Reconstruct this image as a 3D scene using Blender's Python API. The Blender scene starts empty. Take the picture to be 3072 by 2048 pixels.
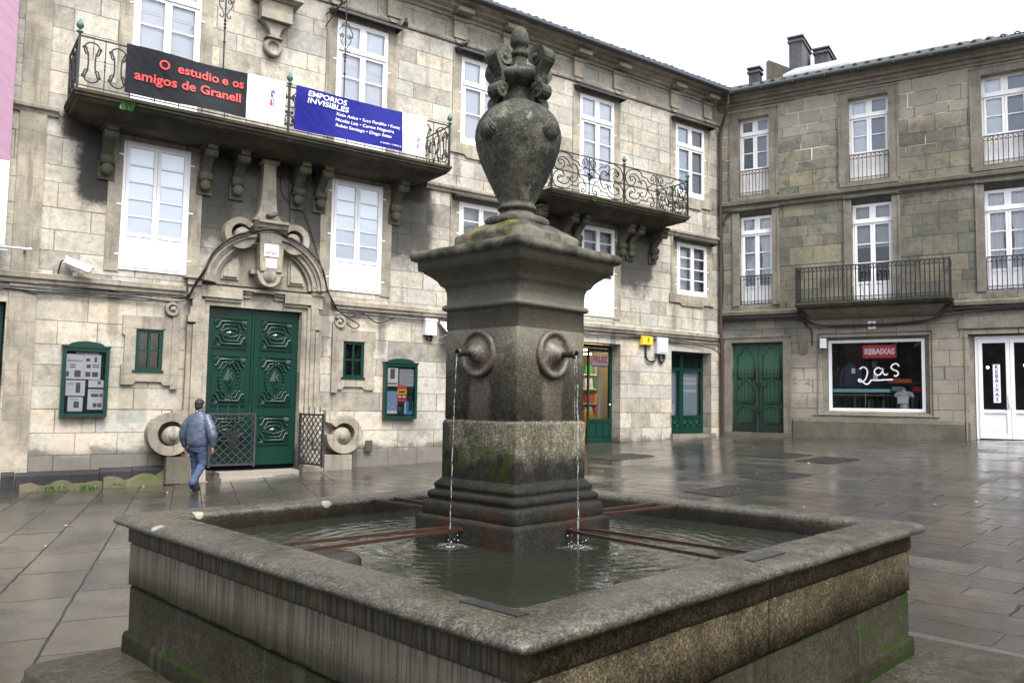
import bpy, bmesh, math, random
import numpy as np
from math import sin, cos, pi, radians as rad
from mathutils import Vector, Matrix
random.seed(7)
sc = bpy.context.scene
COL = sc.collection

# ------------------------------------------------------------------ mesh helper
class MB:
    def __init__(s): s.v = []; s.f = []; s.sm = []
    def add(s, vs, fs, smooth=False):
        b = len(s.v); s.v += [tuple(p) for p in vs]
        for q in fs: s.f.append([i + b for i in q]); s.sm.append(smooth)
        return s
    def box(s, x0, x1, y0, y1, z0, z1):
        vs = [(x, y, z) for z in (z0, z1) for y in (y0, y1) for x in (x0, x1)]
        return s.add(vs, [(0,2,3,1),(4,5,7,6),(0,1,5,4),(2,6,7,3),(0,4,6,2),(1,3,7,5)])
    def frus(s, x0, x1, y0, y1, z0, z1, i0=0., i1=0.):
        # box whose top is inset by i0 in x and i1 in y
        vs = [(x0,y0,z0),(x1,y0,z0),(x0,y1,z0),(x1,y1,z0),(x0+i0,y0+i1,z1),(x1-i0,y0+i1,z1),(x0+i0,y1-i1,z1),(x1-i0,y1-i1,z1)]
        return s.add(vs, [(0,2,3,1),(4,5,7,6),(0,1,5,4),(2,6,7,3),(0,4,6,2),(1,3,7,5)])
    def prism(s, poly, axis, a, b, smooth=False):
        # poly in the two other axes; extruded along axis from a to b
        n = len(poly)
        def P(p, t):
            return {'x': (t, p[0], p[1]), 'y': (p[0], t, p[1]), 'z': (p[0], p[1], t)}[axis]
        vs = [P(p, a) for p in poly] + [P(p, b) for p in poly]
        s.add(vs, [list(range(n))[::-1], list(range(n, 2*n))])
        s.add(vs, [(i, (i+1) % n, n+(i+1) % n, n+i) for i in range(n)], smooth)
        return s
    def ring(s, outer, inner, axis, a, b):
        n = len(outer)
        def P(p, t):
            return {'x': (t, p[0], p[1]), 'y': (p[0], t, p[1]), 'z': (p[0], p[1], t)}[axis]
        vs = [P(p, t) for t in (a, b) for q in (outer, inner) for p in q]
        fs = []
        for i in range(n - 1):
            j = i + 1
            fs += [(i, j, n+j, n+i), (2*n+i, 3*n+i, 3*n+j, 2*n+j), (i, 2*n+i, 2*n+j, j), (n+i, n+j, 3*n+j, 3*n+i)]
        fs += [(0, n, 3*n, 2*n), (n-1, 3*n-1, 4*n-1, 2*n-1)]
        return s.add(vs, fs)
    def tube(s, pts, r, n=6, closed=False, smooth=True):
        pts = [Vector(p) for p in pts]; m = len(pts)
        rs = r if isinstance(r, (list, tuple)) else [r]*m
        vs = []; up = None
        for i in range(m):
            if closed: t = pts[(i+1) % m] - pts[i-1]
            else: t = pts[min(i+1, m-1)] - pts[max(i-1, 0)]
            if t.length < 1e-9: t = Vector((0, 0, 1))
            t.normalize()
            if up is None:
                up = Vector((0, 0, 1)) if abs(t.z) < .9 else Vector((1, 0, 0))
            a = t.cross(up)
            if a.length < 1e-4: a = t.orthogonal()
            a.normalize(); b = a.cross(t).normalized(); up = b
            for k in range(n):
                w = 2*pi*(k+.5)/n
                vs.append(pts[i] + (a*cos(w) + b*sin(w))*rs[i])
        fs = []
        for i in range(m if closed else m-1):
            j = (i+1) % m
            for k in range(n):
                l = (k+1) % n
                fs.append((i*n+k, i*n+l, j*n+l, j*n+k))
        s.add(vs, fs, smooth and n > 4)
        if not closed: s.add(vs, [list(range(n))[::-1], list(range((m-1)*n, m*n))])
        return s
    def lathe(s, prof, n=24, c=(0,0,0), axis='z', smooth=True, sq=False):
        vs = []; m = len(prof)
        for r, h in prof:
            for k in range(n):
                w = 2*pi*(k+.5)/n
                a, b = r*cos(w), r*sin(w)
                p = {'z': (a, b, h), 'y': (a, h, b), 'x': (h, a, b)}[axis]
                vs.append((p[0]+c[0], p[1]+c[1], p[2]+c[2]))
        fs = [(i*n+k, i*n+(k+1) % n, (i+1)*n+(k+1) % n, (i+1)*n+k) for i in range(m-1) for k in range(n)]
        s.add(vs, fs, smooth)
        s.add(vs, [list(range(n))[::-1], list(range((m-1)*n, m*n))])
        return s
    def ball(s, c, r, n=12, m=8):
        if not isinstance(r, (list, tuple)): r = (r, r, r)
        vs = [(c[0], c[1], c[2]-r[2])]
        for i in range(1, m):
            t = -pi/2 + pi*i/m
            for k in range(n):
                w = 2*pi*k/n
                vs.append((c[0]+r[0]*cos(t)*cos(w), c[1]+r[1]*cos(t)*sin(w), c[2]+r[2]*sin(t)))
        vs.append((c[0], c[1], c[2]+r[2])); L = len(vs)-1
        fs = [(0, 1+(k+1) % n, 1+k) for k in range(n)]
        for i in range(m-2):
            for k in range(n):
                fs.append((1+i*n+k, 1+i*n+(k+1) % n, 1+(i+1)*n+(k+1) % n, 1+(i+1)*n+k))
        o = 1+(m-2)*n
        fs += [(o+k, o+(k+1) % n, L) for k in range(n)]
        return s.add(vs, fs, True)
    def grid(s, nu, nv, fn, smooth=True):
        vs = [fn(i/nu, j/nv) for j in range(nv+1) for i in range(nu+1)]
        fs = [(j*(nu+1)+i, j*(nu+1)+i+1, (j+1)*(nu+1)+i+1, (j+1)*(nu+1)+i) for j in range(nv) for i in range(nu)]
        return s.add(vs, fs, smooth)
    def xf(s, M, start=0):
        for i in range(start, len(s.v)): s.v[i] = tuple(M @ Vector(s.v[i]))
        return s
    def mesh(s, name, mat, recalc=True):
        me = bpy.data.meshes.new(name)
        me.from_pydata(s.v, [], s.f)
        me.polygons.foreach_set('use_smooth', s.sm)
        if recalc:
            bm = bmesh.new(); bm.from_mesh(me)
            bmesh.ops.recalc_face_normals(bm, faces=bm.faces)
            bm.to_mesh(me); bm.free()
        if mat: me.materials.append(mat)
        me.update()
        return me
    def build(s, name, mat, parent=None, recalc=True):
        o = bpy.data.objects.new(name, s.mesh(name, mat, recalc)); COL.objects.link(o)
        if parent is not None: o.parent = parent
        return o

def tag(o, label, cat, group=None):
    o['label'] = label; o['category'] = cat
    if group: o['group'] = group
    return o
def struct(o): o['kind'] = 'structure'; return o
def empty(name, label, cat, loc=(0,0,0), rz=0., group=None):
    o = bpy.data.objects.new(name, None); COL.objects.link(o)
    o.empty_display_size = .2
    o.location = loc; o.rotation_euler = (0, 0, rz)
    return tag(o, label, cat, group)
def copy_tree(o, parent=None):
    c = o.copy(); COL.objects.link(c); c.parent = parent
    for ch in list(o.children): copy_tree(ch, c)
    return c

def text_obj(name, body, size, mat, parent, loc, bold=.0, shear=0., spacing=1., align='CENTER', width=None, ext=.002, line=1., rx=pi/2, ry=0.):
    cu = bpy.data.curves.new(name, 'FONT'); cu.body = body; cu.size = size
    cu.align_x = align; cu.align_y = 'CENTER'; cu.offset = bold; cu.shear = shear
    cu.space_character = spacing; cu.extrude = ext; cu.space_line = line; cu.resolution_u = 3
    t = bpy.data.objects.new(name, cu); COL.objects.link(t)
    dg = bpy.context.evaluated_depsgraph_get(); dg.update()
    me = bpy.data.meshes.new_from_object(t.evaluated_get(dg))
    bpy.data.objects.remove(t); bpy.data.curves.remove(cu)
    if width:
        xs = [v.co.x for v in me.vertices]; w = max(xs)-min(xs)
        for v in me.vertices: v.co.x *= width/w
    M = Matrix.Translation(loc) @ Matrix.Rotation(ry, 4, 'Y') @ Matrix.Rotation(rx, 4, 'X')
    me.transform(M); me.materials.clear(); me.materials.append(mat)
    o = bpy.data.objects.new(name, me); COL.objects.link(o); o.parent = parent
    return o

def crom(pts, k=6, closed=False):
    P = [np.array(p, float) for p in pts]; n = len(P); out = []
    rng = range(n) if closed else range(n-1)
    for i in rng:
        a = P[i-1] if (closed or i > 0) else 2*P[0]-P[1]
        b = P[i]; c = P[(i+1) % n]
        d = P[(i+2) % n] if (closed or i+2 < n) else 2*P[-1]-P[-2]
        for j in range(k):
            t = j/k
            out.append(.5*((2*b)+(-a+c)*t+(2*a-5*b+4*c-d)*t*t+(-a+3*b-3*c+d)*t**3))
    if not closed: out.append(P[-1])
    return [tuple(p) for p in out]
def spiral(cx, cz, r0, r1, a0, a1, n=18):
    return [(cx+(r0+(r1-r0)*i/n)*cos(a0+(a1-a0)*i/n), cz+(r0+(r1-r0)*i/n)*sin(a0+(a1-a0)*i/n)) for i in range(n+1)]

# ------------------------------------------------------------------ node helper
class NT:
    def __init__(s, name):
        s.m = bpy.data.materials.new(name); s.m.use_nodes = True
        s.t = s.m.node_tree; s.t.nodes.clear()
        s.out = s.t.nodes.new('ShaderNodeOutputMaterial')
        s.tc = s.t.nodes.new('ShaderNodeTexCoord')
        s.obj = s.tc.outputs['Object']
    def n(s, typ, ins=None, **kw):
        nd = s.t.nodes.new('ShaderNode'+typ)
        for k, v in kw.items(): setattr(nd, k, v)
        for k, v in (ins or {}).items():
            s.set(nd.inputs[k], v)
        return nd
    def set(s, sock, v):
        if isinstance(v, bpy.types.NodeSocket): s.t.links.new(v, sock)
        elif isinstance(v, (tuple, list)) and sock.type == 'RGBA' and len(v) == 3: sock.default_value = (*v, 1)
        else: sock.default_value = v
    def math(s, op, a, b=0., c=0., clamp=False):
        nd = s.n('Math', operation=op, use_clamp=clamp)
        s.set(nd.inputs[0], a); s.set(nd.inputs[1], b); s.set(nd.inputs[2], c)
        return nd.outputs[0]
    def mix(s, f, a, b, blend='MIX'):
        nd = s.n('Mix', data_type='RGBA', blend_type=blend)
        s.set(nd.inputs[0], f); s.set(nd.inputs[6], a); s.set(nd.inputs[7], b)
        return nd.outputs[2]
    def noise(s, vec, scale, detail=4., rough=.6, dist=0.):
        nd = s.n('TexNoise', {'Vector': vec, 'Scale': scale, 'Detail': detail, 'Roughness': rough, 'Distortion': dist})
        return nd.outputs[0]
    def ramp(s, f, stops, interp='LINEAR'):
        nd = s.n('ValToRGB'); s.set(nd.inputs[0], f); r = nd.color_ramp; r.interpolation = interp
        while len(r.elements) < len(stops): r.elements.new(.5)
        for e, (p, c) in zip(r.elements, stops):
            e.position = p; e.color = (*c, 1) if isinstance(c, (tuple, list)) else (c, c, c, 1)
        return nd.outputs[0]
    def ss(s, v, a, b, c=0., d=1.):
        nd = s.n('MapRange', {'Value': v, 'From Min': a, 'From Max': b, 'To Min': c, 'To Max': d}, interpolation_type='SMOOTHSTEP')
        return nd.outputs[0]
    def sep(s, v):
        nd = s.n('SeparateXYZ', {0: v}); return nd.outputs
    def comb(s, x=0., y=0., z=0.):
        nd = s.n('CombineXYZ', {0: x, 1: y, 2: z}); return nd.outputs[0]
    def vmul(s, v, k):
        nd = s.n('VectorMath', {0: v, 1: k}, operation='MULTIPLY'); return nd.outputs[0]
    def bump(s, h, strength=.3, dist=.01, normal=None):
        nd = s.n('Bump', {'Height': h, 'Strength': strength, 'Distance': dist})
        if normal is not None: s.set(nd.inputs['Normal'], normal)
        return nd.outputs[0]
    def bsdf(s, **k):
        nd = s.n('BsdfPrincipled', {a.replace('_', ' '): v for a, v in k.items()})
        s.t.links.new(nd.outputs[0], s.out.inputs[0]); return nd
    def box(s, x, z, x0, x1, z0, z1, sx=.3, sz=.3):
        a = s.math('MULTIPLY', s.ss(x, x0-sx, x0+sx), s.ss(x, x1-sx, x1+sx, 1., 0.))
        b = s.math('MULTIPLY', s.ss(z, z0-sz, z0+sz), s.ss(z, z1-sz, z1+sz, 1., 0.))
        return s.math('MULTIPLY', a, b)

def simple(name, col, rough=.6, metal=0., var=.12, scale=14., spec=.5, bumpk=0.):
    N = NT(name)
    f = N.noise(N.obj, scale, 5., .6)
    c = N.mix(f, tuple(x*(1-var*1.6) for x in col), tuple(min(1, x*(1+var)) for x in col))
    kw = dict(Base_Color=c, Roughness=N.ss(f, .2, .8, max(.02, rough-.1), min(1, rough+.1)), Metallic=metal, Specular_IOR_Level=spec)
    if bumpk: kw['Normal'] = N.bump(N.noise(N.obj, scale*4, 4., .6), bumpk, .004)
    N.bsdf(**kw); return N.m

def emis(name, col, k):
    N = NT(name)
    e = N.n('Emission', {'Color': col, 'Strength': k}); N.t.links.new(e.outputs[0], N.out.inputs[0]); return N.m

def ashlar(name, tints, grain=(.85, 1.12), stains=(), damp=1.0, light_joint=None, bw=.92, rh=.45, seed=0., moss=None, blotch=.5, special=None, mottle=.5, lichen=.12, mort=.007, tk=.75):
    N = NT(name)
    x, y, z = N.sep(N.obj)
    nz = N.n('TexNoise', {'W': N.math('MULTIPLY', N.math('ADD', z, seed), .9), 'Scale': 1., 'Detail': 1.}, noise_dimensions='1D').outputs[0]
    v = N.math('ADD', z, N.math('MULTIPLY', nz, .42))
    row = N.math('FLOOR', N.math('DIVIDE', v, rh))
    nx = N.noise(N.comb(N.math('MULTIPLY', x, .75), N.math('MULTIPLY', row, 7.3), seed), 1., 1.)
    u = N.math('ADD', x, N.math('MULTIPLY', nx, 1.1))
    wob = N.noise(N.obj, 5., 2.)
    v2 = N.math('ADD', v, N.math('MULTIPLY', wob, .012))
    br = N.n('TexBrick', {'Vector': N.comb(u, v2, 0.), 'Color1': (0, 0, 0, 1), 'Color2': (1, 1, 1, 1), 'Mortar': (.5, .5, .5, 1),
                          'Scale': 1., 'Mortar Size': mort, 'Mortar Smooth': .4, 'Bias': 0., 'Brick Width': bw, 'Row Height': rh})
    tint = N.math('MULTIPLY', br.outputs[0], 1.)
    fac = br.outputs[1]
    big = N.noise(N.obj, .55, 5., .62); mid = N.noise(N.obj, 3.2, 6., .65); fine = N.noise(N.obj, 38., 4., .7)
    t2 = N.math('ADD', N.math('MULTIPLY', tint, tk), N.math('MULTIPLY', mid, 1.05-tk))
    n = len(tints)
    c = N.ramp(t2, [(i/(n-1)*.95+.02, tints[i]) for i in range(n)])
    c = N.mix(1., c, N.ramp(fine, [(.25, grain[0]), (.75, grain[1])]), 'MULTIPLY')
    c = N.mix(blotch, c, N.ramp(big, [(.3, .55), (.5, 1.), (.72, 1.12)]), 'MULTIPLY')
    c = N.mix(.75, c, N.ramp(mid, [(.3, .66), (.5, 1.), (.75, 1.1)]), 'MULTIPLY')
    mot = N.noise(N.obj, 8., 8., .78)
    c = N.mix(mottle, c, N.ramp(mot, [(.3, .42), (.46, .9), (.56, 1.05), (.72, 1.5)]), 'MULTIPLY')
    sp2 = N.n('TexVoronoi', {'Vector': N.obj, 'Scale': 11.}, feature='F1').outputs[0]
    c = N.mix(N.math('MULTIPLY', N.ss(N.math('ADD', sp2, N.math('MULTIPLY', mot, .3)), .24, .18), lichen), c, (.4, .4, .34))
    # rain streaks
    st = N.noise(N.comb(N.math('MULTIPLY', x, 2.6), y, N.math('MULTIPLY', z, .22)), 1.6, 5., .65)
    c = N.mix(N.ss(st, .56, .74, 0., .45), c, (.1, .095, .08))
    nn = N.noise(N.obj, 2.4, 6., .68)
    for (x0, x1, z0, z1, sx, sz, k) in stains:
        b = N.box(x, z, x0, x1, z0, z1, sx, sz)
        f = N.ss(N.math('ADD', N.math('MULTIPLY', b, 1.15), N.math('MULTIPLY', N.math('SUBTRACT', nn, .5), 1.7)), .3, .95, 0., k)
        c = N.mix(f, c, (.035, .034, .03))
    if special: c = special(N, c, x, z, mid, nn)
    if moss:
        mk = N.ss(N.noise(N.obj, 1.3, 7., .72), .56, .7, 0., moss[1])
        c = N.mix(mk, c, moss[0])
    if light_joint:
        lj = N.math('MULTIPLY', N.box(x, z, *light_joint[:4], .5, .3), N.ss(N.noise(N.obj, .9, 2.), .48, .56))
        c = N.mix(N.math('MULTIPLY', fac, N.math('SUBTRACT', 1., lj)), c, N.mix(.72, c, (.03, .028, .024)))
        c = N.mix(N.math('MULTIPLY', fac, lj), c, (.62, .6, .54))
    else:
        jn = N.ss(N.noise(N.obj, 1.7, 3.), .3, .7, .4, .85)
        c = N.mix(N.math('MULTIPLY', fac, jn), c, (.045, .04, .033))
    # pits
    pit = N.n('TexVoronoi', {'Vector': N.obj, 'Scale': 3.1}, feature='F1').outputs[0]
    c = N.mix(N.ss(pit, .05, .035, 0., .7), c, (.03, .03, .025))
    h = N.math('ADD', N.math('MULTIPLY', fac, -1.), N.math('ADD', N.math('MULTIPLY', mid, .5), N.math('ADD', N.math('MULTIPLY', fine, .35), N.math('MULTIPLY', tint, .3))))
    N.bsdf(Base_Color=c, Roughness=.85, Specular_IOR_Level=.3, Normal=N.bump(h, .7, .018))
    return N.m

def trim(name, col, dark=(.06, .055, .05), k=.5, moss=None, streak=.5):
    N = NT(name)
    x, y, z = N.sep(N.obj)
    big = N.noise(N.obj, 1.1, 6., .66); fine = N.noise(N.obj, 42., 4., .7); mid = N.noise(N.obj, 6., 5., .65)
    c = N.mix(N.ss(big, .34, .7, 1., 0.), col, tuple(a*(1-k)+b*k for a, b in zip(col, dark)))
    c = N.mix(.8, c, N.ramp(mid, [(.28, .68), (.5, 1.), (.75, 1.12)]), 'MULTIPLY')
    c = N.mix(.9, c, N.ramp(fine, [(.25, .8), (.75, 1.15)]), 'MULTIPLY')
    st = N.noise(N.comb(N.math('MULTIPLY', x, 5.), N.math('MULTIPLY', y, 5.), N.math('MULTIPLY', z, .5)), 1.5, 4., .6)
    c = N.mix(N.ss(st, .52, .72, 0., streak), c, dark)
    # block joints
    jx = N.n('TexBrick', {'Vector': N.comb(x, z, 0.), 'Scale': 1., 'Mortar Size': .005, 'Brick Width': .83, 'Row Height': .47, 'Mortar Smooth': .3})
    c = N.mix(N.math('MULTIPLY', jx.outputs[1], .55), c, (.06, .055, .045))
    if moss:
        geo = N.n('NewGeometry'); nzz = N.sep(geo.outputs['Normal'])[2]
        mk = N.math('MULTIPLY', N.ss(N.noise(N.obj, 3.5, 6., .7), .42, .62, 0., moss[1]), N.ss(nzz, -.4, .3, .25, 1.))
        c = N.mix(mk, c, moss[0])
    h = N.math('ADD', mid, N.math('MULTIPLY', fine, .6))
    N.bsdf(Base_Color=c, Roughness=.82, Specular_IOR_Level=.3, Normal=N.bump(h, .45, .012))
    return N.m

def granite(name, cols, rough=(.3, .55), speck=.6, special=None, spec=.5, bump=.5):
    N = NT(name)
    x, y, z = N.sep(N.obj)
    big = N.noise(N.obj, 1.7, 6., .65); mid = N.noise(N.obj, 7., 6., .68)
    g1 = N.noise(N.obj, 95., 3., .75); g2 = N.noise(N.obj, 210., 2., .6)
    f = N.math('ADD', N.math('MULTIPLY', big, .6), N.math('MULTIPLY', mid, .4))
    n = len(cols)
    c = N.ramp(f, [(.3+.4*i/(n-1), cols[i]) for i in range(n)])
    pat = N.noise(N.obj, 13., 7., .75); g3 = N.noise(N.obj, 48., 4., .8)
    c = N.mix(.85, c, N.ramp(pat, [(.32, .45), (.48, .95), (.6, 1.15), (.72, 1.7)]), 'MULTIPLY')
    c = N.mix(speck, c, N.ramp(g3, [(.34, .4), (.5, .95), (.64, 1.7)]), 'MULTIPLY')
    c = N.mix(speck, c, N.ramp(g1, [(.36, .4), (.5, .95), (.62, 1.8)]), 'MULTIPLY')
    c = N.mix(N.ss(g2, .66, .76, 0., speck*.55), c, (.42, .39, .34))
    if special: c = special(N, c, x, y, z, big, mid)
    h = N.math('ADD', N.math('MULTIPLY', mid, .8), N.math('MULTIPLY', g1, .5))
    N.bsdf(Base_Color=c, Roughness=N.ss(mid, .3, .7, rough[0], rough[1]), Specular_IOR_Level=spec, Normal=N.bump(h, bump, .008))
    return N.m

def glass(name, tint=(.9, .95, .95), dirt=.04):
    N = NT(name)
    tr = N.n('BsdfTransparent', {'Color': tint})
    wv = N.bump(N.noise(N.obj, 2.2, 2.), .05, .05)
    gl = N.n('BsdfGlossy', {'Color': (1, 1, 1), 'Roughness': .02, 'Normal': wv})
    fr = N.n('Fresnel', {'IOR': 1.5, 'Normal': wv})
    mx = N.n('MixShader', {0: N.math('ADD', fr.outputs[0], dirt), 1: tr.outputs[0], 2: gl.outputs[0]})
    N.t.links.new(mx.outputs[0], N.out.inputs[0]); return N.m

def paint(name, col, rough=.35, worn=0., wornc=(.3, .26, .2), dirt=.25):
    N = NT(name)
    n1 = N.noise(N.obj, 4., 6., .7); n2 = N.noise(N.obj, 30., 4., .7)
    c = N.mix(N.ss(n1, .35, .7, dirt, 0.), col, tuple(a*.62 for a in col))
    if worn: c = N.mix(N.ss(N.math('ADD', N.math('MULTIPLY', n2, .6), N.math('MULTIPLY', n1, .4)), .56, .62, 0., worn), c, wornc)
    N.bsdf(Base_Color=c, Roughness=rough, Normal=N.bump(n2, .12, .004)); return N.m

# ------------------------------------------------------------------ camera, world, sun
HC = 1.9
p_, r_ = rad(4.222), rad(.867)
F_ = Vector((0, cos(p_), sin(p_))); R0 = Vector((1, 0, 0)); U0 = Vector((0, -sin(p_), cos(p_)))
R_ = R0*cos(r_)+U0*sin(r_); U_ = -R0*sin(r_)+U0*cos(r_)
cd = bpy.data.cameras.new('camera'); cam = bpy.data.objects.new('camera', cd); COL.objects.link(cam)
cd.sensor_width = 36; cd.lens = 2440/3072*36; cd.clip_end = 500; cd.clip_start = .05
M = Matrix((R_, U_, -F_)).transposed().to_4x4(); M.translation = (0, 0, HC)
cam.matrix_world = M
sc.camera = cam

SUN_EL, SUN_AZ = rad(58), rad(150)      # azimuth clockwise from +Y
w = bpy.data.worlds.new('World'); sc.world = w; w.use_nodes = True
wt = w.node_tree; bg = wt.nodes['Background']
sky = wt.nodes.new('ShaderNodeTexSky'); sky.sky_type = 'NISHITA'; sky.sun_disc = False
sky.sun_elevation = SUN_EL; sky.sun_rotation = SUN_AZ; sky.air_density = 1.; sky.dust_density = 4.; sky.ozone_density = 1.
hs = wt.nodes.new('ShaderNodeHueSaturation'); hs.inputs['Saturation'].default_value = .48; hs.inputs['Value'].default_value = 1.
wt.links.new(sky.outputs[0], hs.inputs['Color']); wt.links.new(hs.outputs[0], bg.inputs[0])
bg.inputs[1].default_value = .15
sl = bpy.data.lights.new('sun', 'SUN'); sl.energy = 1.1; sl.angle = rad(28); sl.color = (1, .99, .975)
so = bpy.data.objects.new('sun', sl); COL.objects.link(so)
sd = Vector((sin(SUN_AZ)*cos(SUN_EL), cos(SUN_AZ)*cos(SUN_EL), sin(SUN_EL)))
so.rotation_euler = sd.to_track_quat('Z', 'Y').to_euler(); so.location = (0, -10, 30)
vs = sc.view_settings; vs.view_transform = 'Standard'; vs.look = 'None'; vs.gamma = 1; vs.exposure = 1.68
sc.cycles.use_denoising = True; sc.cycles.sample_clamp_indirect = 4.
sc.cycles.max_bounces = 7; sc.cycles.diffuse_bounces = 3; sc.cycles.glossy_bounces = 3; sc.cycles.transparent_max_bounces = 10

# ------------------------------------------------------------------ frames of the two facades
CORNER = Vector((7.080, 27.604, 0))
dL = Vector((.81011, .58628, 0)); dR = Vector((.84231, -.53899, 0))
aLz = math.atan2(dL.y, dL.x); aRz = math.atan2(dR.y, dR.x)
MLf = Matrix.Translation(CORNER) @ Matrix.Rotation(aLz, 4, 'Z')
MRf = Matrix.Translation(CORNER) @ Matrix.Rotation(aRz, 4, 'Z')
def wl(s, y, z): return MLf @ Vector((s, y, z))      # y is positive into the wall
def wr(s, y, z): return MRf @ Vector((s, y, z))

# ------------------------------------------------------------------ ground
_cp = []
for s_, z_ in [(-26, -.12), (-20.5, .05), (-17.06, .1), (-15.8, .2), (-11.1, .33), (-8.4, .5), (-5.76, .66), (-3, .77), (0, .87)]:
    q = wl(s_, 0, 0); _cp.append((q.x, q.y, z_))
for s_, z_ in [(2.4, .9), (5, .95), (7.5, 1.0), (8.7, 1.03), (12, 1.06)]:
    q = wr(s_, 0, 0); _cp.append((q.x, q.y, z_))
_cp += [(-6.08, 15.9, .09), (0, 5, .12), (-3, 4.5, .09), (3, 4.5, .15), (0, 0, .06), (6, 0, .14), (-6, 0, -.02), (-9, 9, -.04), (10, 8, .34), (0, 9, .2), (13, 15, .7)]
_A = np.array(_cp); _n = len(_A)
def _phi(d2): return np.where(d2 > 1e-9, .5*d2*np.log(np.maximum(d2, 1e-9)), 0)
_K = np.zeros((_n+3, _n+3)); _d2 = ((_A[:, None, :2]-_A[None, :, :2])**2).sum(-1)
_K[:_n, :_n] = _phi(_d2)+np.eye(_n)*.4; _K[:_n, _n] = 1; _K[:_n, _n+1:] = _A[:, :2]; _K[_n:, :_n] = _K[:_n, _n:].T
_W = np.linalg.solve(_K, np.concatenate([_A[:, 2], [0, 0, 0]]))
def gz(x, y):
    x = min(max(x, -16.), 20.); y = min(max(y, -4.), 30.)
    d2 = (_A[:, 0]-x)**2+(_A[:, 1]-y)**2
    return float((_W[:_n]*_phi(d2)).sum()+_W[_n]+_W[_n+1]*x+_W[_n+2]*y)

def ground_mat():
    N = NT('wet_granite_paving')
    x, y, z = N.sep(N.obj)
    big = N.noise(N.obj, .35, 5., .6); mid = N.noise(N.obj, 2.2, 6., .65); fine = N.noise(N.obj, 45., 4., .75); g2 = N.noise(N.obj, 150., 2., .6)
    def slabs(ang, bw, rh, seed):
        c, s = cos(ang), sin(ang)
        u = N.math('ADD', N.math('MULTIPLY', x, c), N.math('MULTIPLY', y, s))
        v = N.math('ADD', N.math('MULTIPLY', x, -s), N.math('MULTIPLY', y, c))
        nz = N.n('TexNoise', {'W': N.math('MULTIPLY', N.math('ADD', v, seed), .6), 'Scale': 1., 'Detail': 1.}, noise_dimensions='1D').outputs[0]
        v = N.math('ADD', v, N.math('MULTIPLY', nz, .5))
        row = N.math('FLOOR', N.math('DIVIDE', v, rh))
        nx = N.noise(N.comb(N.math('MULTIPLY', u, .5), N.math('MULTIPLY', row, 5.7), seed), 1., 1.)
        u = N.math('ADD', u, N.math('MULTIPLY', nx, 1.6))
        wob = N.math('MULTIPLY', N.noise(N.obj, 3., 3.), .035)
        b = N.n('TexBrick', {'Vector': N.comb(N.math('ADD', u, wob), N.math('ADD', v, wob), 0.), 'Color1': (0, 0, 0, 1), 'Color2': (1, 1, 1, 1), 'Mortar': (.4, .4, .4, 1), 'Scale': 1.,
                             'Mortar Size': .012, 'Mortar Smooth': .5, 'Bias': 0., 'Brick Width': bw, 'Row Height': rh})
        return b.outputs[0], b.outputs[1]
    ta, fa = slabs(rad(111.3), 1.2, .62, 0.)
    tb, fb = slabs(rad(-44.5), 1.15, .47, 4.)
    zone = N.math('GREATER_THAN', N.math('ADD', N.math('ADD', x, N.math('MULTIPLY', y, .28)), -1.1), 0.)
    t = N.n('Mix', {0: zone, 2: ta, 3: tb}).outputs[0]
    f = N.n('Mix', {0: zone, 2: fa, 3: fb}).outputs[0]
    t2 = N.math('ADD', N.math('MULTIPLY', t, .78), N.math('MULTIPLY', mid, .24))
    c = N.ramp(t2, [(0.03, (0.026, 0.0246, 0.0222)), (0.2, (0.0526, 0.0447, 0.036)), (0.36, (0.0345, 0.0335, 0.0306)), (0.5, (0.0608, 0.0517, 0.041)), (0.64, (0.0335, 0.0348, 0.0311)), (0.8, (0.0516, 0.0484, 0.0431)), (0.95, (0.0719, 0.0621, 0.0505))])
    c = N.mix(.9, c, N.ramp(big, [(.3, .6), (.5, 1.), (.7, 1.15)]), 'MULTIPLY')
    c = N.mix(.9, c, N.ramp(mid, [(.3, .68), (.5, 1.), (.72, 1.2)]), 'MULTIPLY')
    c = N.mix(.75, c, N.ramp(fine, [(.3, .6), (.55, 1.), (.72, 1.5)]), 'MULTIPLY')
    c = N.mix(N.ss(g2, .68, .78, 0., .3), c, (.4, .38, .33))
    gap = N.ss(N.noise(N.obj, 1.1, 3.), .3, .58, .55, 1.)
    c = N.mix(N.math('MULTIPLY', f, gap), c, (.005, .0055, .006))
    wet = N.noise(N.obj, .8, 5., .62)
    slab_r = N.math('MULTIPLY', N.math('SUBTRACT', t, .5), .14)
    ro = N.math('ADD', N.ss(wet, .38, .68, .05, .27), slab_r)
    ro = N.math('MAXIMUM', N.math('ADD', ro, N.math('MULTIPLY', fine, .08)), .08)
    ro = N.math('ADD', ro, N.math('MULTIPLY', f, .3))
    h = N.math('ADD', N.math('MULTIPLY', f, -1.6), N.math('ADD', N.math('MULTIPLY', t, 1.6), N.math('ADD', N.math('MULTIPLY', mid, 1.1), N.math('MULTIPLY', fine, .22))))
    b = N.bsdf(Base_Color=c, Roughness=ro, Specular_IOR_Level=.5, Normal=N.bump(h, .42, .012))
    return N.m
def axis_pts(a, b, st, far):
    p = [a-far, a-far*.4, a-far*.12]+[a+st*i for i in range(int((b-a)/st)+1)]
    return p+[b+far*.12, b+far*.4, b+far]
gx = axis_pts(-15, 19, .4, 180); gy = axis_pts(-3, 30, .4, 180)
g = MB()
g.add([(X, Y, gz(X, Y)) for Y in gy for X in gx], [(j*len(gx)+i, j*len(gx)+i+1, (j+1)*len(gx)+i+1, (j+1)*len(gx)+i) for j in range(len(gy)-1) for i in range(len(gx)-1)], True)
struct(g.build('plaza_ground', ground_mat(), recalc=False))

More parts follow.
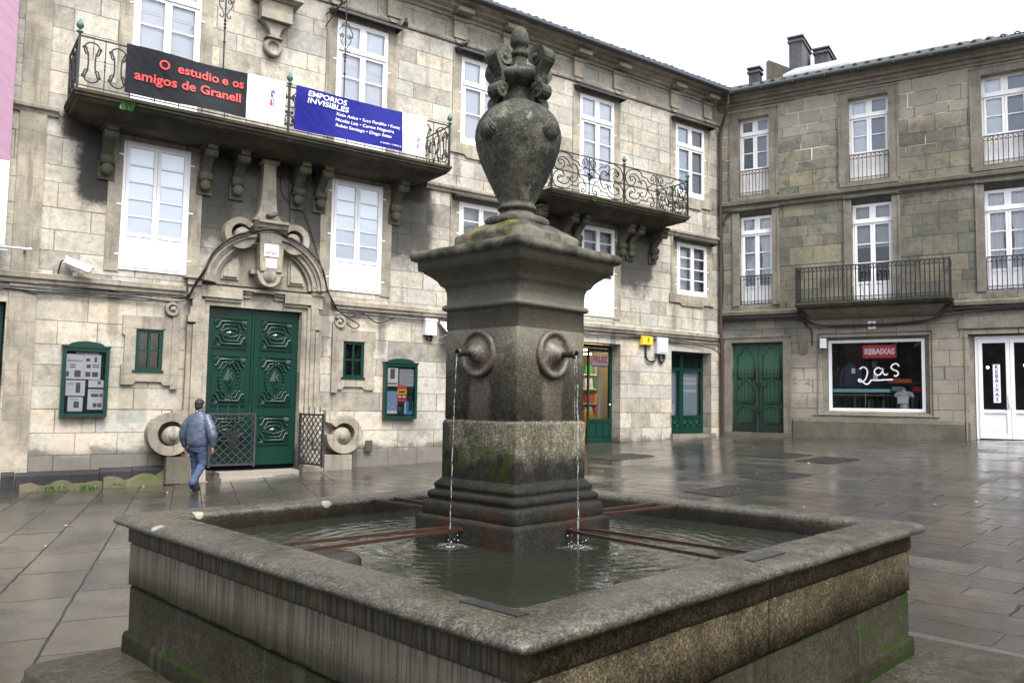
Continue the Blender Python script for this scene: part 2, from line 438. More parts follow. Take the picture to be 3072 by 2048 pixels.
# ------------------------------------------------------------------ materials
PALE = [(0.1224, 0.1212, 0.1129), (0.2914, 0.2709, 0.2239), (0.3914, 0.3642, 0.3016), (0.4631, 0.4331, 0.3585), (0.358, 0.3418, 0.2958), (0.4743, 0.4258, 0.3334), (0.4221, 0.4073, 0.3582), (0.3164, 0.302, 0.2641)]
DARKS = [(0.0699, 0.067, 0.0561), (0.1731, 0.1664, 0.1355), (0.2497, 0.2267, 0.1807), (0.1857, 0.1809, 0.1545), (0.2771, 0.2427, 0.1795), (0.2164, 0.2097, 0.1765), (0.1398, 0.1398, 0.1175), (0.2608, 0.2427, 0.1949)]
def special_L(N, c, x, z, mid, nn):
    f = N.ss(N.math('ADD', N.math('MULTIPLY', N.ss(z, .45, 1.25, 1., 0.), 1.), N.math('MULTIPLY', N.math('SUBTRACT', nn, .5), 1.5)), .35, .75, 0., .8)
    c = N.mix(f, c, (.085, .08, .07))
    # patches of pale plaster near the foot of the wall
    pf = N.math('MULTIPLY', N.box(x, z, -19.8, -11.5, .75, 1.35, .3, .15), N.ss(N.noise(N.obj, 1.05, 4., .5), .53, .57))
    c = N.mix(N.math('MULTIPLY', pf, .75), c, (.46, .4, .33))
    gr = N.box(x, z, -18.66, -18.1, 1.35, 2.12, .03, .03)          # greenish painted-over patch
    c = N.mix(N.math('MULTIPLY', gr, .5), c, (.2, .22, .17))
    warm = N.ss(N.noise(N.comb(N.math('MULTIPLY', x, .5), 3., z), 1.1, 4., .6), .5, .7, 0., .28)
    return N.mix(N.math('MULTIPLY', warm, N.ss(z, 4., 3.6)), c, (.46, .33, .19))
M_wallL = ashlar('pale_granite_ashlar', PALE, stains=[(-19.65, -18.8, 5.7, 7.5, .25, .5, .97), (-19.9, -11.4, 6.95, 7.5, .3, .3, .85), (-17.45, -14.2, 5.0, 7.5, .2, .9, .8), (-17.4, -16.5, 5.6, 7.4, .15, .6, .6), (-15.1, -14.3, 5.6, 7.4, .15, .6, .6), (-20, -11.4, 7.0, 7.6, .2, .2, .95), *[(a+d-.1, a+d+.14, 7.7 if a > -12 and a not in (-6.36,) else 3.0, 8.6 if a > -12 and a not in (-6.36,) else 4.3, .1, .5, .5) for a in (-18.75, -14.15, -10.57, -6.36, -2.2) for d in (-.1, 1.4)], *[(a+d-.1, a+d+.14, 4.3, 5.3, .1, .5, .45) for a in (-10.57, -2.15) for d in (-.1, 1.4)],
    (-12.75, -11.3, 5.4, 7.5, .35, .7, .85), (-8.9, -6.5, 5.6, 7.5, .3, .7, .9), (-4.9, -3.2, 5.4, 7.5, .4, .7, .85), (-9, -2.7, 6.95, 7.5, .3, .3, .85),
    (-25, 0, 11.3, 12.5, 1., .5, .25), (-.7, .3, 5, 12.5, .5, .8, .3)], special=special_L, seed=2., mottle=.8, blotch=.75, mort=.009, tk=.85, lichen=.2)
def special_R(N, c, x, z, mid, nn):
    up = N.ss(N.math('ADD', z, N.math('MULTIPLY', nn, 1.4)), 11.1, 11.7)
    c = N.mix(N.math('MULTIPLY', up, .55), c, N.mix(mid, (.27, .24, .19), (.42, .37, .3)))
    c = N.mix(N.math('MULTIPLY', N.ss(z, 4.7, 5.1), N.ss(N.math('ADD', z, nn), 11.4, 10.4)), c, N.mix(1., c, (.88, .9, .84), 'MULTIPLY'))
    lo = N.math('MULTIPLY', N.ss(z, 4.9, 4.4), N.ss(x, 2.2, 2.8))
    c = N.mix(N.math('MULTIPLY', lo, .5), c, N.mix(mid, (.22, .19, .145), (.36, .32, .26)))
    ft = N.ss(N.math('ADD', z, N.math('MULTIPLY', nn, .3)), 1.68, 1.6, 0., .7)
    c = N.mix(ft, c, (.075, .068, .06))
    gm = N.math('MULTIPLY', N.box(x, z, 1.8, 4.2, 8.9, 10.3, .4, .4), N.ss(nn, .5, .62))
    c = N.mix(N.math('MULTIPLY', gm, .6), c, (.05, .055, .03))
    ye = N.math('MULTIPLY', N.box(x, z, 1.8, 8, 8.6, 9.6, .4, .3), N.ss(N.noise(N.obj, 2.9, 5., .7), .6, .68))
    c = N.mix(N.math('MULTIPLY', ye, .7), c, (.2, .18, .05))
    pf = N.math('MULTIPLY', N.box(x, z, 2.45, 3.3, 2.15, 3.1, .25, .2), N.ss(mid, .4, .46))
    return N.mix(N.math('MULTIPLY', pf, .8), c, (.42, .36, .3))
M_wallR = ashlar('weathered_mossy_ashlar', DARKS, stains=[(0, 12, 4.2, 5.1, .5, .4, .45), (5.6, 7.4, 9.0, 10.6, .8, .5, .3), (1.8, 2.8, 5, 8.2, .4, .8, .35), (5.5, 7.6, 5, 8.2, .5, .8, .3), (6.4, 7.3, 4.0, 5.0, .2, .4, .4), (2.5, 2.9, 3.6, 4.8, .1, .4, .6)],
    special=special_R, moss=((.08, .08, .06), .45), light_joint=(-.5, 13, 9.8, 12.4), bw=.8, rh=.42, seed=9., mottle=.85, lichen=.5, blotch=.7, mort=.011, tk=.85)
M_trim = trim('carved_pale_granite', (.385, .347, .27), k=.55)
M_trimd = trim('damp_carved_granite', (.14, .128, .104), (.04, .038, .03), k=.75, moss=((.09, .1, .03), .8))
M_trimR = trim('grey_dressed_granite', (.23, .208, .168), (.08, .075, .06), k=.6)
M_trimRd = trim('dark_dressed_granite', (.15, .135, .11), (.05, .048, .04), k=.7, moss=((.1, .1, .04), .5))
M_white = paint('white_window_paint', (.82, .82, .83), .4, dirt=.1)
M_whitew = paint('flaking_white_paint', (.8, .8, .79), .5, worn=.8, wornc=(.45, .42, .37), dirt=.2)
M_shut = paint('pale_shutter_paint', (.7, .77, .86), .5, dirt=.15)
M_shutw = paint('white_shutter_paint', (.76, .79, .85), .5, dirt=.15)
M_pale = paint('pale_blue_blind', (.87, .92, .98), .6, dirt=.06)
M_greyback = paint('grey_pane_backing', (.4, .42, .46), .8, dirt=.3)
M_bluegrey = paint('blue_grey_pane_reflection', (.26, .29, .36), .8, dirt=.2)
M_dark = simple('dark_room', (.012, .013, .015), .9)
M_glass = glass('window_glass', (.97, .985, .99), .02)
M_iron = simple('black_wrought_iron', (.008, .008, .009), .55, .0, bumpk=.3)
M_irong = simple('grey_painted_iron', (.032, .033, .038), .45)
M_patina = simple('green_bronze', (.05, .13, .105), .6)
M_green = paint('dark_green_paint', (.003, .03, .021), .28, dirt=.35)
M_green2 = paint('weathered_green_paint', (.03, .105, .055), .4, worn=.3, wornc=(.02, .08, .045), dirt=.5)
M_greenf = paint('green_frame_paint', (.004, .034, .023), .3, dirt=.3)
M_gutL = simple('dark_zinc', (.025, .027, .033), .4)
M_gutR = simple('green_grey_zinc', (.045, .06, .055), .4)
M_pipe = simple('brown_pipe', (.055, .032, .027), .4)
M_slate = simple('old_roof_tile', (.035, .027, .026), .7, var=.4, scale=6.)
M_black = simple('black_cable', (.012, .012, .013), .45)
M_plast = simple('white_plastic', (.72, .72, .72), .4, var=.05)
M_greyp = simple('grey_plastic', (.5, .52, .54), .4, var=.05)
M_yel = simple('yellow_plastic', (.75, .5, .04), .4, var=.06)
M_cream = simple('cream_canvas', (.62, .54, .42), .8)

# ------------------------------------------------------------------ shared builders
def wall_holes(mb, x0, x1, z0, z1, holes, depth, splay=0.):
    xs = sorted({x0, x1, *[h[0] for h in holes], *[h[1] for h in holes]})
    zs = sorted({z0, z1, *[h[2] for h in holes], *[h[3] for h in holes]})
    for i in range(len(xs)-1):
        for j in range(len(zs)-1):
            a, b, c, d = xs[i], xs[i+1], zs[j], zs[j+1]
            mx, mz = (a+b)/2, (c+d)/2
            if any(h[0] < mx < h[1] and h[2] < mz < h[3] for h in holes): continue
            mb.add([(a, 0, c), (b, 0, c), (b, 0, d), (a, 0, d)], [(0, 1, 2, 3)])
    for (a, b, c, d) in holes:
        v = [(a, 0, c), (b, 0, c), (b, 0, d), (a, 0, d), (a, depth, c), (b, depth, c), (b, depth, d), (a, depth, d)]
        mb.add(v, [(0, 1, 5, 4), (1, 2, 6, 5), (2, 3, 7, 6), (3, 0, 4, 7)])

def window(root, s0, s1, z0, z1, y, mat, transom=None, rows=2, panel=.5, back=None, bd=.09, bars=True, fr=.055, st=.07, hinges=True, tbars=0, name='window', openl=None):
    f = MB(); g = MB(); t = .06
    f.box(s0, s0+fr, y, y+t, z0, z1); f.box(s1-fr, s1, y, y+t, z0, z1)
    f.box(s0+fr, s1-fr, y, y+t, z1-fr, z1); f.box(s0+fr, s1-fr, y, y+t, z0, z0+fr)
    zt = z1-fr
    mid = (s0+s1)/2
    if transom:
        f.box(s0+fr, s1-fr, y-.02, y+t, transom-.05, transom+.05)
        f.box(s0+fr-.02, s1-fr+.02, y-.05, y+.0, transom-.055, transom-.03)
        a, b = transom+.05, zt
        f.box(mid-.05, mid+.05, y+.004, y+t, a, b)
        for c, d in ((s0+fr, mid-.05), (mid+.05, s1-fr)):
            f.box(c, c+st*.6, y+.008, y+t-.01, a, b); f.box(d-st*.6, d, y+.008, y+t-.01, a, b)
            f.box(c+st*.6, d-st*.6, y+.008, y+t-.01, a, a+st*.6); f.box(c+st*.6, d-st*.6, y+.008, y+t-.01, b-st*.6, b)
        g.add([(s0+fr, y+.035, a), (s1-fr, y+.035, a), (s1-fr, y+.035, b), (s0+fr, y+.035, b)], [(0, 1, 2, 3)])
        zt = transom-.05
    zb = z0+fr
    for c, d in ((s0+fr, mid), (mid, s1-fr)):
        f.box(c+.003, c+st, y-.015, y+t-.012, zb+.003, zt-.003); f.box(d-st, d-.003, y-.015, y+t-.012, zb+.003, zt-.003)
        f.box(c+st, d-st, y-.015, y+t-.012, zt-st-.003, zt-.003)
        pz = zb+panel
        if panel > .12:
            f.box(c+st, d-st, y-.015, y+t-.012, pz-st, pz); f.box(c+st, d-st, y-.015, y+t-.012, zb+.003, zb+st*1.2)
            f.box(c+st, d-st, y+.005, y+t-.02, zb+st*1.2, pz-st)
            if panel > .35: f.box((c+d)/2-.03, (c+d)/2+.03, y-.012, y+.005, zb+st*1.2, pz-st)
        else: f.box(c+st, d-st, y-.015, y+t-.012, zb+.003, zb+max(panel, st)); pz = zb+max(panel, st)
        top = zt-st-.003
        for i in range(1, rows):
            zz = pz+(top-pz)*i/rows
            f.box(c+st, d-st, y-.004, y+t-.02, zz-.014, zz+.014)
        g.add([(c+st, y+.02, pz), (d-st, y+.02, pz), (d-st, y+.02, top), (c+st, y+.02, top)], [(0, 1, 2, 3)])
    if hinges:
        for zz in (zb+.25, (zb+zt)/2, zt-.25):
            for s_, sg in ((s0, -1), (s1, 1)):
                f.box(min(s_, s_+sg*.09), max(s_, s_+sg*.09), y-.012, y+.02, zz-.015, zz+.015)
    W = f.build(name, mat, root)
    g.build('pane', M_glass, W, recalc=False)
    if back:
        for i, (c, d) in enumerate(((s0+.01, mid-.004), (mid+.004, s1-.01))):
            bm_ = back[i] if isinstance(back, (tuple, list)) else back
            if bm_ is None: continue
            b = MB(); yy = y+bd
            b.box(c, d, yy, yy+.02, z0+.01, z1-.01)
            if bm_ in (M_shut, M_shutw):
                hgt = z1-z0; k = 3
                for j in range(k):
                    a0 = z0+.12+(hgt-.16)*j/k; a1 = z0+.02+(hgt-.16)*(j+1)/k
                    b.box(c+.12, d-.12, yy-.012, yy, a0, a1)
                    b.box(c+.16, d-.16, yy-.022, yy-.012, a0+.05, a1-.05)
            b.build('shutter' if bm_ in (M_shut, M_shutw) else 'pane_backing', bm_, W)
    return W

def corbel(parent, s, z_top, dep, h, wd, mat, name='corbel'):
    # scrolled bracket: concave side profile in (y, z), rolls at top and foot
    pr = [(0, z_top), (-dep, z_top), (-dep, z_top-.1)]
    pr += [(-dep+.06-(dep-.18)*.9*t**1.4 if False else -(dep-.05)*(1-t)**1.7-.12*(1-(1-t)**3)-.0, z_top-.1-(h-.25)*t) for t in [i/8 for i in range(9)]]
    pr += [(-.13, z_top-h+.05), (-.05, z_top-h), (0, z_top-h)]
    m = MB(); m.prism(pr, 'x', s-wd/2, s+wd/2)
    m.lathe([(.001, s-wd/2-.03), (.11, s-wd/2-.03), (.11, s+wd/2+.03), (.001, s+wd/2+.03)], 14, (0, -.12, z_top-h+.12), 'x')
    m.lathe([(.001, s-wd/2-.03), (.09, s-wd/2-.03), (.09, s+wd/2+.03), (.001, s+wd/2+.03)], 14, (0, -dep+.12, z_top-.17), 'x')
    m.box(s-wd/2-.05, s+wd/2+.05, -dep-.03, 0, z_top, z_top+.07)
    m.lathe([(.001, -.22), (.1, -.22), (.12, -.17), (.12, 0)], 14, (s, 0, z_top-h-.08), 'y'); m.box(s-.16, s+.16, -.06, 0, z_top-h-.28, z_top-h+.1)
    return m.build(name, mat, parent)

def finial(parent, p, sc_=1., mat=None):
    m = MB()
    m.lathe([(.018*sc_, 0), (.018*sc_, .03*sc_), (.06*sc_, .045*sc_), (.06*sc_, .065*sc_), (.02*sc_, .085*sc_), (.025*sc_, .11*sc_), (.062*sc_, .15*sc_), (.07*sc_, .19*sc_), (.05*sc_, .235*sc_), (.022*sc_, .265*sc_), (.016*sc_, .3*sc_), (.002, .31*sc_)], 12, p)
    return m.build('finial', mat or M_patina, parent)

def slab(parent, s0, s1, off, zt, mat):
    # moulded balcony slab: the plan outline swept by insets
    lv = [(0., 0.), (0., -.06), (.03, -.075), (.03, -.12), (.07, -.14), (.1, -.19), (.2, -.21), (.34, -.27), (.6, -.36)]
    m = MB(); vs = []; fs = []
    for i, dz in lv:
        vs += [(s0+i, 0, zt+dz), (s0+i, -off+i, zt+dz), (s1-i, -off+i, zt+dz), (s1-i, 0, zt+dz)]
    n = len(lv)
    for k in range(n-1):
        for j in range(3): fs.append((k*4+j, k*4+j+1, k*4+4+j+1, k*4+4+j))
    fs += [(0, 1, 2, 3), tuple((n-1)*4+j for j in (3, 2, 1, 0))]
    m.add(vs, fs); return m.build('slab', mat, parent)

# wrought iron motifs in unit panel space (u along, w up), returned as lists of polylines
def lyre(wd, h):
    P = []; r = wd*.3
    for up in (1, -1):
        zc = h*.5+up*h*.27; f = lambda z: h*.5+up*(z)
        arc = [(r*1.0*cos(t), zc+up*r*1.05*sin(t)) for t in np.linspace(-.5, pi+.5, 15)]
        e = arc[0]; arc = spiral(e[0]-.035, e[1], .035, .012, 0, -up*4.2, 8)[::-1]+arc+spiral(arc[-1][0]+.035, arc[-1][1], .035, .012, pi, pi+up*4.2, 8)
        P.append(arc)
    for sg in (1, -1):
        q = spiral(sg*wd*.31, h*.79, .04, .012, pi if sg > 0 else 0, (pi-sg*4.) if sg > 0 else 4., 8)[::-1]
        q += crom([(sg*wd*.22, h*.76), (sg*wd*.15, h*.66), (sg*wd*.13, h*.5), (sg*wd*.15, h*.34), (sg*wd*.22, h*.24)], 4)
        q += spiral(sg*wd*.31, h*.21, .04, .012, pi if sg > 0 else 0, (pi+4.) if sg > 0 else -4., 8)
        P.append(q)
    return P
def _c2(lst):
    o = []
    for X, Y in lst:
        u = (X-1190)/510; yb = 930+(X-1190)*.2157; yt = 400+(X-1190)*.245
        o.append((u, (yb-Y)/(yb-yt)))
    return crom(o, 5)
ROCO = [_c2([(1628, 580), (1645, 600), (1630, 622), (1605, 600), (1612, 550), (1650, 530), (1678, 565), (1672, 625), (1630, 655), (1580, 640), (1548, 595), (1530, 572), (1470, 545), (1440, 490), (1390, 452), (1320, 440), (1250, 460), (1212, 530), (1218, 610), (1260, 672), (1315, 680), (1355, 640), (1358, 585), (1325, 545), (1285, 555), (1285, 595), (1310, 605), (1318, 585)]),
        _c2([(1265, 565), (1290, 520), (1345, 508), (1395, 545), (1425, 600), (1428, 632), (1405, 635), (1402, 612)]),
        _c2([(1470, 660), (1448, 655), (1445, 625), (1480, 605), (1520, 640), (1542, 715), (1535, 800), (1500, 858), (1455, 850), (1440, 812), (1455, 785), (1475, 800)]),
        _c2([(1310, 782), (1285, 805), (1275, 780), (1300, 765), (1340, 790), (1355, 755), (1325, 705), (1265, 700), (1220, 745), (1205, 815), (1225, 890), (1290, 940), (1370, 955), (1425, 935), (1445, 905), (1535, 925), (1545, 890), (1590, 868), (1640, 895), (1658, 950), (1635, 1005), (1600, 1000), (1595, 965), (1618, 955), (1625, 975)]),
        _c2([(1265, 790), (1275, 840), (1335, 885), (1395, 880), (1425, 840), (1420, 800), (1400, 795), (1395, 812)]),
        _c2([(1700, 690), (1665, 668), (1620, 672), (1590, 700), (1565, 700), (1556, 750), (1580, 800), (1610, 815), (1625, 860), (1665, 885), (1700, 880)])]
def railing_panel(mb, P, fn, r=.011, n=5):
    for q in P: mb.tube([fn(u, w_) for u, w_ in q], r, n)

# ------------------------------------------------------------------ left palace
PB = empty('palace_building', 'long pale granite palace with carved green-doored portal and two scrolled iron balconies', 'building', CORNER, aLz)
LOWER = [(-18.78, -17.45, 4.5, 7.2), (-14.17, -12.82, 4.5, 7.2), (-10.56, -9.18, 5.48, 7.2), (-6.3, -4.93, 4.49, 7.2), (-2.15, -.71, 5.48, 7.2)]
UPPER = [(-18.72, -17.37, 7.73, 11.18), (-14.16, -12.79, 7.73, 11.18), (-10.57, -9.2, 8.79, 11.18), (-6.36, -4.98, 7.73, 11.18), (-2.2, -.82, 8.77, 11.17)]
FARW = [(-22.95, -21.6, 4.5, 7.2), (-22.95, -21.6, 8.79, 11.18)]
SHOP = (-6.75, -4.62, .6, 3.7); GLZ = (-2.38, -.45, .95, 3.62); DOOR = (-16.93, -14.83, .3, 3.9)
SMW = [(-18.38, -17.85, 2.42, 3.29), (-13.77, -13.22, 2.41, 3.29)]
LEFTD = (-22.6, -20.69, 0., 3.66)
wallm = MB()
wall_holes(wallm, -27, 0, -1, 12.5, LOWER+UPPER+FARW+[SHOP, GLZ, DOOR, LEFTD]+SMW, .5)
wallm.add([(-27, 0, -1), (-27, 9, -1), (-27, 9, 12.5), (-27, 0, 12.5)], [(0, 1, 2, 3)])
wallm.build('wall', M_wallL, PB)
# closed backs of the rooms
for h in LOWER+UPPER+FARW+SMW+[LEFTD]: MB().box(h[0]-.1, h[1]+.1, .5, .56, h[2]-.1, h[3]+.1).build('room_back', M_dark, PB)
# mouldings
m = MB()
def band(mb, s0, s1, pr): mb.prism([(-o, z) for o, z in pr], 'x', s0, s1)
pc = [(0, 4.06), (.05, 4.06), (.06, 4.12), (.1, 4.15), (.1, 4.24), (.03, 4.27), (0, 4.27)]
for a, b in ((-27, -17.45), (-14.1, .0)): band(m, a, b, pc)
pd = [(0, 7.4), (.05, 7.4), (.07, 7.46), (.12, 7.5), (.12, 7.57), (0, 7.62)]
for a, b in ((-27, -20.), (-11.6, -8.5), (-2.95, 0)): band(m, a, b, pd)
m.build('string_course', M_trim, PB)
m = MB()
band(m, -27, 0, [(0, 11.5), (.04, 11.5), (.06, 11.54), (.06, 11.6), (0, 11.63)])
band(m, -27, .0, [(0, 12.18), (.05, 12.18), (.07, 12.24), (.16, 12.27), (.18, 12.33), (.34, 12.36), (.37, 12.43), (.55, 12.47), (.58, 12.54), (.6, 12.58), (0, 12.6)])
m.build('cornice', M_trim, PB)
for c, d in [(-23.1, -21.5)]+[(u[0], u[1]) for u in UPPER]:
    for a, b in ((c-.3, c+.08), (d-.06, d+.32)):
        m = MB(); m.box(a, b, -.1, 0, 11.68, 12.2); m.box(a-.03, b+.03, -.14, 0, 12.1, 12.2)
        m.frus(a, b, -.12, 0, 11.62, 11.68); m.prism([(a+.05, 11.62), (a+.05, 11.56), (a+.12, 11.5), (b-.12, 11.5), (b-.05, 11.56), (b-.05, 11.62)], 'y', -.08, 0)
        m.box(a-.06, b+.06, -.42, 0, 12.24, 12.36)
        m.build('frieze_block', M_trim, PB)
for h in LOWER+UPPER+FARW:
    m = MB(); z0 = h[2] if h[2] > 7.8 or h[2] < 6 else 7.66
    for a, b in ((h[0]-.27, h[0]), (h[1], h[1]+.27)): m.box(a, b, -.03, 0, z0-.05, h[3]+.22)
    m.box(h[0], h[1], -.03, 0, h[3], h[3]+.22)
    if h[2] in (8.79, 8.77, 5.48):
        m.prism([(h[0]-.35, h[2]), (h[0]-.35, h[2]-.28), (h[0]+.12, h[2]-.28), (h[0]+.2, h[2]-.36), (h[1]-.2, h[2]-.36), (h[1]-.12, h[2]-.28), (h[1]+.35, h[2]-.28), (h[1]+.35, h[2])], 'y', -.055, 0)
    m.build('architrave', M_trim, PB)
MB().box(-20.66, -20.2, -.05, 0, -.5, 11.5).build('quoin_strip', M_trim, PB)
M_blackst = trim('blackened_foot_stone', (.03, .03, .032), (.012, .012, .014), k=.7)
for a, b, zt in ((-20.62, -20.4, .42), (-20.38, -18.95, .4), (-18.94, -18.35, .43), (-18.34, -17.76, .44)):
    m = MB(); m.prism([(-.13, -.6), (-.13, zt-.06), (-.09, zt), (0, zt+.02), (0, -.6)], 'x', a, b); m.build('plinth', M_blackst, PB)
M_foot = trim('mossy_broken_mortar', (.15, .125, .09), (.06, .07, .025), k=.6, moss=((.07, .1, .02), .9), streak=.2)
wr_ = random.Random(4)
for a, b, h0, h1 in ((-20.32, -18.9, .2, .2), (-18.88, -17.5, .24, .46)):
    top = [(a+(b-a)*i/14, h0+(h1-h0)*(i/14)**3+wr_.uniform(-.03, .03)+.03*sin(i*1.1)) for i in range(15)]
    m = MB(); m.prism([(a, -.3)]+top+[(b, -.3)], 'y', -.2, -.1); m.build('footing', M_foot, PB)
# windows
W_A = [window(PB, *LOWER[i], -.03, M_white, rows=5, panel=.72, back=M_pale, bd=.03) for i in (0, 1)]
window(PB, *LOWER[2], -.03, M_whitew, rows=4, panel=.1, back=M_greyback, bd=.2)
window(PB, *LOWER[3], -.03, M_white, rows=4, panel=1.1, back=M_greyback, bd=.2)
window(PB, *LOWER[4], -.03, M_whitew, rows=4, panel=.1, back=(M_shutw, M_greyback), bd=.2)
for i, h in enumerate(UPPER):
    window(PB, *h, -.03, M_white if i < 2 else M_whitew, transom=10.46, rows=3 if i in (0, 1, 3) else 2, panel=.85 if i in (0, 1, 3) else .12, back=M_shutw if i != 4 else (M_shut, M_greyback), bd=.1)
for h in FARW: window(PB, *h, -.03, M_white, rows=4, panel=.5, back=M_shut)
# hoods over the windows
for a, b, zz in [(-19., -17.1, 11.36), (-14.4, -12.5, 11.36), (-10.82, -8.95, 11.36), (-6.62, -4.68, 11.37), (-2.45, -.5, 11.35), (-10.82, -8.95, 7.38), (-2.34, -.42, 7.36)]:
    m = MB(); m.prism([(0, zz+.02), (-.3, zz-.06), (-.3, zz-.1), (-.28, zz-.1), (0, zz-.03)], 'x', a, b)
    for s_ in (a+.06, b-.06): m.box(s_-.015, s_+.015, -.27, 0, zz-.13, zz-.06)
    m.build('window_hood', M_gutL, PB)
# small barred windows with projecting surrounds
for (a, b, c, d), (p, q) in zip(SMW, ((-18.64, -17.58), (-14.05, -12.93))):
    m = MB(); cut = .12; mid = (p+q)/2
    out = [(p, 2.13), (mid-.3, 2.13), (mid-.24, 2.2), (mid+.24, 2.2), (mid+.3, 2.13), (q, 2.13), (q, 2.5), (q-.04, 2.55), (q-.04, 3.15), (q, 3.2), (q, 3.56), (p, 3.56), (p, 3.2), (p+.04, 3.15), (p+.04, 2.55), (p, 2.5)]
    # left, right, top, bottom pieces round the opening
    m.prism([(p, 2.13), (mid-.3, 2.13), (mid-.24, 2.2), (mid+.24, 2.2), (mid+.3, 2.13), (q, 2.13), (q, c), (p, c)], 'y', -.06, 0)
    m.prism([(p, c), (a, c), (a, d), (p, d), (p, 3.18), (p+.05, 3.14), (p+.05, 2.58), (p, 2.54)], 'y', -.06, 0)
    m.prism([(b, c), (q, c), (q, 2.54), (q-.05, 2.58), (q-.05, 3.14), (q, 3.18), (q, d), (b, d)], 'y', -.06, 0)
    m.box(p, q, -.06, 0, d, 3.56)
    m.build('window_surround', M_trim, PB)
    f = MB(); y = -.03
    f.box(a, a+.07, y, y+.1, c, d); f.box(b-.07, b, y, y+.1, c, d); f.box(a+.07, b-.07, y, y+.1, c, c+.07); f.box(a+.07, b-.07, y, y+.1, d-.07, d)
    mm = (a+b)/2; f.box(mm-.022, mm+.022, y+.01, y+.06, c+.07, d-.07); f.box(a+.07, b-.07, y+.014, y+.055, (c+d)/2-.02, (c+d)/2+.02)
    f.box(a-.05, b+.03, y-.05, y, c-.03, c+.015); f.box(a-.04, b+.04, y-.03, y, d-.01, d+.02)
    W = f.build('small_window', M_greenf, PB)
    gp = MB(); gp.add([(a+.05, y+.05, c+.05), (b-.05, y+.05, c+.05), (b-.05, y+.05, d-.05), (a+.05, y+.05, d-.05)], [(0, 1, 2, 3)]); gp.build('pane', M_glass, W, recalc=False)
    for k in (.28, .72):
        t = MB(); X = a+.07+(b-a-.14)*k
        t.lathe([(.012, c), (.012, c+.2), (.03, c+.24), (.014, c+.3), (.02, c+.42), (.03, c+.44), (.014, c+.48), (.012, c+.62), (.028, c+.66), (.012, d)], 8, (X, y+.2, 0)); t.build('bar', M_irong, W)
# gutter, roof, down pipe
m = MB(); m.tube([(-27, -.66, 12.6), (-.1, -.66, 12.5)], .085, 10); m.box(-27, -.2, -.68, -.5, 12.56, 12.63); m.build('gutter', M_gutL, PB)
m = MB()
def tiles(mb, s0, s1, y0, z0, y1, z1, pitch=.24, amp=.05, cut=None):
    n = int((s1-s0)/pitch*6); rng_ = random.Random(3)
    jit = [rng_.uniform(-.025, .025) for _ in range(n//6+2)]
    def P(u, v):
        s_ = s0+(s1-s0)*u; k = u*n/6; ph = (k % 1)*2*pi
        z = z0+(z1-z0)*v+amp*cos(ph)
        y = y0+(y1-y0)*v+(jit[int(k)] if v == 0 else 0)
        if cut: s_ = max(s_, cut(y)) if s0 > -1 else min(s_, cut(y))
        return (s_, y, z)
    mb.grid(n, 8, P, False)
    e = len(mb.v)
    for i in range(n):
        a = P(i/n, 0); b = P((i+1)/n, 0)
        mb.add([a, b, (b[0], b[1], b[2]-.05), (a[0], a[1], a[2]-.05)], [(0, 1, 2, 3)])
tiles(m, -27, .05, -.66, 12.64, 5, 14.7, pitch=.26, amp=.035)
m.build('roof', M_slate, PB, recalc=False)
m = MB(); m.tube([(-.28, -.62, 12.5), (-.28, -.62, 12.15), (-.25, -.5, 11.8), (-.12, -.16, 11.35), (-.1, -.12, 11.2), (-.1, -.12, 4.4)], .055, 8)
for zz in (11.2, 9.4, 7.4, 5.8): m.lathe([(.07, zz), (.07, zz+.06)], 8, (-.1, -.12, 0))
m.tube([(-.1, -.12, 4.4), (-.06, -.14, 3.4), (-.06, -.14, .85)], .06, 8); m.lathe([(.075, 3.3), (.075, 3.4)], 8, (-.06, -.14, 0))
m.build('downpipe', M_pipe, PB)

# ---- balconies
M_slab = trim('mossy_balcony_stone', (.075, .062, .042), (.01, .01, .008), k=.9, moss=((.03, .036, .01), .9))
def balcony(s0, s1, off, zt, zr, corbels, cw):
    b = bpy.data.objects.new('balcony', None); COL.objects.link(b); b.parent = PB
    slab(b, s0, s1, off+.06, zt, M_slab)
    for s_ in corbels: corbel(b, s_, zt-.37, .62, .72, cw, M_trimd)
    return b
b1 = balcony(-19.92, -11.6, 1.26, 7.67, 8.7, [-19.1, -17.15, -16.45, -15.05, -14.5, -12.5], .2)
r = MB(); o = 1.26
def rail_frame(r, s0, s1, o, z0, z1, mids=()):
    for zz, q in ((z1, .018), (z0+.06, .012)):
        for A, B in (((s0, -.0), (s0, -o)), ((s0, -o), (s1, -o)), ((s1, -o), (s1, 0))):
            r.box(min(A[0], B[0])-q, max(A[0], B[0])+q, min(A[1], B[1])-q, max(A[1], B[1])+q, zz-q*.6, zz+q*.6)
rail_frame(r, -19.86, -11.66, o, 7.68, 8.69)
def post(r, s_, y, z0, z1, w_=.02): r.box(s_-w_, s_+w_, y-w_, y+w_, z0, z1)
n1 = 18; st_ = (8.2)/n1; H1 = .92
for i in range(n1):
    a = -19.86+st_*i
    railing_panel(r, lyre(st_, H1), lambda u, w_, a=a: (a+st_/2+u, -o, 7.75+w_), .015)
    if i:
        r.tube([(a, -o, 7.7), (a, -o, 8.68)], .009, 5)
        for zz in (8.2, 8.28, 8.12): r.ball((a, -o, zz), .02, 6, 4)
for y0 in (-19.86, -11.66):
    for i in range(3):
        c_ = -.21-.42*i
        railing_panel(r, lyre(.42, H1), lambda u, w_, c_=c_: (y0, c_+u, 7.75+w_), .012)
        r.tube([(y0, c_+.21, 7.7), (y0, c_+.21, 8.68)], .009, 5)
for s_ in (-19.86, -15.76, -11.66): post(r, s_, -o, 7.68, 8.72, .022)
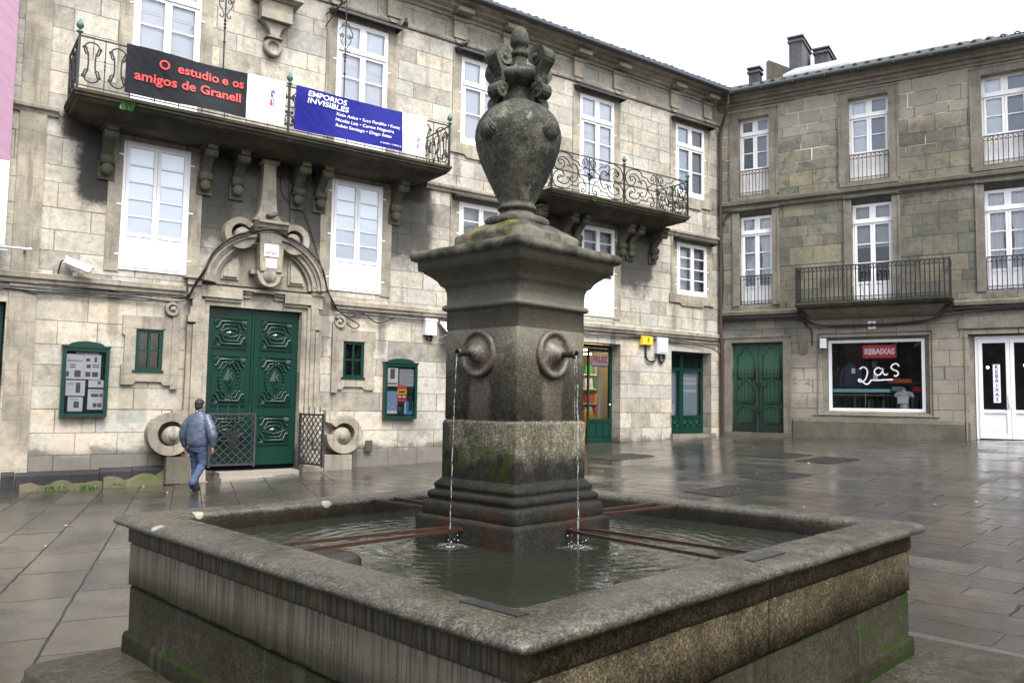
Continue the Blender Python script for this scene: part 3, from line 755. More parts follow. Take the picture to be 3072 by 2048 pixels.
# foliate panel at the middle post
for sg in (-1, 1):
    for zz in (7.95, 8.35): r.tube([(-15.76+sg*(.03+u), -o, zz+w_) for u, w_ in crom([(0, -.12), (.09, -.1), (.1, 0), (.05, .06), (.0, .12)], 4)], .014, 5)
    for zz in (7.85, 8.12, 8.45): r.ball((-15.76+sg*.06, -o, zz), (.05, .015, .035), 8, 5)
r.build('railing', M_iron, b1)
for s_ in (-19.86, -15.76, -11.66): finial(b1, (s_, -o, 8.7))

b2 = balcony(-8.45, -2.95, 1.25, 7.7, 8.78, [-8.1, -6.95, -6.5, -4.7, -4.3, -3.3], .2)
r = MB(); o2 = 1.25
rail_frame(r, -8.4, -3.0, o2, 7.7, 8.78)
r.box(-8.4, -3., -o2-.01, -o2+.01, 8.225, 8.25)
for s_ in (-8.4, -5.7, -3.): post(r, s_, -o2, 7.7, 8.8, .022)
for s_ in (-7.05, -4.35): post(r, s_, -o2, 7.7, 8.78, .012)
for base, sg in ((-8.4, 1), (-5.7, -1), (-5.7, 1), (-3., -1)):
    railing_panel(r, ROCO, lambda u, w_: (base+sg*u*1.35, -o2, 7.72+w_*1.04), .016)
for s_ in (-7.05, -4.35):
    for k in range(8):
        t = k*pi/4+.2; r.tube([(s_, -o2-.01, 8.24), (s_+.08*cos(t), -o2-.03, 8.24+.08*sin(t)), (s_+.14*cos(t), -o2-.01, 8.24+.14*sin(t))], [.012, .024, .005], 5)
for s0 in (-8.4, -3.0):
    for a in (0., -.62): railing_panel(r, ROCO, lambda u, w_: (s0, a-.62*u, 7.72+w_*1.04), .012)
    r.box(s0-.01, s0+.01, -o2, 0, 8.225, 8.25); r.box(s0-.01, s0+.01, -.63, -.61, 7.7, 8.78)
r.build('railing', M_iron, b2)
for s_ in (-8.4, -5.7, -3.): finial(b2, (s_, -o2, 8.78))
# stone bracket between the upper windows (ledge, block, neck and rosette)
m = MB(); sb = -15.76
m.frus(sb-.55, sb+.55, -.5, 0, 11.3, 11.05, .0, .0); m.prism([(0, 11.05), (-.5, 11.05), (-.38, 10.98), (0, 10.98)], 'x', sb-.47, sb+.47)
m.frus(sb-.36, sb+.36, -.32, 0, 10.98, 10.55); m.prism([(sb-.34, 10.55), (sb+.34, 10.55), (sb+.2, 10.45), (sb+.13, 10.35), (sb+.1, 10.22), (sb+.2, 10.18), (sb-.2, 10.18), (sb-.1, 10.22), (sb-.13, 10.35), (sb-.2, 10.45)], 'y', -.2, 0)
m.lathe([(.001, -.1), (.12, -.1), (.13, -.14), (.2, -.14), (.22, -.1), (.22, 0)], 24, (sb, 0, 9.98), 'y')
m.build('wall_bracket', M_trim, PB)

# ---- carved portal
PO = bpy.data.objects.new('portal', None); COL.objects.link(PO); PO.parent = PB
cx0 = -15.77
def volute(mb, s_, z, r, y0, y1, hand=1):
    # scroll like a figure six: outer band, dark crescent gap open at the top towards the portal, raised eye
    A = lambda a: pi-a if hand < 0 else a
    n = 40; out = []; inn = []
    for i in range(n+1):
        a = rad(38)+rad(322)*i/n; ri = r*(.62-.1*i/n)
        out.append((s_+r*cos(A(a)), z+r*sin(a))); inn.append((s_+ri*cos(A(a)), z+ri*sin(a)))
    mb.ring(out, inn, 'y', y0, y1)
    ex, ez = s_+.15*r*cos(A(rad(-35))), z+.15*r*sin(rad(-35))
    mb.lathe([(.001, y0+.003), (r*.46, y0+.003), (r*.46, y1)], 26, (ex, 0, ez), 'y')
    mb.lathe([(.001, y0-.035), (r*.2, y0-.035), (r*.235, y0+.004)], 18, (ex, 0, ez), 'y')
# moulded jambs with ears
for sg in (-1, 1):
    m = MB()
    def X(d): return (-16.93 if sg < 0 else -14.83)+sg*d
    def bx(d0, d1, y, z0, z1): a, b = sorted((X(d0), X(d1))); m.box(a, b, y, 0, z0, z1)
    bx(0, .12, -.05, .7, 4.02); bx(.12, .2, -.1, .7, 4.02); bx(.2, .3, -.14, .7, 3.5); bx(.3, .36, -.18, .9, 3.45); bx(.36, .46, -.1, .75, 3.45)
    for k in range(6):                                     # swept ear under the shoulder
        t = k/6; bx(.2+.0*t, .46-.16*sin(t*pi/2)+.16*(k > 3)*(t-.5)*2, -.15+.004*k, 3.5+.16*k, 3.5+.16*(k+1))
    bx(.2, .5, -.17, 4.3, 4.44); bx(.16, .56, -.22, 4.44, 4.5); bx(.18, .47, -.12, 4.0, 4.3)
    bx(.0, .5, -.16, .3, .7); bx(.0, .46, -.2, .3, .45)
    m.build('jamb', M_trim, PO)
    m = MB(); sx = -17.7 if sg < 0 else -13.89; volute(m, sx, 3.75, .145, -.12, 0, -sg)
    bxx = sorted((sx+(-sg)*.02, sx+(-sg)*.17)); m.box(bxx[0], bxx[1], -.08, 0, 2.05, 3.7); m.build('small_scroll', M_trim, PO)
    m = MB(); sx, sz_ = (-17.68, 1.12) if sg < 0 else (-13.8, 1.07)
    volute(m, sx, sz_, .445, -.34, 0, -sg)
    m.build('large_scroll', M_trim, PO)
    m = MB(); a, b = (-17.75, -17.26) if sg < 0 else (-14.3, -13.62); m.box(a, b, -.38, 0, .1, sz_-.47); m.build('scroll_base', M_trimRd if sg < 0 else M_trim, PO)
    m = MB(); a, b = (-17.62, -17.3) if sg < 0 else (-14.2, -13.95); m.box(a, b, -.16, 0, 1.36, 1.62); m.build('scroll_block', M_trim, PO)
    m = MB(); c_ = X(.28); a, b = sorted((X(.02), X(.52))); m.box(a, b, -.36, .0, .0, .36); m.frus(a+.04, b-.04, -.3, 0, .36, .62, .03, .03); m.build('pedestal', M_trim, PO)
# architrave over the door with a raised middle
m = MB()
for y, i0, zz in ((-.05, 0., 0.), (-.1, .12, .1), (-.15, .2, .17)):
    a, b = -16.93-i0+.0, -14.83+i0
    m.prism([(a, 3.9+zz), (-16.25+.0, 3.9+zz), (-16.25, 4.12+zz*.9), (-16.05, 4.12+zz*.9), (-15.98, 4.25), (-15.55, 4.25), (-15.48, 4.12+zz*.9), (-15.28, 4.12+zz*.9), (-15.28, 3.9+zz), (b, 3.9+zz), (b, 4.32), (a, 4.32)], 'y', y, 0)
m.build('lintel', M_trim, PO)
# tympanum and curved hood mould
def arc(rx, rz, t0, t1, n, c=(cx0, 4.38)): return [(c[0]+rx*cos(t0+(t1-t0)*i/n), c[1]+rz*sin(t0+(t1-t0)*i/n)) for i in range(n+1)]
m = MB(); m.prism(arc(1.3, 1.1, 0, pi, 28), 'y', -.04, 0); m.build('tympanum', M_trim, PO)
for t0, t1 in ((.02, 1.36), (pi-1.36, pi-.02)):
    m = MB()
    for (ro, ri, y) in ((1.0, .93, -.34), (.93, .88, -.27), (.88, .81, -.22), (.81, .76, -.14)):
        m.ring(arc(1.38*ro, 1.2*ro, t0, t1, 18), arc(1.38*ri, 1.2*ri, t0, t1, 18), 'y', y, 0)
    m.build('arch_mould', M_trim, PO)
    m = MB(); sgn = 1 if t0 < 1 else -1
    q = [(cx0+sgn*.56, 4.5)]+[(cx0+sgn*x_, 4.5+z_) for x_, z_ in [(.96, 0), (.93, .16), (.84, .32), (.7, .46), (.56, .55)]]
    m.prism(q, 'y', -.085, 0)
    cxq = sum(p[0] for p in q)/6; czq = sum(p[1] for p in q)/6
    q2 = [(cxq+(p[0]-cxq)*.78, czq+(p[1]-czq)*.78) for p in q]; m.prism(q2, 'y', -.13, 0)
    m.build('tympanum_panel', M_trim, PO)
# keystone, drop, cap
m = MB()
m.prism([(-16.0, 5.36), (-15.45, 5.36), (-15.48, 4.72), (-15.97, 4.72)], 'y', -.42, 0)
m.prism([(-15.96, 5.36), (-15.49, 5.36), (-15.46, 5.6), (-15.99, 5.6)], 'y', -.36, 0)
band(m, -16.07, -15.38, [(0, 5.6), (.37, 5.6), (.4, 5.66), (.46, 5.69), (.48, 5.76), (.54, 5.79), (.54, 5.85), (0, 5.88)])
m.prism([(-16.03, 4.72), (-15.42, 4.72), (-15.42, 4.66)]+[(cx0+.03+.26*cos(t), 4.62+.24*sin(t)) for t in np.linspace(0, -pi, 14)]+[(-16.03, 4.66)], 'y', -.38, 0)
m.lathe([(.001, -.42), (.14, -.42), (.16, -.38), (.16, 0)], 20, (cx0+.03, 0, 4.63), 'y')
m.box(-16.12, -15.34, -.25, 0, 4.66, 4.74)
m.build('keystone', M_trim, PO)
for sg in (-1, 1):
    m = MB(); volute(m, cx0+sg*.62, 5.53, .35, -.3, 0, -sg); m.build('upper_scroll', M_trim, PO)
m = MB()
zs = [(5.88, .34), (5.95, .28), (6.05, .22), (6.2, .185), (6.5, .16), (7.1, .14), (7.25, .14)]
m.prism([(cx0-w_, z_) for z_, w_ in zs]+[(cx0+w_, z_) for z_, w_ in zs[::-1]], 'y', -.24, 0)
m.box(cx0-.2, cx0+.2, -.3, 0, 7.2, 7.28)
m.build('shaft', M_trim, PO)
m = MB(); m.box(-16.7, -14.95, -.5, .2, -.2, .3); m.frus(-16.75, -14.9, -.72, .0, -.3, .2, .04, .04); m.build('door_step', simple('pale_worn_step', (.25, .225, .185), .6), PO)
M_plq = simple('white_plaque', (.75, .74, .72), .5, var=.05)
m = MB(); m.box(-15.9, -15.57, -.435, -.4, 5.05, 5.33); k_ = m.build('plaque', M_plq, PO)
M_ink = simple('dark_lettering', (.06, .06, .1), .6)
t = text_obj('lettering', 'SANTIAGO', .085, M_ink, k_, (-15.735, -.437, 5.13), bold=.002, width=.29, ext=.0015)
m = MB(); m.box(-15.86, -15.6, -.432, -.4, 4.79, 5.01); k2 = m.build('plaque', simple('yellowed_plaque', (.6, .55, .45), .6), PO)

# ---- green carved doors
def fan(mb, s_, z, y, r, a0, a1):
    for k in range(5):
        t = a0+(a1-a0)*(k+.5)/5
        mb.tube([(s_+r*.15*cos(t), y, z+r*.15*sin(t)), (s_+r*.6*cos(t), y-.012, z+r*.6*sin(t)), (s_+r*cos(t), y-.006, z+r*sin(t))], [.004, .012, .018], 5)
def panel(mb, a, b, c, d, y, tall):
    for zz in (c, d-.03): mb.box(a, b, y-.03, y, zz, zz+.03)
    mb.box(a, a+.02, y-.012, y, c+.03, d-.03); mb.box(b-.02, b, y-.012, y, c+.03, d-.03)
    mx = (a+b)/2; q = .2; i = .06
    for r_, k in ((.026, 0), (.018, .07)):
        x0, x1, z0, z1 = a+i+k, b-i-k, c+.1+k, d-.1-k
        for s1 in (1, -1):
            zz0 = z1 if s1 > 0 else z0
            mb.tube([(x0, y-.02, zz0-s1*q*.75), (x0+.05, y-.02, zz0-s1*q*.7), (x0+q*.55, y-.025, zz0), (x1-q*.55, y-.025, zz0), (x1-.05, y-.02, zz0-s1*q*.7), (x1, y-.02, zz0-s1*q*.75)], r_, 6)
    for s_, z_, t0 in ((a+.03, c+.04, 0), (b-.03, c+.04, pi/2), (b-.03, d-.04, pi), (a+.03, d-.04, 1.5*pi)): fan(mb, s_, z_, y-.005, .13, t0, t0+pi/2)
    zc = (c+d)/2; h_ = (d-c)*.5
    if tall:
        mb.add([(mx-.13, y, zc), (mx, y, zc-.28), (mx+.13, y, zc), (mx, y, zc+.28), (mx, y-.05, zc)], [(0, 1, 4), (1, 2, 4), (2, 3, 4), (3, 0, 4)])
        for sg in (1, -1):
            mb.tube([(mx+sg*u, y-.025, zc+w_) for u, w_ in crom([(.06, .47), (.09, .43), (.04, .38), (.1, .3), (.19, .18), (.225, 0), (.19, -.18), (.1, -.3), (.03, -.4), (.08, -.44), (.05, -.47)], 4)], .02, 6)
            for k in range(7):
                zz = .24-.08*k; mb.ball((mx+sg*(.2-.16*abs(zz)), y-.03, zc+zz), (.026, .02, .018), 6, 4)
        for zz in (.43, -.43, .35, -.36): mb.ball((mx, y-.03, zc+zz), (.03, .02, .026), 6, 4)
    else:
        mb.tube([(mx+u, y-.025, zc+w_) for u, w_ in crom([(.2, 0), (.12, .07), (0, .09), (-.12, .07), (-.2, 0), (-.12, -.07), (0, -.09), (.12, -.07)], 4, True)], .016, 6, True)
        for u, w_ in ((.2, .0), (-.2, 0), (.0, .1), (0, -.1), (.14, .06), (-.14, .06), (.14, -.06), (-.14, -.06), (.24, .03), (-.24, .03), (.24, -.03), (-.24, -.03)): mb.ball((mx+u, y-.028, zc+w_), (.024, .018, .018), 6, 4)
        mb.add([(mx-.1, y, zc), (mx, y, zc-.06), (mx+.1, y, zc), (mx, y, zc+.06), (mx, y-.03, zc)], [(0, 1, 4), (1, 2, 4), (2, 3, 4), (3, 0, 4)])
for a, b in ((-16.92, -15.885), (-15.875, -14.84)):
    m = MB(); y = .12
    m.box(a, b, y, y+.07, .4, 3.9)
    panel(m, a+.13, b-.13, 2.98, 3.68, y, False); panel(m, a+.13, b-.13, 1.72, 2.84, y, True); panel(m, a+.13, b-.13, .84, 1.52, y, False)
    m.box(a, b, y-.02, y, .4, .7)
    for k in range(4): m.ball((a+.15+.24*k, y-.01, .76), .015, 6, 4)
    m.box((b-.05) if a < -16 else a, b if a < -16 else (a+.03), y-.03, y, .72, 3.85)
    D = m.build('door', M_green, PB)
    h_ = MB(); hx = (a+b)/2+.03
    h_.tube([(hx, y-.06, 2.42), (hx-.03, y-.09, 2.38), (hx+.02, y-.1, 2.28), (hx, y-.1, 2.2), (hx-.04, y-.07, 2.14)], .016, 6); h_.ball((hx, y-.07, 2.42), .028, 8, 6); h_.build('knocker', M_irong, D)
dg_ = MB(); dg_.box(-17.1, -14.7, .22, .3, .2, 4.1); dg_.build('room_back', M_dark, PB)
# dark doorway at the left end
m = MB(); m.box(-22.55, -20.72, .2, .27, 0., 3.64)
for a in (-22.45, -21.6): m.box(a, a+.75, .17, .2, .3, 1.4); m.box(a, a+.75, .17, .2, 1.6, 3.4)
m.build('door', M_green, PB)

# ---- fruit shop doorway with its room
a, b, c, d = SHOP
M_room = simple('shop_wall', (.6, .46, .2), .8); M_floor = simple('shop_floor', (.2, .17, .13), .4)
m = MB(); Y0, Y1 = .5, 4.5; X0, X1 = -9.5, -2.5
m.add([(X0, Y0, c), (X1, Y0, c), (X1, Y1, c), (X0, Y1, c)], [(0, 1, 2, 3)]); m.build('shop_floor', M_floor, PB, recalc=False)
m = MB()
m.add([(X0, Y1, c), (X1, Y1, c), (X1, Y1, 3.9), (X0, Y1, 3.9), (X0, Y0, c), (X0, Y0, 3.9), (X1, Y0, c), (X1, Y0, 3.9)], [(0, 1, 2, 3), (4, 0, 3, 5), (1, 6, 7, 2), (3, 2, 7, 5)])
m.add([(X0, Y0, c), (a, Y0, c), (a, Y0, 3.9), (X0, Y0, 3.9)], [(0, 1, 2, 3)]); m.add([(b, Y0, c), (X1, Y0, c), (X1, Y0, 3.9), (b, Y0, 3.9)], [(0, 1, 2, 3)])
m.build('shop_room', M_room, PB, recalc=False)
F = MB()
F.box(b-.07, b-.02, .42, .5, c, d-.02); F.box(a+.02, a+.12, .42, .5, c, d-.02); F.box(a+.12, b-.12, .42, .5, d-.12, d-.02)
SD = F.build('shop_door_frame', M_greenf, PB)
F = MB(); p0, p1, y = -5.63, -4.64, .36                       # door leaf at the right, glazed above, panelled below
F.box(p0, p0+.07, y, y+.05, c+.02, d-.14); F.box(p1-.09, p1, y, y+.05, c+.02, d-.14); F.box(p0+.07, p1-.09, y, y+.05, d-.24, d-.14); F.box(p0+.07, p1-.09, y, y+.05, c+.74, c+.82); F.box(p0+.07, p1-.09, y, y+.05, c+.02, c+.22)
F.box(p0+.07, p1-.09, y+.015, y+.04, c+.22, c+.74)
for k in range(3): F.tube([(p0+.1+.28*k, y+.01, c+.27), (p0+.34+.28*k, y+.01, c+.27), (p0+.34+.28*k, y+.01, c+.7), (p0+.1+.28*k, y+.01, c+.7)], .012, 4, True)
SL = F.build('shop_door', M_greenf, PB)
gp = MB(); gp.add([(p0+.07, y+.03, c+.82), (p1-.09, y+.03, c+.82), (p1-.09, y+.03, d-.24), (p0+.07, y+.03, d-.24)], [(0, 1, 2, 3)]); gp.build('pane', M_glass, SL, recalc=False)
gp = MB(); gp.ball((p1-.12, y-.04, c+1.25), .03, 8, 6); gp.build('handle', M_plast, SL)

# ---- green glazed shopfront
a, b, c, d = GLZ; y = .36
F = MB(); mid = (a+b)/2-.1
for X0_, X1_ in ((a, a+.08), (mid-.09, mid+.09), (b-.1, b)): F.box(X0_, X1_, y, y+.07, c, d)
for z0_, z1_ in ((d-.09, d), (d-.62, d-.52), (c+.5, c+.58), (c, c+.1)):
    F.box(a+.08, mid-.09, y+.004, y+.066, z0_, z1_); F.box(mid+.09, b-.1, y+.004, y+.066, z0_, z1_)
F.box(a+.08, mid-.09, y+.02, y+.05, c+.1, c+.5); F.box(mid+.09, b-.1, y+.02, y+.05, c+.1, c+.5)
for X0_, X1_, n_ in ((a+.08, mid-.09, 2), (mid+.09, b-.1, 3)):
    for k in range(n_):
        q = X0_+(X1_-X0_)*(k+.5)/n_
        F.tube([(q+.085*cos(t), y+.01, c+.3+.085*sin(t)) for t in np.linspace(0, 2*pi, 15)[:-1]], .016, 5, True); F.ball((q, y+.01, c+.3), (.035, .02, .035), 8, 6)
    for k in range(10): F.box(X0_+(X1_-X0_)*k/10, X0_+(X1_-X0_)*k/10+.012, y+.01, y+.03, d-.52, d-.09)
GZ = F.build('glazed_shopfront', M_greenf, PB)
gp = MB()
for X0_, X1_ in ((a+.08, mid-.09), (mid+.09, b-.1)):
    gp.add([(X0_, y+.04, c+.58), (X1_, y+.04, c+.58), (X1_, y+.04, d-.62), (X0_, y+.04, d-.62)], [(0, 1, 2, 3)])
    gp.add([(X0_, y+.04, d-.52), (X1_, y+.04, d-.52), (X1_, y+.04, d-.09), (X0_, y+.04, d-.09)], [(0, 1, 2, 3)])
gp.build('pane', M_glass, GZ, recalc=False)
m = MB(); m.box(a+.02, b-.02, .55, .58, c, d-.58); m.build('pane_backing', simple('pale_blue_blind', (.4, .47, .52), .8), GZ)
M_prt = simple('white_window_print', (.68, .72, .76), .6, var=.2, scale=30.)
for z0_, z1_, X0_, X1_ in ((c+.6, c+.95, a+.1, mid-.1), (c+1.6, c+1.72, mid+.1, b-.12), (c+1.75, c+1.85, mid+.1, b-.12), (c+1.35, c+1.45, mid+.1, b-.12)): MB().box(X0_, X1_, .545, .549, z0_, z1_).build('printed_strip', M_prt, GZ)
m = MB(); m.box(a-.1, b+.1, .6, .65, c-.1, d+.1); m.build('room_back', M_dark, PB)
m = MB(); m.box(a-.05, b+.1, -.12, .5, .6, c); m.build('threshold', M_trimR, PB)
m = MB(); m.box(SHOP[0], SHOP[1], -.03, .5, .3, c if False else .6); m.build('threshold', M_trimR, PB)

# ------------------------------------------------------------------ right corner building
CB = empty('corner_building', 'darker mossy granite building on the right with a shop window and plain barred balcony', 'building', CORNER, aRz)
RUP = [(.67, 1.7, 8.93, 11.64), (4.19, 5.37, 8.96, 11.68), (7.87, 9.05, 8.96, 11.69)]
RMID = [(.69, 1.78, 5.22, 8.46), (4.25, 5.42, 5.14, 8.47), (7.88, 9.05, 5.28, 8.47)]
RG = (.4, 2.1, 1.02, 3.98); RSW = (3.3, 6.36, 1.72, 4.08); RSD = (7.38, 9.78, .98, 4.06)
m = MB(); wall_holes(m, 0, 14, -1, 12.42, RUP+RMID+[RG, RSW, RSD], .34)
m.add([(14, 0, -1), (14, 9, -1), (14, 9, 12.4), (14, 0, 12.4)], [(0, 1, 2, 3)])
m.build('wall', M_wallR, CB)
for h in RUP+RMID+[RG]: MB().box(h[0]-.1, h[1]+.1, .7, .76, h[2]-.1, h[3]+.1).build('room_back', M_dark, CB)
def archi(h, w_, y, name='window_surround', mt=M_trimR, sill=True, top=None):
    m = MB(); top = top or w_
    m.box(h[0]-w_, h[0], -y, 0, h[2], h[3]); m.box(h[1], h[1]+w_, -y, 0, h[2], h[3]); m.box(h[0]-w_, h[1]+w_, -y, 0, h[3], h[3]+top)
    m.box(h[0]-w_-.03, h[0]-w_+.03, -y-.02, -.0, h[2], h[3]); m.box(h[1]+w_-.03, h[1]+w_+.03, -y-.02, 0, h[2], h[3]); m.box(h[0]-w_-.03, h[1]+w_+.03, -y-.02, 0, h[3]+top-.06, h[3]+top)
    if sill: m.box(h[0]-w_, h[1]+w_, -y-.04, 0, h[2]-.14, h[2])
    return m.build(name, mt, CB)
for h in RUP: archi(h, .26, .05)
for h in RMID:
    archi(h, .2, .035, sill=False, top=.08)
    m = MB(); m.prism([(-.05, h[3]+.02), (-.05, h[3]-.01), (.2, h[3]-.2), (.34, h[3]-.2), (.34, h[3]+.02)], 'x', h[0]-.001, h[1]+.001); m.build('window_hood', M_trimRd, CB)
archi(RG, .22, .03, 'door_surround', M_trimR, False)
m = MB(); a, b, c, d = RSW                                    # splayed stone frame of the shop window
for o_, i_, y0, y1 in ((0, .18, -.05, .2),):
    m.add([(a-.12, -.04, c-.08), (b+.08, -.04, c-.08), (b+.08, -.04, d+.12), (a-.12, -.04, d+.12), (a+.18, .2, c+.06), (b-.15, .2, c+.06), (b-.15, .2, d-.1), (a+.18, .2, d-.1), (a-.12, 0, c-.08), (b+.08, 0, c-.08), (b+.08, 0, d+.12), (a-.12, 0, d+.12)],
          [(0, 1, 5, 4), (1, 2, 6, 5), (2, 3, 7, 6), (3, 0, 4, 7), (0, 8, 9, 1), (1, 9, 10, 2), (2, 10, 11, 3), (3, 11, 8, 0)])
m.box(3.0, 6.6, -.03, 0, 1.62, 1.64); m.build('shop_surround', M_trimR, CB)
m = MB(); a, b, c, d = RSD
m.add([(a-.1, -.03, c), (a-.1, -.03, d+.14), (b+.1, -.03, d+.14), (b+.1, -.03, c), (a+.14, .22, c), (a+.14, .22, d-.04), (b-.14, .22, d-.04), (b-.14, .22, c)], [(0, 1, 5, 4), (1, 2, 6, 5), (2, 3, 7, 6)])
m.box(a-.25, b+.25, -.03, 0, d+.16, d+.5); m.build('door_surround', M_trimR, CB)
m = MB(); band(m, 2.4, RSD[0]-.14, [(0, -.5), (.07, -.5), (.07, 1.42), (.03, 1.52), (0, 1.54)]); m.build('plinth', M_trimRd, CB)
MB().box(RG[0]-.25, 2.38, -.06, .3, .3, RG[2]).build('threshold', M_trimRd, CB)
m = MB(); m.box(RSD[0]+.05, RSD[1]-.05, -.1, .34, .4, RSD[2]); m.build('threshold', M_trimRd, CB)
m = MB(); pr = [(0, 8.5), (.05, 8.5), (.06, 8.6), (.13, 8.66), (.13, 8.76), (.02, 8.82), (0, 8.82)]; band(m, .02, 14, pr)
pr = [(0, 4.78), (.05, 4.78), (.06, 4.86), (.15, 4.9), (.15, 5.0), (.02, 5.06), (0, 5.06)]
band(m, .02, 2.6, pr); band(m, 7.05, 14, pr); m.build('string_course', M_trimRd, CB)
m = MB(); band(m, .02, 14, [(0, 11.99), (.04, 11.99), (.06, 12.06), (.12, 12.1), (.14, 12.17), (.24, 12.2), (.26, 12.28), (.36, 12.32), (.4, 12.4), (.42, 12.44), (0, 12.45)]); m.build('cornice', M_trimR, CB)
m = MB(); m.tube([(.3, -.52, 12.46), (14, -.52, 12.42)], .085, 10)
for k in range(14): m.box(.6+k, .64+k, -.62, -.4, 12.36, 12.4)
m.build('gutter', M_gutR, CB)
m = MB(); tiles(m, -.2, 14, -.5, 12.56, 4.2, 14.45, pitch=.36, amp=.075)
m.add([(-.2, 4.2, 14.45), (14, 4.2, 14.45), (14, 9, 12.4), (-.2, 9, 12.4)], [(0, 1, 2, 3)])
RF = m.build('roof', M_slate, CB, recalc=False)
M_chim = trim('sooty_chimney_render', (.12, .115, .12), (.03, .03, .035), k=.6)
for (x0, x1, y0, y1, zt) in ((1.66, 2.12, 3., 4.4, 15.5), (2.36, 2.85, 3.9, 5.2, 15.25), (.16, .55, 3., 3.4, 14.65)):
    m = MB(); m.box(x0, x1, y0, y1, 13., zt-.12); m.box(x0-.05, x1+.05, y0-.05, y1+.05, zt-.22, zt-.14)
    m.box(x0+.02, x1-.02, y0+.02, y1-.02, zt-.14, zt-.05); m.box(x0-.06, x1+.06, y0-.06, y1+.06, zt-.05, zt)
    m.build('chimney', M_chim, RF)
m = MB(); m.prism([(.82, 13.2), (.82, 14.75), (.92, 14.8), (1.66, 14.35), (1.66, 13.2)], 'y', 3., 3.3); m.build('parapet', M_trimRd, RF)
m = MB(); m.prism([(1.1, 13.25), (1.1, 13.36), (3.0, 14.28), (3.0, 14.1)], 'x', 1.9, 4.1); m.build('skylight', simple('grey_skylight', (.45, .48, .52), .25, var=.1), RF)
# windows
bk_up = [(M_dark, M_bluegrey), (M_shutw, M_bluegrey), (M_shutw, M_bluegrey)]  # dark and blue-grey sheets: room shade and pane reflections put into colour
for h, bk_ in zip(RUP, bk_up): window(CB, *h, .2, M_whitew, transom=11.12, rows=2, panel=.95, back=bk_, bd=.08, hinges=False)
M_lace = paint('lace_curtain', (.72, .74, .78), .9, dirt=.2)
def drape(W, a, b, c, d, y):
    mid_ = (a+b)/2
    for sg in (-1, 1):
        m = MB(); e_ = a if sg < 0 else b
        def P(u, v):
            gap = .05+.22*(1-v)**2 if v < .9 else .05
            inn = mid_+sg*(.02+.2*sin(pi*min(1, max(0, (v-.05)/.9)))**3*.6)
            x = e_+(inn-e_)*u
            return (x, y+.025*sin(u*22)*(1-.3*v)+.01*sin(u*47+v*3), c+(d-c)*v)
        m.grid(30, 10, P); m.build('curtain', M_lace, W, False)
for h, bk_ in zip(RMID, ('drape', None, 'drape')):
    z1 = h[3]-.19
    W = window(CB, h[0], h[1], h[2], z1, .2, M_white, transom=7.72, rows=3, panel=.62, back=None if bk_ == 'drape' else bk_, bd=.14, hinges=False)
    if bk_ == 'drape': drape(W, h[0]+.03, h[1]-.03, h[2]+.05, z1-.03, .33)
    if bk_ is None:
        MB().box(h[0]+.02, h[1]-.02, .34, .36, 6.9, z1).build('pane_backing', M_greyback, W)  # added half sheet: mimics panes reflecting pale above and dark below
def rail_bars(mb, a, b, y, z0, z1, n, along='x', thick=.012):
    for k in range(n+1):
        t = a+(b-a)*k/n; p = (lambda z: (t, y, z)) if along == 'x' else (lambda z: (y, t, z))
        mb.tube([p(z0), p(z1)], thick, 5)
        mb.ball(p(z0+(z1-z0)*.28), .017, 6, 4); mb.ball(p(z0+(z1-z0)*.8), .014, 6, 4)
    P = lambda t, z: (t, y, z) if along == 'x' else (y, t, z)
    for zz, q in ((z1, .024), (z1-.13, .014), (z0+.02, .018), (z0+.13, .013)):
        mb.tube([P(a, zz), P(b, zz)], q, 4)
    w_ = .11; k = int((b-a)/w_)
    for i in range(max(1, k)):
        t0 = a+(b-a)*i/k; t1 = a+(b-a)*(i+1)/k
        mb.tube([P(t0, z1-.12), P((t0+t1)/2, z1-.03), P(t1, z1-.12)], .012, 4)
        mb.tube([P(t0, z0+.03), P((t0+t1)/2, z0+.12), P(t1, z0+.03)], .008, 4); mb.tube([P(t0, z0+.12), P((t0+t1)/2, z0+.03), P(t1, z0+.12)], .007, 4)
M_rust = simple('rusty_iron', (.09, .06, .045), .7, var=.3)
for h in RUP: m = MB(); rail_bars(m, h[0]+.02, h[1]-.02, .05, h[2]+.02, h[2]+.9, 9); m.build('window_railing', M_rust, CB)
for i in (0, 2): h = RMID[i]; m = MB(); rail_bars(m, h[0]+.02, h[1]-.02, .03, h[2]+.02, h[2]+1.0, 9); m.build('window_railing', M_iron, CB)
b3 = bpy.data.objects.new('balcony', None); COL.objects.link(b3); b3.parent = CB
lv = [(0, 0), (0, -.06), (.03, -.08), (.03, -.12), (.1, -.16), (.12, -.2)]
m = MB(); vs_ = []; fs_ = []
for i, dz in lv: vs_ += [(2.62+i, 0, 5.13+dz), (2.62+i, -.68+i, 5.13+dz), (7.04-i, -.68+i, 5.13+dz), (7.04-i, 0, 5.13+dz)]
for k in range(len(lv)-1):
    for j in range(3): fs_.append((k*4+j, k*4+j+1, k*4+5+j, k*4+4+j))
fs_ += [(0, 1, 2, 3), tuple((len(lv)-1)*4+j for j in (3, 2, 1, 0))]
m.add(vs_, fs_); m.build('slab', M_slab, b3)
m = MB(); m.add([(2.85, 0, 4.93), (2.85, -.5, 4.93), (6.82, -.5, 4.93), (6.82, 0, 4.93), (3.1, 0, 4.66), (3.1, -.06, 4.66), (6.55, -.06, 4.66), (6.55, 0, 4.66)], [(0, 1, 5, 4), (1, 2, 6, 5), (2, 3, 7, 6), (4, 5, 6, 7)]); m.build('balcony_support', M_trimR, b3)
m = MB(); rail_bars(m, 2.68, 6.98, -.62, 5.14, 6.24, 34, thick=.017); rail_bars(m, -.62, 0., 2.68, 5.14, 6.24, 5, 'y'); rail_bars(m, -.62, 0., 6.98, 5.14, 6.24, 5, 'y')
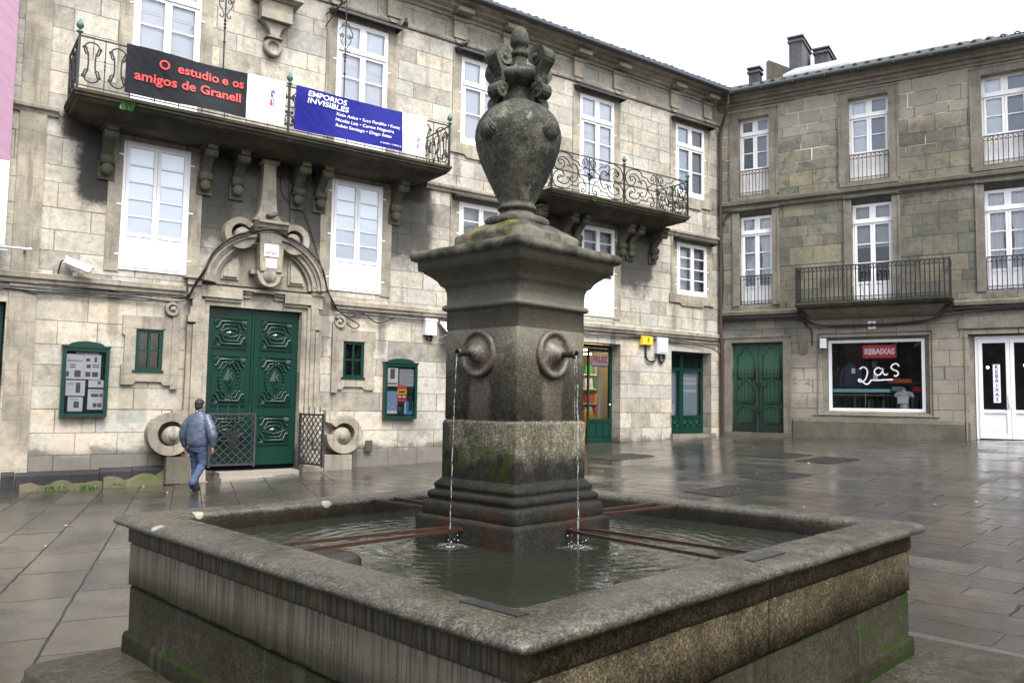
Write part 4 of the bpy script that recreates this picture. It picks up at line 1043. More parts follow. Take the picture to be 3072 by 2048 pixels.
for s_ in (2.68, 6.98): m.box(s_-.02, s_+.02, -.64, -.6, 5.14, 6.28)
m.build('railing', M_iron, b3)
# green panelled door
a, b, c, d = RG; mid = (a+b)/2
for p, q in ((a+.01, mid-.005), (mid+.005, b-.01)):
    m = MB(); y = .2; m.box(p, q, y, y+.06, c+.01, d-.01)
    mx = (p+q)/2; w_ = (q-p)/2-.13
    for z0, z1, ar in ((c+1.75, d-.4, True), (c+.95, c+1.5, True), (c+.3, c+.75, False)):
        pts = [(mx-w_, z0), (mx+w_, z0), (mx+w_, z1)]
        pts += [(mx+w_*.6, z1+.02)]+[(mx+w_*.55*cos(t), z1+.04+.2*sin(t)*(1 if ar else .3)) for t in np.linspace(0, pi, 9)]+[(mx-w_*.6, z1+.02), (mx-w_, z1)]
        m.tube([(u, y-.008, z) for u, z in pts], .024, 6, True)
        m.prism([(mx+(u-mx)*.84, (z0+z1)/2+(z-(z0+z1)/2)*.88) for u, z in pts], 'y', y-.02, y+.001)
    m.build('door', M_green2, CB)
# shop window frame and glass
a, b, c, d = 3.47, 6.22, 1.77, 3.99
m = MB(); y = .2; f = .09
for X0_, X1_, Z0_, Z1_ in ((a, a+f, c, d), (b-f, b, c, d), (a+f, b-f, d-f, d), (a+f, b-f, c, c+f)): m.box(X0_, X1_, y-.02, y+.08, Z0_, Z1_)
SW = m.build('shop_window', M_white, CB)
g = MB(); g.add([(a+f, y+.03, c+f), (b-f, y+.03, c+f), (b-f, y+.03, d-f), (a+f, y+.03, d-f)], [(0, 1, 2, 3)]); g.build('pane', M_glass, SW, recalc=False)
M_spray = simple('white_spray', (.85, .87, .9), .6, var=.05)
def spray(pts):
    m = MB(); q = crom(pts, 6)
    for j, p in enumerate(q):
        a_ = q[max(0, j-1)]; b_ = q[min(len(q)-1, j+1)]; dx, dz = b_[0]-a_[0], b_[1]-a_[1]; l = math.hypot(dx, dz) or 1
        nx, nz_ = -dz/l*.021, dx/l*.021
        m.v += [(p[0]+nx, y+.026, p[1]+nz_), (p[0]-nx, y+.026, p[1]-nz_)]
        if j: k = len(m.v); m.f.append([k-4, k-3, k-1, k-2]); m.sm.append(False)
    return m.build('painted_figure', M_spray, SW, recalc=False)
def zs_(lst): return [(3.4706+(u-130)/1615*2.745, 3.985-(v-225+(u-130)*.027)/1190*2.21) for u, v in lst]
spray(zs_([(665, 700), (720, 665), (780, 690), (795, 760), (770, 850), (720, 905), (660, 910), (640, 885), (670, 870), (720, 920), (780, 950), (830, 920), (860, 880), (960, 880), (1090, 868), (1220, 860)]))
spray(zs_([(1030, 690), (980, 670), (930, 700), (915, 750), (950, 790), (1010, 780), (1050, 720), (1060, 675), (1055, 740), (1090, 785), (1140, 770)]))
spray(zs_([(1325, 640), (1290, 600), (1230, 610), (1195, 660), (1230, 700), (1290, 720), (1310, 765), (1280, 800), (1240, 795)]))
# white shop door, two leaves
a, b, c, d = 7.53, 9.63, 1.02, 4.0; mid = 8.4
m = MB(); y = .2
m.box(a, a+.08, y-.01, y+.08, c, d); m.box(b-.08, b, y-.01, y+.08, c, d); m.box(a+.08, b-.08, y-.01, y+.08, d-.08, d)
for p, q in ((a+.085, mid-.004), (mid+.004, b-.085)):
    m.box(p, p+.1, y-.03, y+.05, c+.03, d-.085); m.box(q-.1, q, y-.03, y+.05, c+.03, d-.085)
    m.box(p+.1, q-.1, y-.03, y+.05, d-.2, d-.085); m.box(p+.1, q-.1, y-.03, y+.05, c+.76, c+.86); m.box(p+.1, q-.1, y-.03, y+.05, c+.03, c+.13); m.box(p+.1, q-.1, y-.005, y+.04, c+.13, c+.76)
    n_ = 16
    for k in range(n_): m.box(p+.1+(q-p-.2)*k/n_, p+.1+(q-p-.2)*(k+.6)/n_, y-.012, y-.005, c+.13, c+.3)
DS = m.build('shop_door', M_white, CB)
g = MB()
for p, q in ((a+.185, mid-.104), (mid+.104, b-.185)): g.add([(p, y+.02, c+.86), (q, y+.02, c+.86), (q, y+.02, d-.2), (p, y+.02, d-.2)], [(0, 1, 2, 3)])
g.build('pane', M_glass, DS, recalc=False)
m = MB(); m.tube([(mid-.05, y-.03, c+.95), (mid-.05, y-.1, c+1.0), (mid-.05, y-.1, c+1.24), (mid-.05, y-.03, c+1.29)], .022, 6); m.box(mid-.11, mid-.02, y-.045, y-.03, c+.9, c+1.34); m.build('handle', M_plast, DS)
# shop room
M_shopw = simple('dim_shop_wall', (.2, .2, .21), .8, var=.3, scale=3.); M_shopf = simple('dark_shop_floor', (.06, .055, .05), .4)
X0, X1, Y0, Y1, Z0, Z1 = 2.6, 11., .36, 4.6, 1.0, 4.4
m = MB(); m.add([(X0, Y0, Z0), (X1, Y0, Z0), (X1, Y1, Z0), (X0, Y1, Z0)], [(0, 1, 2, 3)]); m.build('shop_floor', M_shopf, CB, recalc=False)
m = MB(); m.add([(X0, Y1, Z0), (X1, Y1, Z0), (X1, Y1, Z1), (X0, Y1, Z1), (X0, Y0, Z0), (X0, Y0, Z1), (X1, Y0, Z0), (X1, Y0, Z1)], [(0, 1, 2, 3), (4, 0, 3, 5), (1, 6, 7, 2), (3, 2, 7, 5)])
m.add([(X0, Y0, Z0), (RSW[0], Y0, Z0), (RSW[0], Y0, Z1), (X0, Y0, Z1)], [(0, 1, 2, 3)]); m.add([(RSW[1], Y0, Z0), (RSD[0], Y0, Z0), (RSD[0], Y0, Z1), (RSW[1], Y0, Z1)], [(0, 1, 2, 3)])
m.add([(RSW[0], Y0, Z0), (RSW[1], Y0, Z0), (RSW[1], Y0, RSW[2]), (RSW[0], Y0, RSW[2])], [(0, 1, 2, 3)]); m.add([(RSW[0], Y0, RSW[3]), (RSD[1], Y0, RSW[3]), (RSD[1], Y0, Z1), (RSW[0], Y0, Z1)], [(0, 1, 2, 3)])
m.add([(RSD[1], Y0, Z0), (X1, Y0, Z0), (X1, Y0, Z1), (RSD[1], Y0, Z1)], [(0, 1, 2, 3)])
m.build('shop_room', M_shopw, CB, recalc=False)
# worn carved crest and number tablet
m = MB()
sh = [(2.62, 4.02), (2.88, 4.02), (2.88, 3.7), (2.84, 3.6), (2.75, 3.54), (2.66, 3.6), (2.62, 3.7)]
m.prism(sh, 'y', -.03, 0)
for k in range(3): m.box(2.64, 2.86, -.045, -.03, 3.66+.12*k, 3.69+.12*k); m.box(2.655+.07*k, 2.685+.07*k, -.045, -.03, 3.62, 4.0)
m.build('carved_crest', M_trimR, CB)

# ------------------------------------------------------------------ houses closing the other sides of the square
M_opp = trim('opposite_granite', (.2, .175, .14), k=.6)
def house(lab, loc, rz, w_, h_, dp):
    e = empty('town_house', lab, 'building', loc, rz); m = MB()
    nx = int(w_/3.4); hs = []
    for f_ in range(3):
        for k in range(nx):
            c_ = w_*(k+.5)/nx; z0 = (.1, 4.6, 8.0)[f_]; hs.append((c_-.6, c_+.6, z0, z0+(2.8, 2.5, 2.2)[f_]))
    wall_holes(m, 0, w_, -1, h_, hs, .3); m.add([(0, 0, -1), (0, dp, -1), (0, dp, h_), (0, 0, h_), (w_, 0, -1), (w_, dp, -1), (w_, dp, h_), (w_, 0, h_), ], [(0, 1, 2, 3), (4, 5, 6, 7), (1, 5, 6, 2)])
    m.build('wall', M_opp, e)
    m = MB(); m.prism([(-.7, h_), (-.7, h_+.15), (dp/2, h_+2.4), (dp+.5, h_+.15), (dp+.5, h_)], 'x', -.3, w_+.3); m.build('roof', M_slate, e)
    for a, b, c, d in hs:
        f = MB(); f.box(a, b, .2, .26, c, c+.08); f.box(a, b, .2, .26, d-.08, d); f.box(a, a+.09, .2, .26, c+.08, d-.08); f.box(b-.09, b, .2, .26, c+.08, d-.08); f.box((a+b)/2-.05, (a+b)/2+.05, .2, .26, c+.08, d-.08)
        W = f.build('window', M_white, e); MB().box(a, b, .3, .33, c, d).build('pane', M_dark, W)
house('granite town house across the square behind the viewpoint', (22, -13, 0), pi, 42, 10.5, 9)
house('granite town house closing the right side of the square', (25, 21, 0), -pi/2-.1, 30, 11., 9)
house('granite town house on the left of the street mouth', (-19, -14, 0), pi/2, 17, 10., 9)

# ------------------------------------------------------------------ fountain
from mathutils import noise as mno
FA = rad(46.45)
FO = empty('stone_fountain', 'weathered granite fountain with square basin, spouted pillar and crowned urn on top', 'fountain', (.03, 5.15, 0), FA)
QUAD = [(-1.86, -1.785, -1, -1), (1.94, -1.82, 1, -1), (1.8, 1.81, 1, 1), (-1.735, 1.81, -1, 1)]
def sweep(mb, prof, quad, rad_=.03, nseg=26, jit=.0, jsc=3., capt=False, capb=False, narc=4, smooth=True, c0=(0, 0)):
    rings = []
    for d, z in prof:
        pts = []
        cs = [(x+sx*d, y+sy*d, sx, sy) for x, y, sx, sy in quad]
        for i in range(4):
            x, y, sx, sy = cs[i]; xn, yn, sxn, syn = cs[(i+1) % 4]
            r = max(.004, min(rad_, rad_+d*.0))
            ccx, ccy = x-sx*r, y-sy*r
            a0 = [pi, 1.5*pi, 0, pi/2][i]
            for k in range(narc+1):
                t = a0+pi/2*k/narc; pts.append((ccx+r*cos(t), ccy+r*sin(t)))
            p = pts[-1]; an = [1.5*pi, 0, pi/2, pi][i]
            q = (xn-sxn*r+r*cos(an), yn-syn*r+r*sin(an))
            for k in range(1, nseg): pts.append((p[0]+(q[0]-p[0])*k/nseg, p[1]+(q[1]-p[1])*k/nseg))
        rings.append([(p[0], p[1], z) for p in pts])
    n = len(rings[0]); vs = []
    for R in rings:
        for p in R:
            if jit:
                v = mno.noise_vector(Vector(p)*jsc)*jit+mno.noise_vector(Vector(p)*jsc*4)*jit*.35
                p = (p[0]+v.x+c0[0], p[1]+v.y+c0[1], p[2]+v.z*.8)
            else: p = (p[0]+c0[0], p[1]+c0[1], p[2])
            vs.append(p)
    fs = [(i*n+k, i*n+(k+1) % n, (i+1)*n+(k+1) % n, (i+1)*n+k) for i in range(len(rings)-1) for k in range(n)]
    mb.add(vs, fs, smooth)
    if capb: mb.add(vs[:n], [list(range(n))[::-1]])
    if capt: mb.add(vs[-n:], [list(range(n))])
    return mb
def dripf(N, x, y, z, s1=24., lo=.5, hi=.62):
    n_ = N.noise(N.comb(N.math('MULTIPLY', x, s1), N.math('MULTIPLY', y, s1), N.math('MULTIPLY', z, 1.1)), 1., 5., .7)
    return N.ss(n_, lo, hi)
def sp_basin(N, c, x, y, z, big, mid):
    geo = N.n('NewGeometry')
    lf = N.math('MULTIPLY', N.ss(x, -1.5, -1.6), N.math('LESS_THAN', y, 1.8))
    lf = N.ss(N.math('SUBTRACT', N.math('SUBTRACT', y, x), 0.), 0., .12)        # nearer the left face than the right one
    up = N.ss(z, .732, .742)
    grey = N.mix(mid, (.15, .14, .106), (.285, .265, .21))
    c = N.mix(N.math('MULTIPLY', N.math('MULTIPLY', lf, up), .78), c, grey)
    fray = N.ss(N.math('ADD', z, N.math('MULTIPLY', N.math('SUBTRACT', mid, .5), .7)), .7, 1.15, .5, 1.)
    dr = N.math('MULTIPLY', N.math('MULTIPLY', dripf(N, x, y, z, 46., .47, .56), lf), N.math('MULTIPLY', up, fray))
    c = N.mix(N.math('MULTIPLY', dr, .64), c, (.034, .025, .015))
    ru = N.math('MULTIPLY', N.math('MULTIPLY', dripf(N, x, y, z, 9., .52, .66), lf), up)
    c = N.mix(N.math('MULTIPLY', ru, .4), c, (.09, .05, .02))
    dr2 = N.math('MULTIPLY', dripf(N, x, y, z, 14., .56, .66), N.math('SUBTRACT', 1., lf))
    c = N.mix(N.math('MULTIPLY', dr2, .45), c, (.03, .024, .015))
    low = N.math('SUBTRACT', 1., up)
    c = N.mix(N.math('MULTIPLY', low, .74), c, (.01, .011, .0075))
    wv = N.noise(N.obj, 2.6, 6., .7)
    gm = N.math('MULTIPLY', N.math('MULTIPLY', N.ss(N.math('ADD', wv, N.math('MULTIPLY', N.noise(N.obj, 60., 2.), .12)), .6, .7), low), .75)
    c = N.mix(gm, c, (.014, .024, .005))
    for zj in (.735, .455, .36):                                                # moss growing in the joints
        jm = N.math('MULTIPLY', N.math('MULTIPLY', N.ss(N.math('ABSOLUTE', N.math('SUBTRACT', z, zj)), .03, .004), N.ss(N.noise(N.obj, 3.7, 4., .6), .46, .56)), .9)
        c = N.mix(jm, c, (.014, .027, .004))
    wl_ = N.ss(N.noise(N.comb(N.math('MULTIPLY', x, 5.), N.math('MULTIPLY', y, 5.), N.math('MULTIPLY', z, .9)), 1., 4., .6), .6, .72)
    c = N.mix(N.math('MULTIPLY', N.math('MULTIPLY', wl_, low), .4), c, (.07, .07, .058))
    for jx_, ok in ((-.07, 0), ):
        j = N.math('MULTIPLY', N.ss(N.math('ABSOLUTE', N.math('SUBTRACT', x, jx_)), .009, .004), N.ss(y, -1.6, -1.65))
        c = N.mix(N.math('MULTIPLY', j, .85), c, (.012, .012, .01))
    j = N.math('MULTIPLY', N.ss(N.math('ABSOLUTE', N.math('SUBTRACT', y, -.02)), .009, .004), N.math('MULTIPLY', N.ss(x, -1.5, -1.55), low))
    return N.mix(N.math('MULTIPLY', j, .85), c, (.03, .05, .01))
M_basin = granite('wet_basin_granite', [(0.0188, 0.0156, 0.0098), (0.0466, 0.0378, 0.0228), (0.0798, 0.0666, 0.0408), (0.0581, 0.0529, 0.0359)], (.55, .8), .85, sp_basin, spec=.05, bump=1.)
def sp_rim(N, c, x, y, z, big, mid):
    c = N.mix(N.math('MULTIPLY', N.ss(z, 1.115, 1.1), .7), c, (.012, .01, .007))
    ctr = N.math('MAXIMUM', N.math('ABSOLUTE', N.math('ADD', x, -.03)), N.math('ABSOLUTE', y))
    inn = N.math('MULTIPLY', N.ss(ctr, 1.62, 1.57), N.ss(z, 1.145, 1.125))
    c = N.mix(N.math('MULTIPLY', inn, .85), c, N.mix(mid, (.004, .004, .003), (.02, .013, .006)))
    sp = N.n('TexVoronoi', {'Vector': N.obj, 'Scale': 3.1}, feature='F1').outputs[0]
    k = N.math('MULTIPLY', N.ss(N.math('ADD', sp, N.math('MULTIPLY', mid, .08)), .17, .15), N.ss(N.math('ADD', y, N.math('MULTIPLY', x, -.3)), 1.4, 1.7))
    c = N.mix(N.math('MULTIPLY', k, .75), c, (.3, .33, .24))
    j = N.ss(N.math('ABSOLUTE', N.math('SUBTRACT', y, .22)), .008, .003)
    c = N.mix(N.math('MULTIPLY', j, N.ss(x, -1., -1.4, 0., .7)), c, (.02, .02, .018))
    j = N.ss(N.math('ABSOLUTE', N.math('SUBTRACT', x, .02)), .008, .003)
    return N.mix(N.math('MULTIPLY', j, N.ss(y, -1., -1.4, 0., .7)), c, (.02, .02, .018))
M_rim = granite('wet_rim_granite', [(0.02, 0.0178, 0.0125), (0.0399, 0.0355, 0.0244), (0.0631, 0.0567, 0.0392), (0.0406, 0.0389, 0.0297)], (.17, .36), .95, sp_rim, spec=.5, bump=1.)
m = MB()
sweep(m, [(-.09, 1.106), (-.05, 1.1), (-.015, 1.104), (.003, 1.115), (.007, 1.131), (-.006, 1.149), (-.03, 1.16), (-.07, 1.167), (-.16, 1.169), (-.27, 1.165), (-.288, 1.159), (-.296, 1.148), (-.3, 1.125), (-.303, 1.06), (-.31, .8)], QUAD, .05, 40, .006, 2.2, narc=5)
m.build('rim', M_rim, FO)
m = MB()
sweep(m, [(-.062, .3), (-.062, .43), (-.07, .452), (-.088, .458), (-.088, .725), (-.096, .73), (-.096, .739), (-.08, .744), (-.08, .985), (-.086, .989), (-.086, .996), (-.07, 1.0), (-.07, 1.115)], QUAD, .03, 30, .004, 3., narc=3)
m.build('basin_wall', M_basin, FO)
def sp_step(N, c, x, y, z, big, mid):
    return N.mix(N.ss(N.noise(N.obj, 3., 5., .7), .58, .66, 0., .6), c, (.013, .018, .005))
M_step = granite('wet_step_granite', [(0.0151, 0.0138, 0.01), (0.0328, 0.0296, 0.0205), (0.0514, 0.0456, 0.0318)], (.35, .6), .8, sp_step, spec=.2)
m = MB(); sweep(m, [(.36, -.1), (.37, .3), (.355, .325), (.32, .335), (-.07, .345), (-.5, .345)], [(-1.86, -1.95, -1, -1), (2.0, -1.95, 1, -1), (1.95, 1.3, 1, 1), (-1.8, 1.52, -1, 1)], .06, 30, .006, 2.)
m.build('step', M_step, FO)
# pillar
PCX, PCY = .08, .089
def sq(h): return [(-h, -h, -1, -1), (h, -h, 1, -1), (h, h, 1, 1), (-h, h, -1, 1)]
def prof(mb, lst, r=.012, jit=.003, capt=False, nseg=14):
    return sweep(mb, lst, sq(0), r, nseg, jit, 5., capt, narc=2, c0=(PCX, PCY))
def sp_pillar(N, c, x, y, z, big, mid):
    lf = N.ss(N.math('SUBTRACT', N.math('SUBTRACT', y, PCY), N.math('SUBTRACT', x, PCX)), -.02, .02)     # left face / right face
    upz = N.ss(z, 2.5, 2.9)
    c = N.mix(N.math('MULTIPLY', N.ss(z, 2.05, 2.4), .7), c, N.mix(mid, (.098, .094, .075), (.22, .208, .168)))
    # soaked bands either side of the dry stripe under each spout
    t = N.math('ABSOLUTE', N.math('ADD', N.math('MULTIPLY', lf, N.math('SUBTRACT', y, PCY)), N.math('MULTIPLY', N.math('SUBTRACT', 1., lf), N.math('SUBTRACT', x, PCX))))
    tt = N.math('ADD', t, N.math('MULTIPLY', N.math('SUBTRACT', N.noise(N.obj, 7., 4., .6), .5), .1))
    soak = N.math('MULTIPLY', N.ss(tt, .06, .1), N.math('MULTIPLY', N.ss(z, 2.32, 2.0), N.ss(z, 1.78, 1.79)))
    c = N.mix(N.math('MULTIPLY', soak, .6), c, (.018, .016, .013))
    c = N.mix(N.math('MULTIPLY', N.math('MULTIPLY', N.ss(tt, .1, .07), N.math('MULTIPLY', N.ss(z, 2.1, 2.0), N.ss(z, 1.78, 1.79))), .5), c, (.13, .115, .09))
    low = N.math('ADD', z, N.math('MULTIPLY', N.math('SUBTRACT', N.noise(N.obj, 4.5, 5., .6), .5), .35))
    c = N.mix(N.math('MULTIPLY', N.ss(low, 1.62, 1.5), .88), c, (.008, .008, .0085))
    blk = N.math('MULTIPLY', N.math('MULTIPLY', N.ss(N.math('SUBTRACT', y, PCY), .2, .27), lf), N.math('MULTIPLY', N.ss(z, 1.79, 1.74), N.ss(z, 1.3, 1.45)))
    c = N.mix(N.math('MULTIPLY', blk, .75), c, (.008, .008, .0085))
    gr = N.math('MULTIPLY', N.math('MULTIPLY', N.ss(N.noise(N.obj, 9., 6., .75), .47, .56), lf), N.math('MULTIPLY', N.ss(low, 1.76, 1.62), N.ss(low, 1.38, 1.46)))
    c = N.mix(N.math('MULTIPLY', gr, .75), c, (.03, .04, .005))
    lime = N.math('MULTIPLY', N.ss(N.math('ABSOLUTE', N.math('SUBTRACT', z, 1.772)), .028, .004), N.ss(N.noise(N.obj, 9., 5., .75), .56, .64))
    c = N.mix(N.math('MULTIPLY', lime, .7), c, (.4, .38, .34))
    rust = N.math('MULTIPLY', N.ss(N.noise(N.obj, 2.7, 4., .6), .52, .62), N.math('MULTIPLY', N.ss(z, 1.3, 1.2), .4))
    c = N.mix(rust, c, (.045, .018, .005))
    geo = N.n('NewGeometry'); nz_ = N.sep(geo.outputs['Normal'])[2]
    ms = N.math('MULTIPLY', N.math('MULTIPLY', N.ss(nz_, .15, .6), N.ss(z, 2.78, 2.8)), N.ss(N.noise(N.obj, 3.3, 6., .7), .38, .6))
    c = N.mix(N.math('MULTIPLY', ms, .55), c, (.06, .058, .018))
    cap = N.math('MULTIPLY', N.ss(z, 2.795, 2.8), N.ss(N.noise(N.obj, 5., 5.), .4, .6))
    c = N.mix(N.math('MULTIPLY', cap, .75), c, (.02, .021, .017))
    yl = N.math('MULTIPLY', N.math('MULTIPLY', N.ss(z, 2.88, 2.9), lf), N.ss(N.noise(N.obj, 6., 6., .72), .5, .6))
    return N.mix(N.math('MULTIPLY', yl, .85), c, (.15, .135, .015))
M_pil = granite('pillar_granite', [(0.0394, 0.0374, 0.0269), (0.0832, 0.0774, 0.0552), (0.1326, 0.1239, 0.0893), (0.0996, 0.0961, 0.0722)], (.5, .75), .8, sp_pillar, spec=.07, bump=1.)
m = MB(); prof(m, [(.44, .8), (.445, 1.165), (.44, 1.18), (.42, 1.186), (.412, 1.188)], .02, .006); m.build('plinth_block', M_pil, FO)
m = MB(); prof(m, [(.408, 1.18), (.414, 1.2), (.414, 1.255), (.404, 1.272), (.388, 1.276), (.386, 1.29), (.393, 1.3), (.393, 1.322), (.38, 1.334), (.362, 1.338), (.36, 1.352), (.366, 1.362), (.362, 1.38), (.345, 1.396), (.33, 1.412), (.326, 1.42)], .02, .004); m.build('base_moulding', M_pil, FO)
m = MB(); prof(m, [(.327, 1.41), (.329, 1.76), (.322, 1.778), (.313, 1.782), (.319, 1.79), (.319, 2.34), (.314, 2.35), (.314, 2.354), (.319, 2.36), (.319, 2.474), (.334, 2.478), (.343, 2.49), (.343, 2.5), (.333, 2.514), (.321, 2.518), (.321, 2.57)], .014, .003); m.build('shaft', M_pil, FO)
m = MB(); prof(m, [(.321, 2.565), (.323, 2.6), (.333, 2.628), (.35, 2.638), (.356, 2.65), (.366, 2.668), (.388, 2.69), (.416, 2.712), (.428, 2.718), (.43, 2.73), (.455, 2.733), (.458, 2.79), (.47, 2.795), (.486, 2.803), (.494, 2.822), (.494, 2.845), (.484, 2.858), (.31, 2.882), (.3, 2.882)], .012, .004); m.build('cornice', M_pil, FO)
m = MB(); prof(m, [(.302, 2.876), (.304, 2.95), (.298, 2.965), (.19, 3.04), (.16, 3.046)], .05, .004, True); m.build('urn_block', M_pil, FO)
# urn
def sp_urn(N, c, x, y, z, big, mid):
    c = N.mix(N.ss(N.noise(N.obj, 5., 6., .7), .44, .62, .0, .7), c, (.012, .014, .011))
    li = N.math('MULTIPLY', N.ss(N.noise(N.obj, 9., 8., .78), .54, .6), N.ss(N.noise(N.obj, 2.6, 3.), .44, .56))
    c = N.mix(N.math('MULTIPLY', li, .85), c, (.2, .24, .19))
    c = N.mix(N.ss(N.noise(N.obj, 3.4, 5., .6), .58, .68, 0., .5), c, (.06, .052, .014))
    lo = N.math('MULTIPLY', N.ss(z, 3.5, 3.2), N.ss(N.noise(N.obj, 4., 4.), .36, .6))
    c = N.mix(N.math('MULTIPLY', lo, .6), c, (.12, .105, .085))
    g = N.math('MULTIPLY', N.ss(z, 4.0, 4.06), N.ss(N.noise(N.obj, 14., 4.), .55, .62))
    return N.mix(N.math('MULTIPLY', g, .5), c, (.04, .07, .015))
M_urn = granite('lichened_urn_granite', [(.022, .026, .02), (.055, .058, .046), (.1, .098, .078), (.065, .07, .057)], (.5, .75), .6, sp_urn, spec=.12, bump=1.)
m = MB()
up = [(.205, 3.035), (.212, 3.045), (.212, 3.075), (.2, 3.085), (.165, 3.092), (.135, 3.105), (.112, 3.125), (.108, 3.14), (.124, 3.145), (.13, 3.157), (.124, 3.17), (.112, 3.175), (.118, 3.2), (.138, 3.235), (.17, 3.3), (.208, 3.378), (.246, 3.465), (.274, 3.55), (.286, 3.62), (.283, 3.672), (.27, 3.72), (.245, 3.768), (.205, 3.81), (.16, 3.842), (.125, 3.856), (.105, 3.862), (.103, 3.875), (.102, 3.882), (.102, 3.945), (.106, 3.96), (.15, 3.975), (.182, 4.0), (.192, 4.028), (.184, 4.05), (.08, 4.06), (.07, 4.08), (.058, 4.125), (.046, 4.175), (.046, 4.182), (.057, 4.188), (.061, 4.202), (.056, 4.216), (.044, 4.223), (.047, 4.252), (.057, 4.262), (.063, 4.278), (.062, 4.31), (.055, 4.347), (.041, 4.375), (.021, 4.392), (.002, 4.396)]
m.lathe(up, 40, (PCX, PCY, 0)); m.build('urn', M_urn, FO)
for k in range(4):
    ang = k*pi/2
    RM = Matrix.Translation((PCX, PCY, 0)) @ Matrix.Rotation(ang, 4, 'Z')
    path = spiral(.2, 3.9, .012, .045, 1.0, 1.0+2*pi*1.3, 16)
    last = path[-1]
    path = path[:]+crom([last, (.186, 3.965), (.182, 3.99), (.2, 4.035), (.228, 4.075), (.25, 4.105)], 4)[1:-1]
    path += spiral(.19, 4.125, .064, .014, -.15, -.15+2*pi*1.25, 26)
    m = MB(); n_ = len(path); vs_ = []; fs_ = []
    for i, (r, z) in enumerate(path):
        a_ = path[max(0, i-1)]; b_ = path[min(n_-1, i+1)]; dx, dz = b_[0]-a_[0], b_[1]-a_[1]; l = math.hypot(dx, dz) or 1
        nx, nz2 = -dz/l*.019, dx/l*.019; wdt = .03+.024*max(0., min(1., (z-3.95)/.16)) if z > 3.945 else .045
        for w_, q in ((-wdt, 1), (wdt, 1), (wdt, -1), (-wdt, -1)): vs_.append((r+q*nx, w_, z+q*nz2))
    for i in range(n_-1):
        for j in range(4): fs_.append((i*4+j, i*4+(j+1) % 4, i*4+4+(j+1) % 4, i*4+4+j))
    fs_ += [(3, 2, 1, 0), tuple((n_-1)*4+j for j in range(4))]
    m.add(vs_, fs_); m.lathe([(.002, -.06), (.02, -.058), (.02, .058), (.002, .06)], 12, (.19, 0, 4.125), 'y'); m.lathe([(.002, -.05), (.016, -.049), (.016, .049), (.002, .05)], 12, (.2, 0, 3.9), 'y')
    m.xf(RM); m.build('handle', M_urn, FO)
    m = MB(); NA, NR = 36, 7; vs_ = []
    for j in range(NR+1):
        ro = j/NR
        for i in range(NA+1):
            t = -1.15+2.3*i/NA; rib = .5+.5*cos(i/NA*2*pi*8)
            zz = 3.71-ro*.155*cos(t*.85); yy = ro*.085*sin(t)*1.1
            rr = np.interp(zz, [p[1] for p in up[12:24]], [p[0] for p in up[12:24]])
            dep = .034*max(0, sin(pi*min(1, .12+ro*.86)))**.6*(1-.25*abs(t)/1.15)+.012*rib*ro*(1-.3*ro)
            if j == NR or i in (0, NA): dep = -.02
            R_k = math.sqrt(max(rr*rr-yy*yy, .01)); vs_.append((R_k+dep, yy, zz))
    m.add(vs_, [(j*(NA+1)+i, j*(NA+1)+i+1, (j+1)*(NA+1)+i+1, (j+1)*(NA+1)+i) for j in range(NR) for i in range(NA)], True)
    m.xf(RM); m.build('shell', M_urn, FO)
# roundels with bronze spouts
M_bronze = simple('green_bronze_pipe', (.055, .06, .045), .4, .6, var=.5, scale=40.)
M_boss = granite('limed_roundel', [(.05, .042, .032), (.1, .083, .064), (.17, .145, .115)], (.35, .6), .6)
for k in range(4):
    RM = Matrix.Translation((PCX, PCY, 0)) @ Matrix.Rotation(k*pi/2, 4, 'Z')
    m = MB(); m.lathe([(.002, .31), (.15, .31), (.15, .338), (.142, .35), (.126, .352), (.118, .343), (.11, .337), (.095, .338), (.07, .352), (.045, .385), (.03, .405), (.002, .41)], 32, (0, 0, 2.195), 'x')
    m.xf(RM); sp_ = m.build('spout', M_boss, FO)
    m = MB(); m.lathe([(.019, .39), (.019, .475), (.026, .487), (.026, .51), (.018, .512), (.016, .485), (.003, .48)], 16, (0, 0, 2.19), 'x')
    m.xf(RM); m.build('pipe', M_bronze, sp_)
# iron bars that carried the buckets, lodged between pillar and rim
M_rb = simple('wet_rusty_bar', (.048, .024, .015), .4, .1, var=.5, scale=30., bumpk=.5)
def hairpin(pts, zz=1.135):
    m = MB(); m.tube([(x, y, zz) for x, y in pts], .0125, 4); m.build('iron_bar', M_rb, FO)
hairpin([(-1.62, .34), (-.5, .2), (-.37, .17), (-.345, .12), (-.37, .085), (-.5, .075), (-1.62, .11)])
hairpin([(.23, -1.6), (.21, -.5), (.18, -.38), (.13, -.355), (.08, -.38), (.05, -.5), (-.04, -1.6)])
hairpin([(1.66, .0), (.54, .04), (.5, -.02), (.54, -.08), (1.66, -.2)], 1.142)
hairpin([(.05, 1.66), (.08, .55), (.14, .5), (.2, .55), (.27, 1.66)], 1.142)
m = MB(); sweep(m, [(0, .9), (0, 1.08), (-.02, 1.105), (-.06, 1.115)], [(-1.62, -.06, -1, -1), (-1.17, -.04, 1, -1), (-1.18, .36, 1, 1), (-1.62, .36, -1, 1)], .03, 6, .006, 4., capt=True); m.build('ledge_stone', M_rim, FO)
M_clamp = simple('dark_iron_clamp', (.05, .048, .046), .4, .5)
for x0, x1, y0, y1 in ((-1.68, -1.62, -1.6, -1.31), (-.15, .17, -1.69, -1.64)):
    m = MB(); m.box(x0, x1, y0, y1, 1.13, 1.174); m.build('iron_clamp', M_clamp, FO)
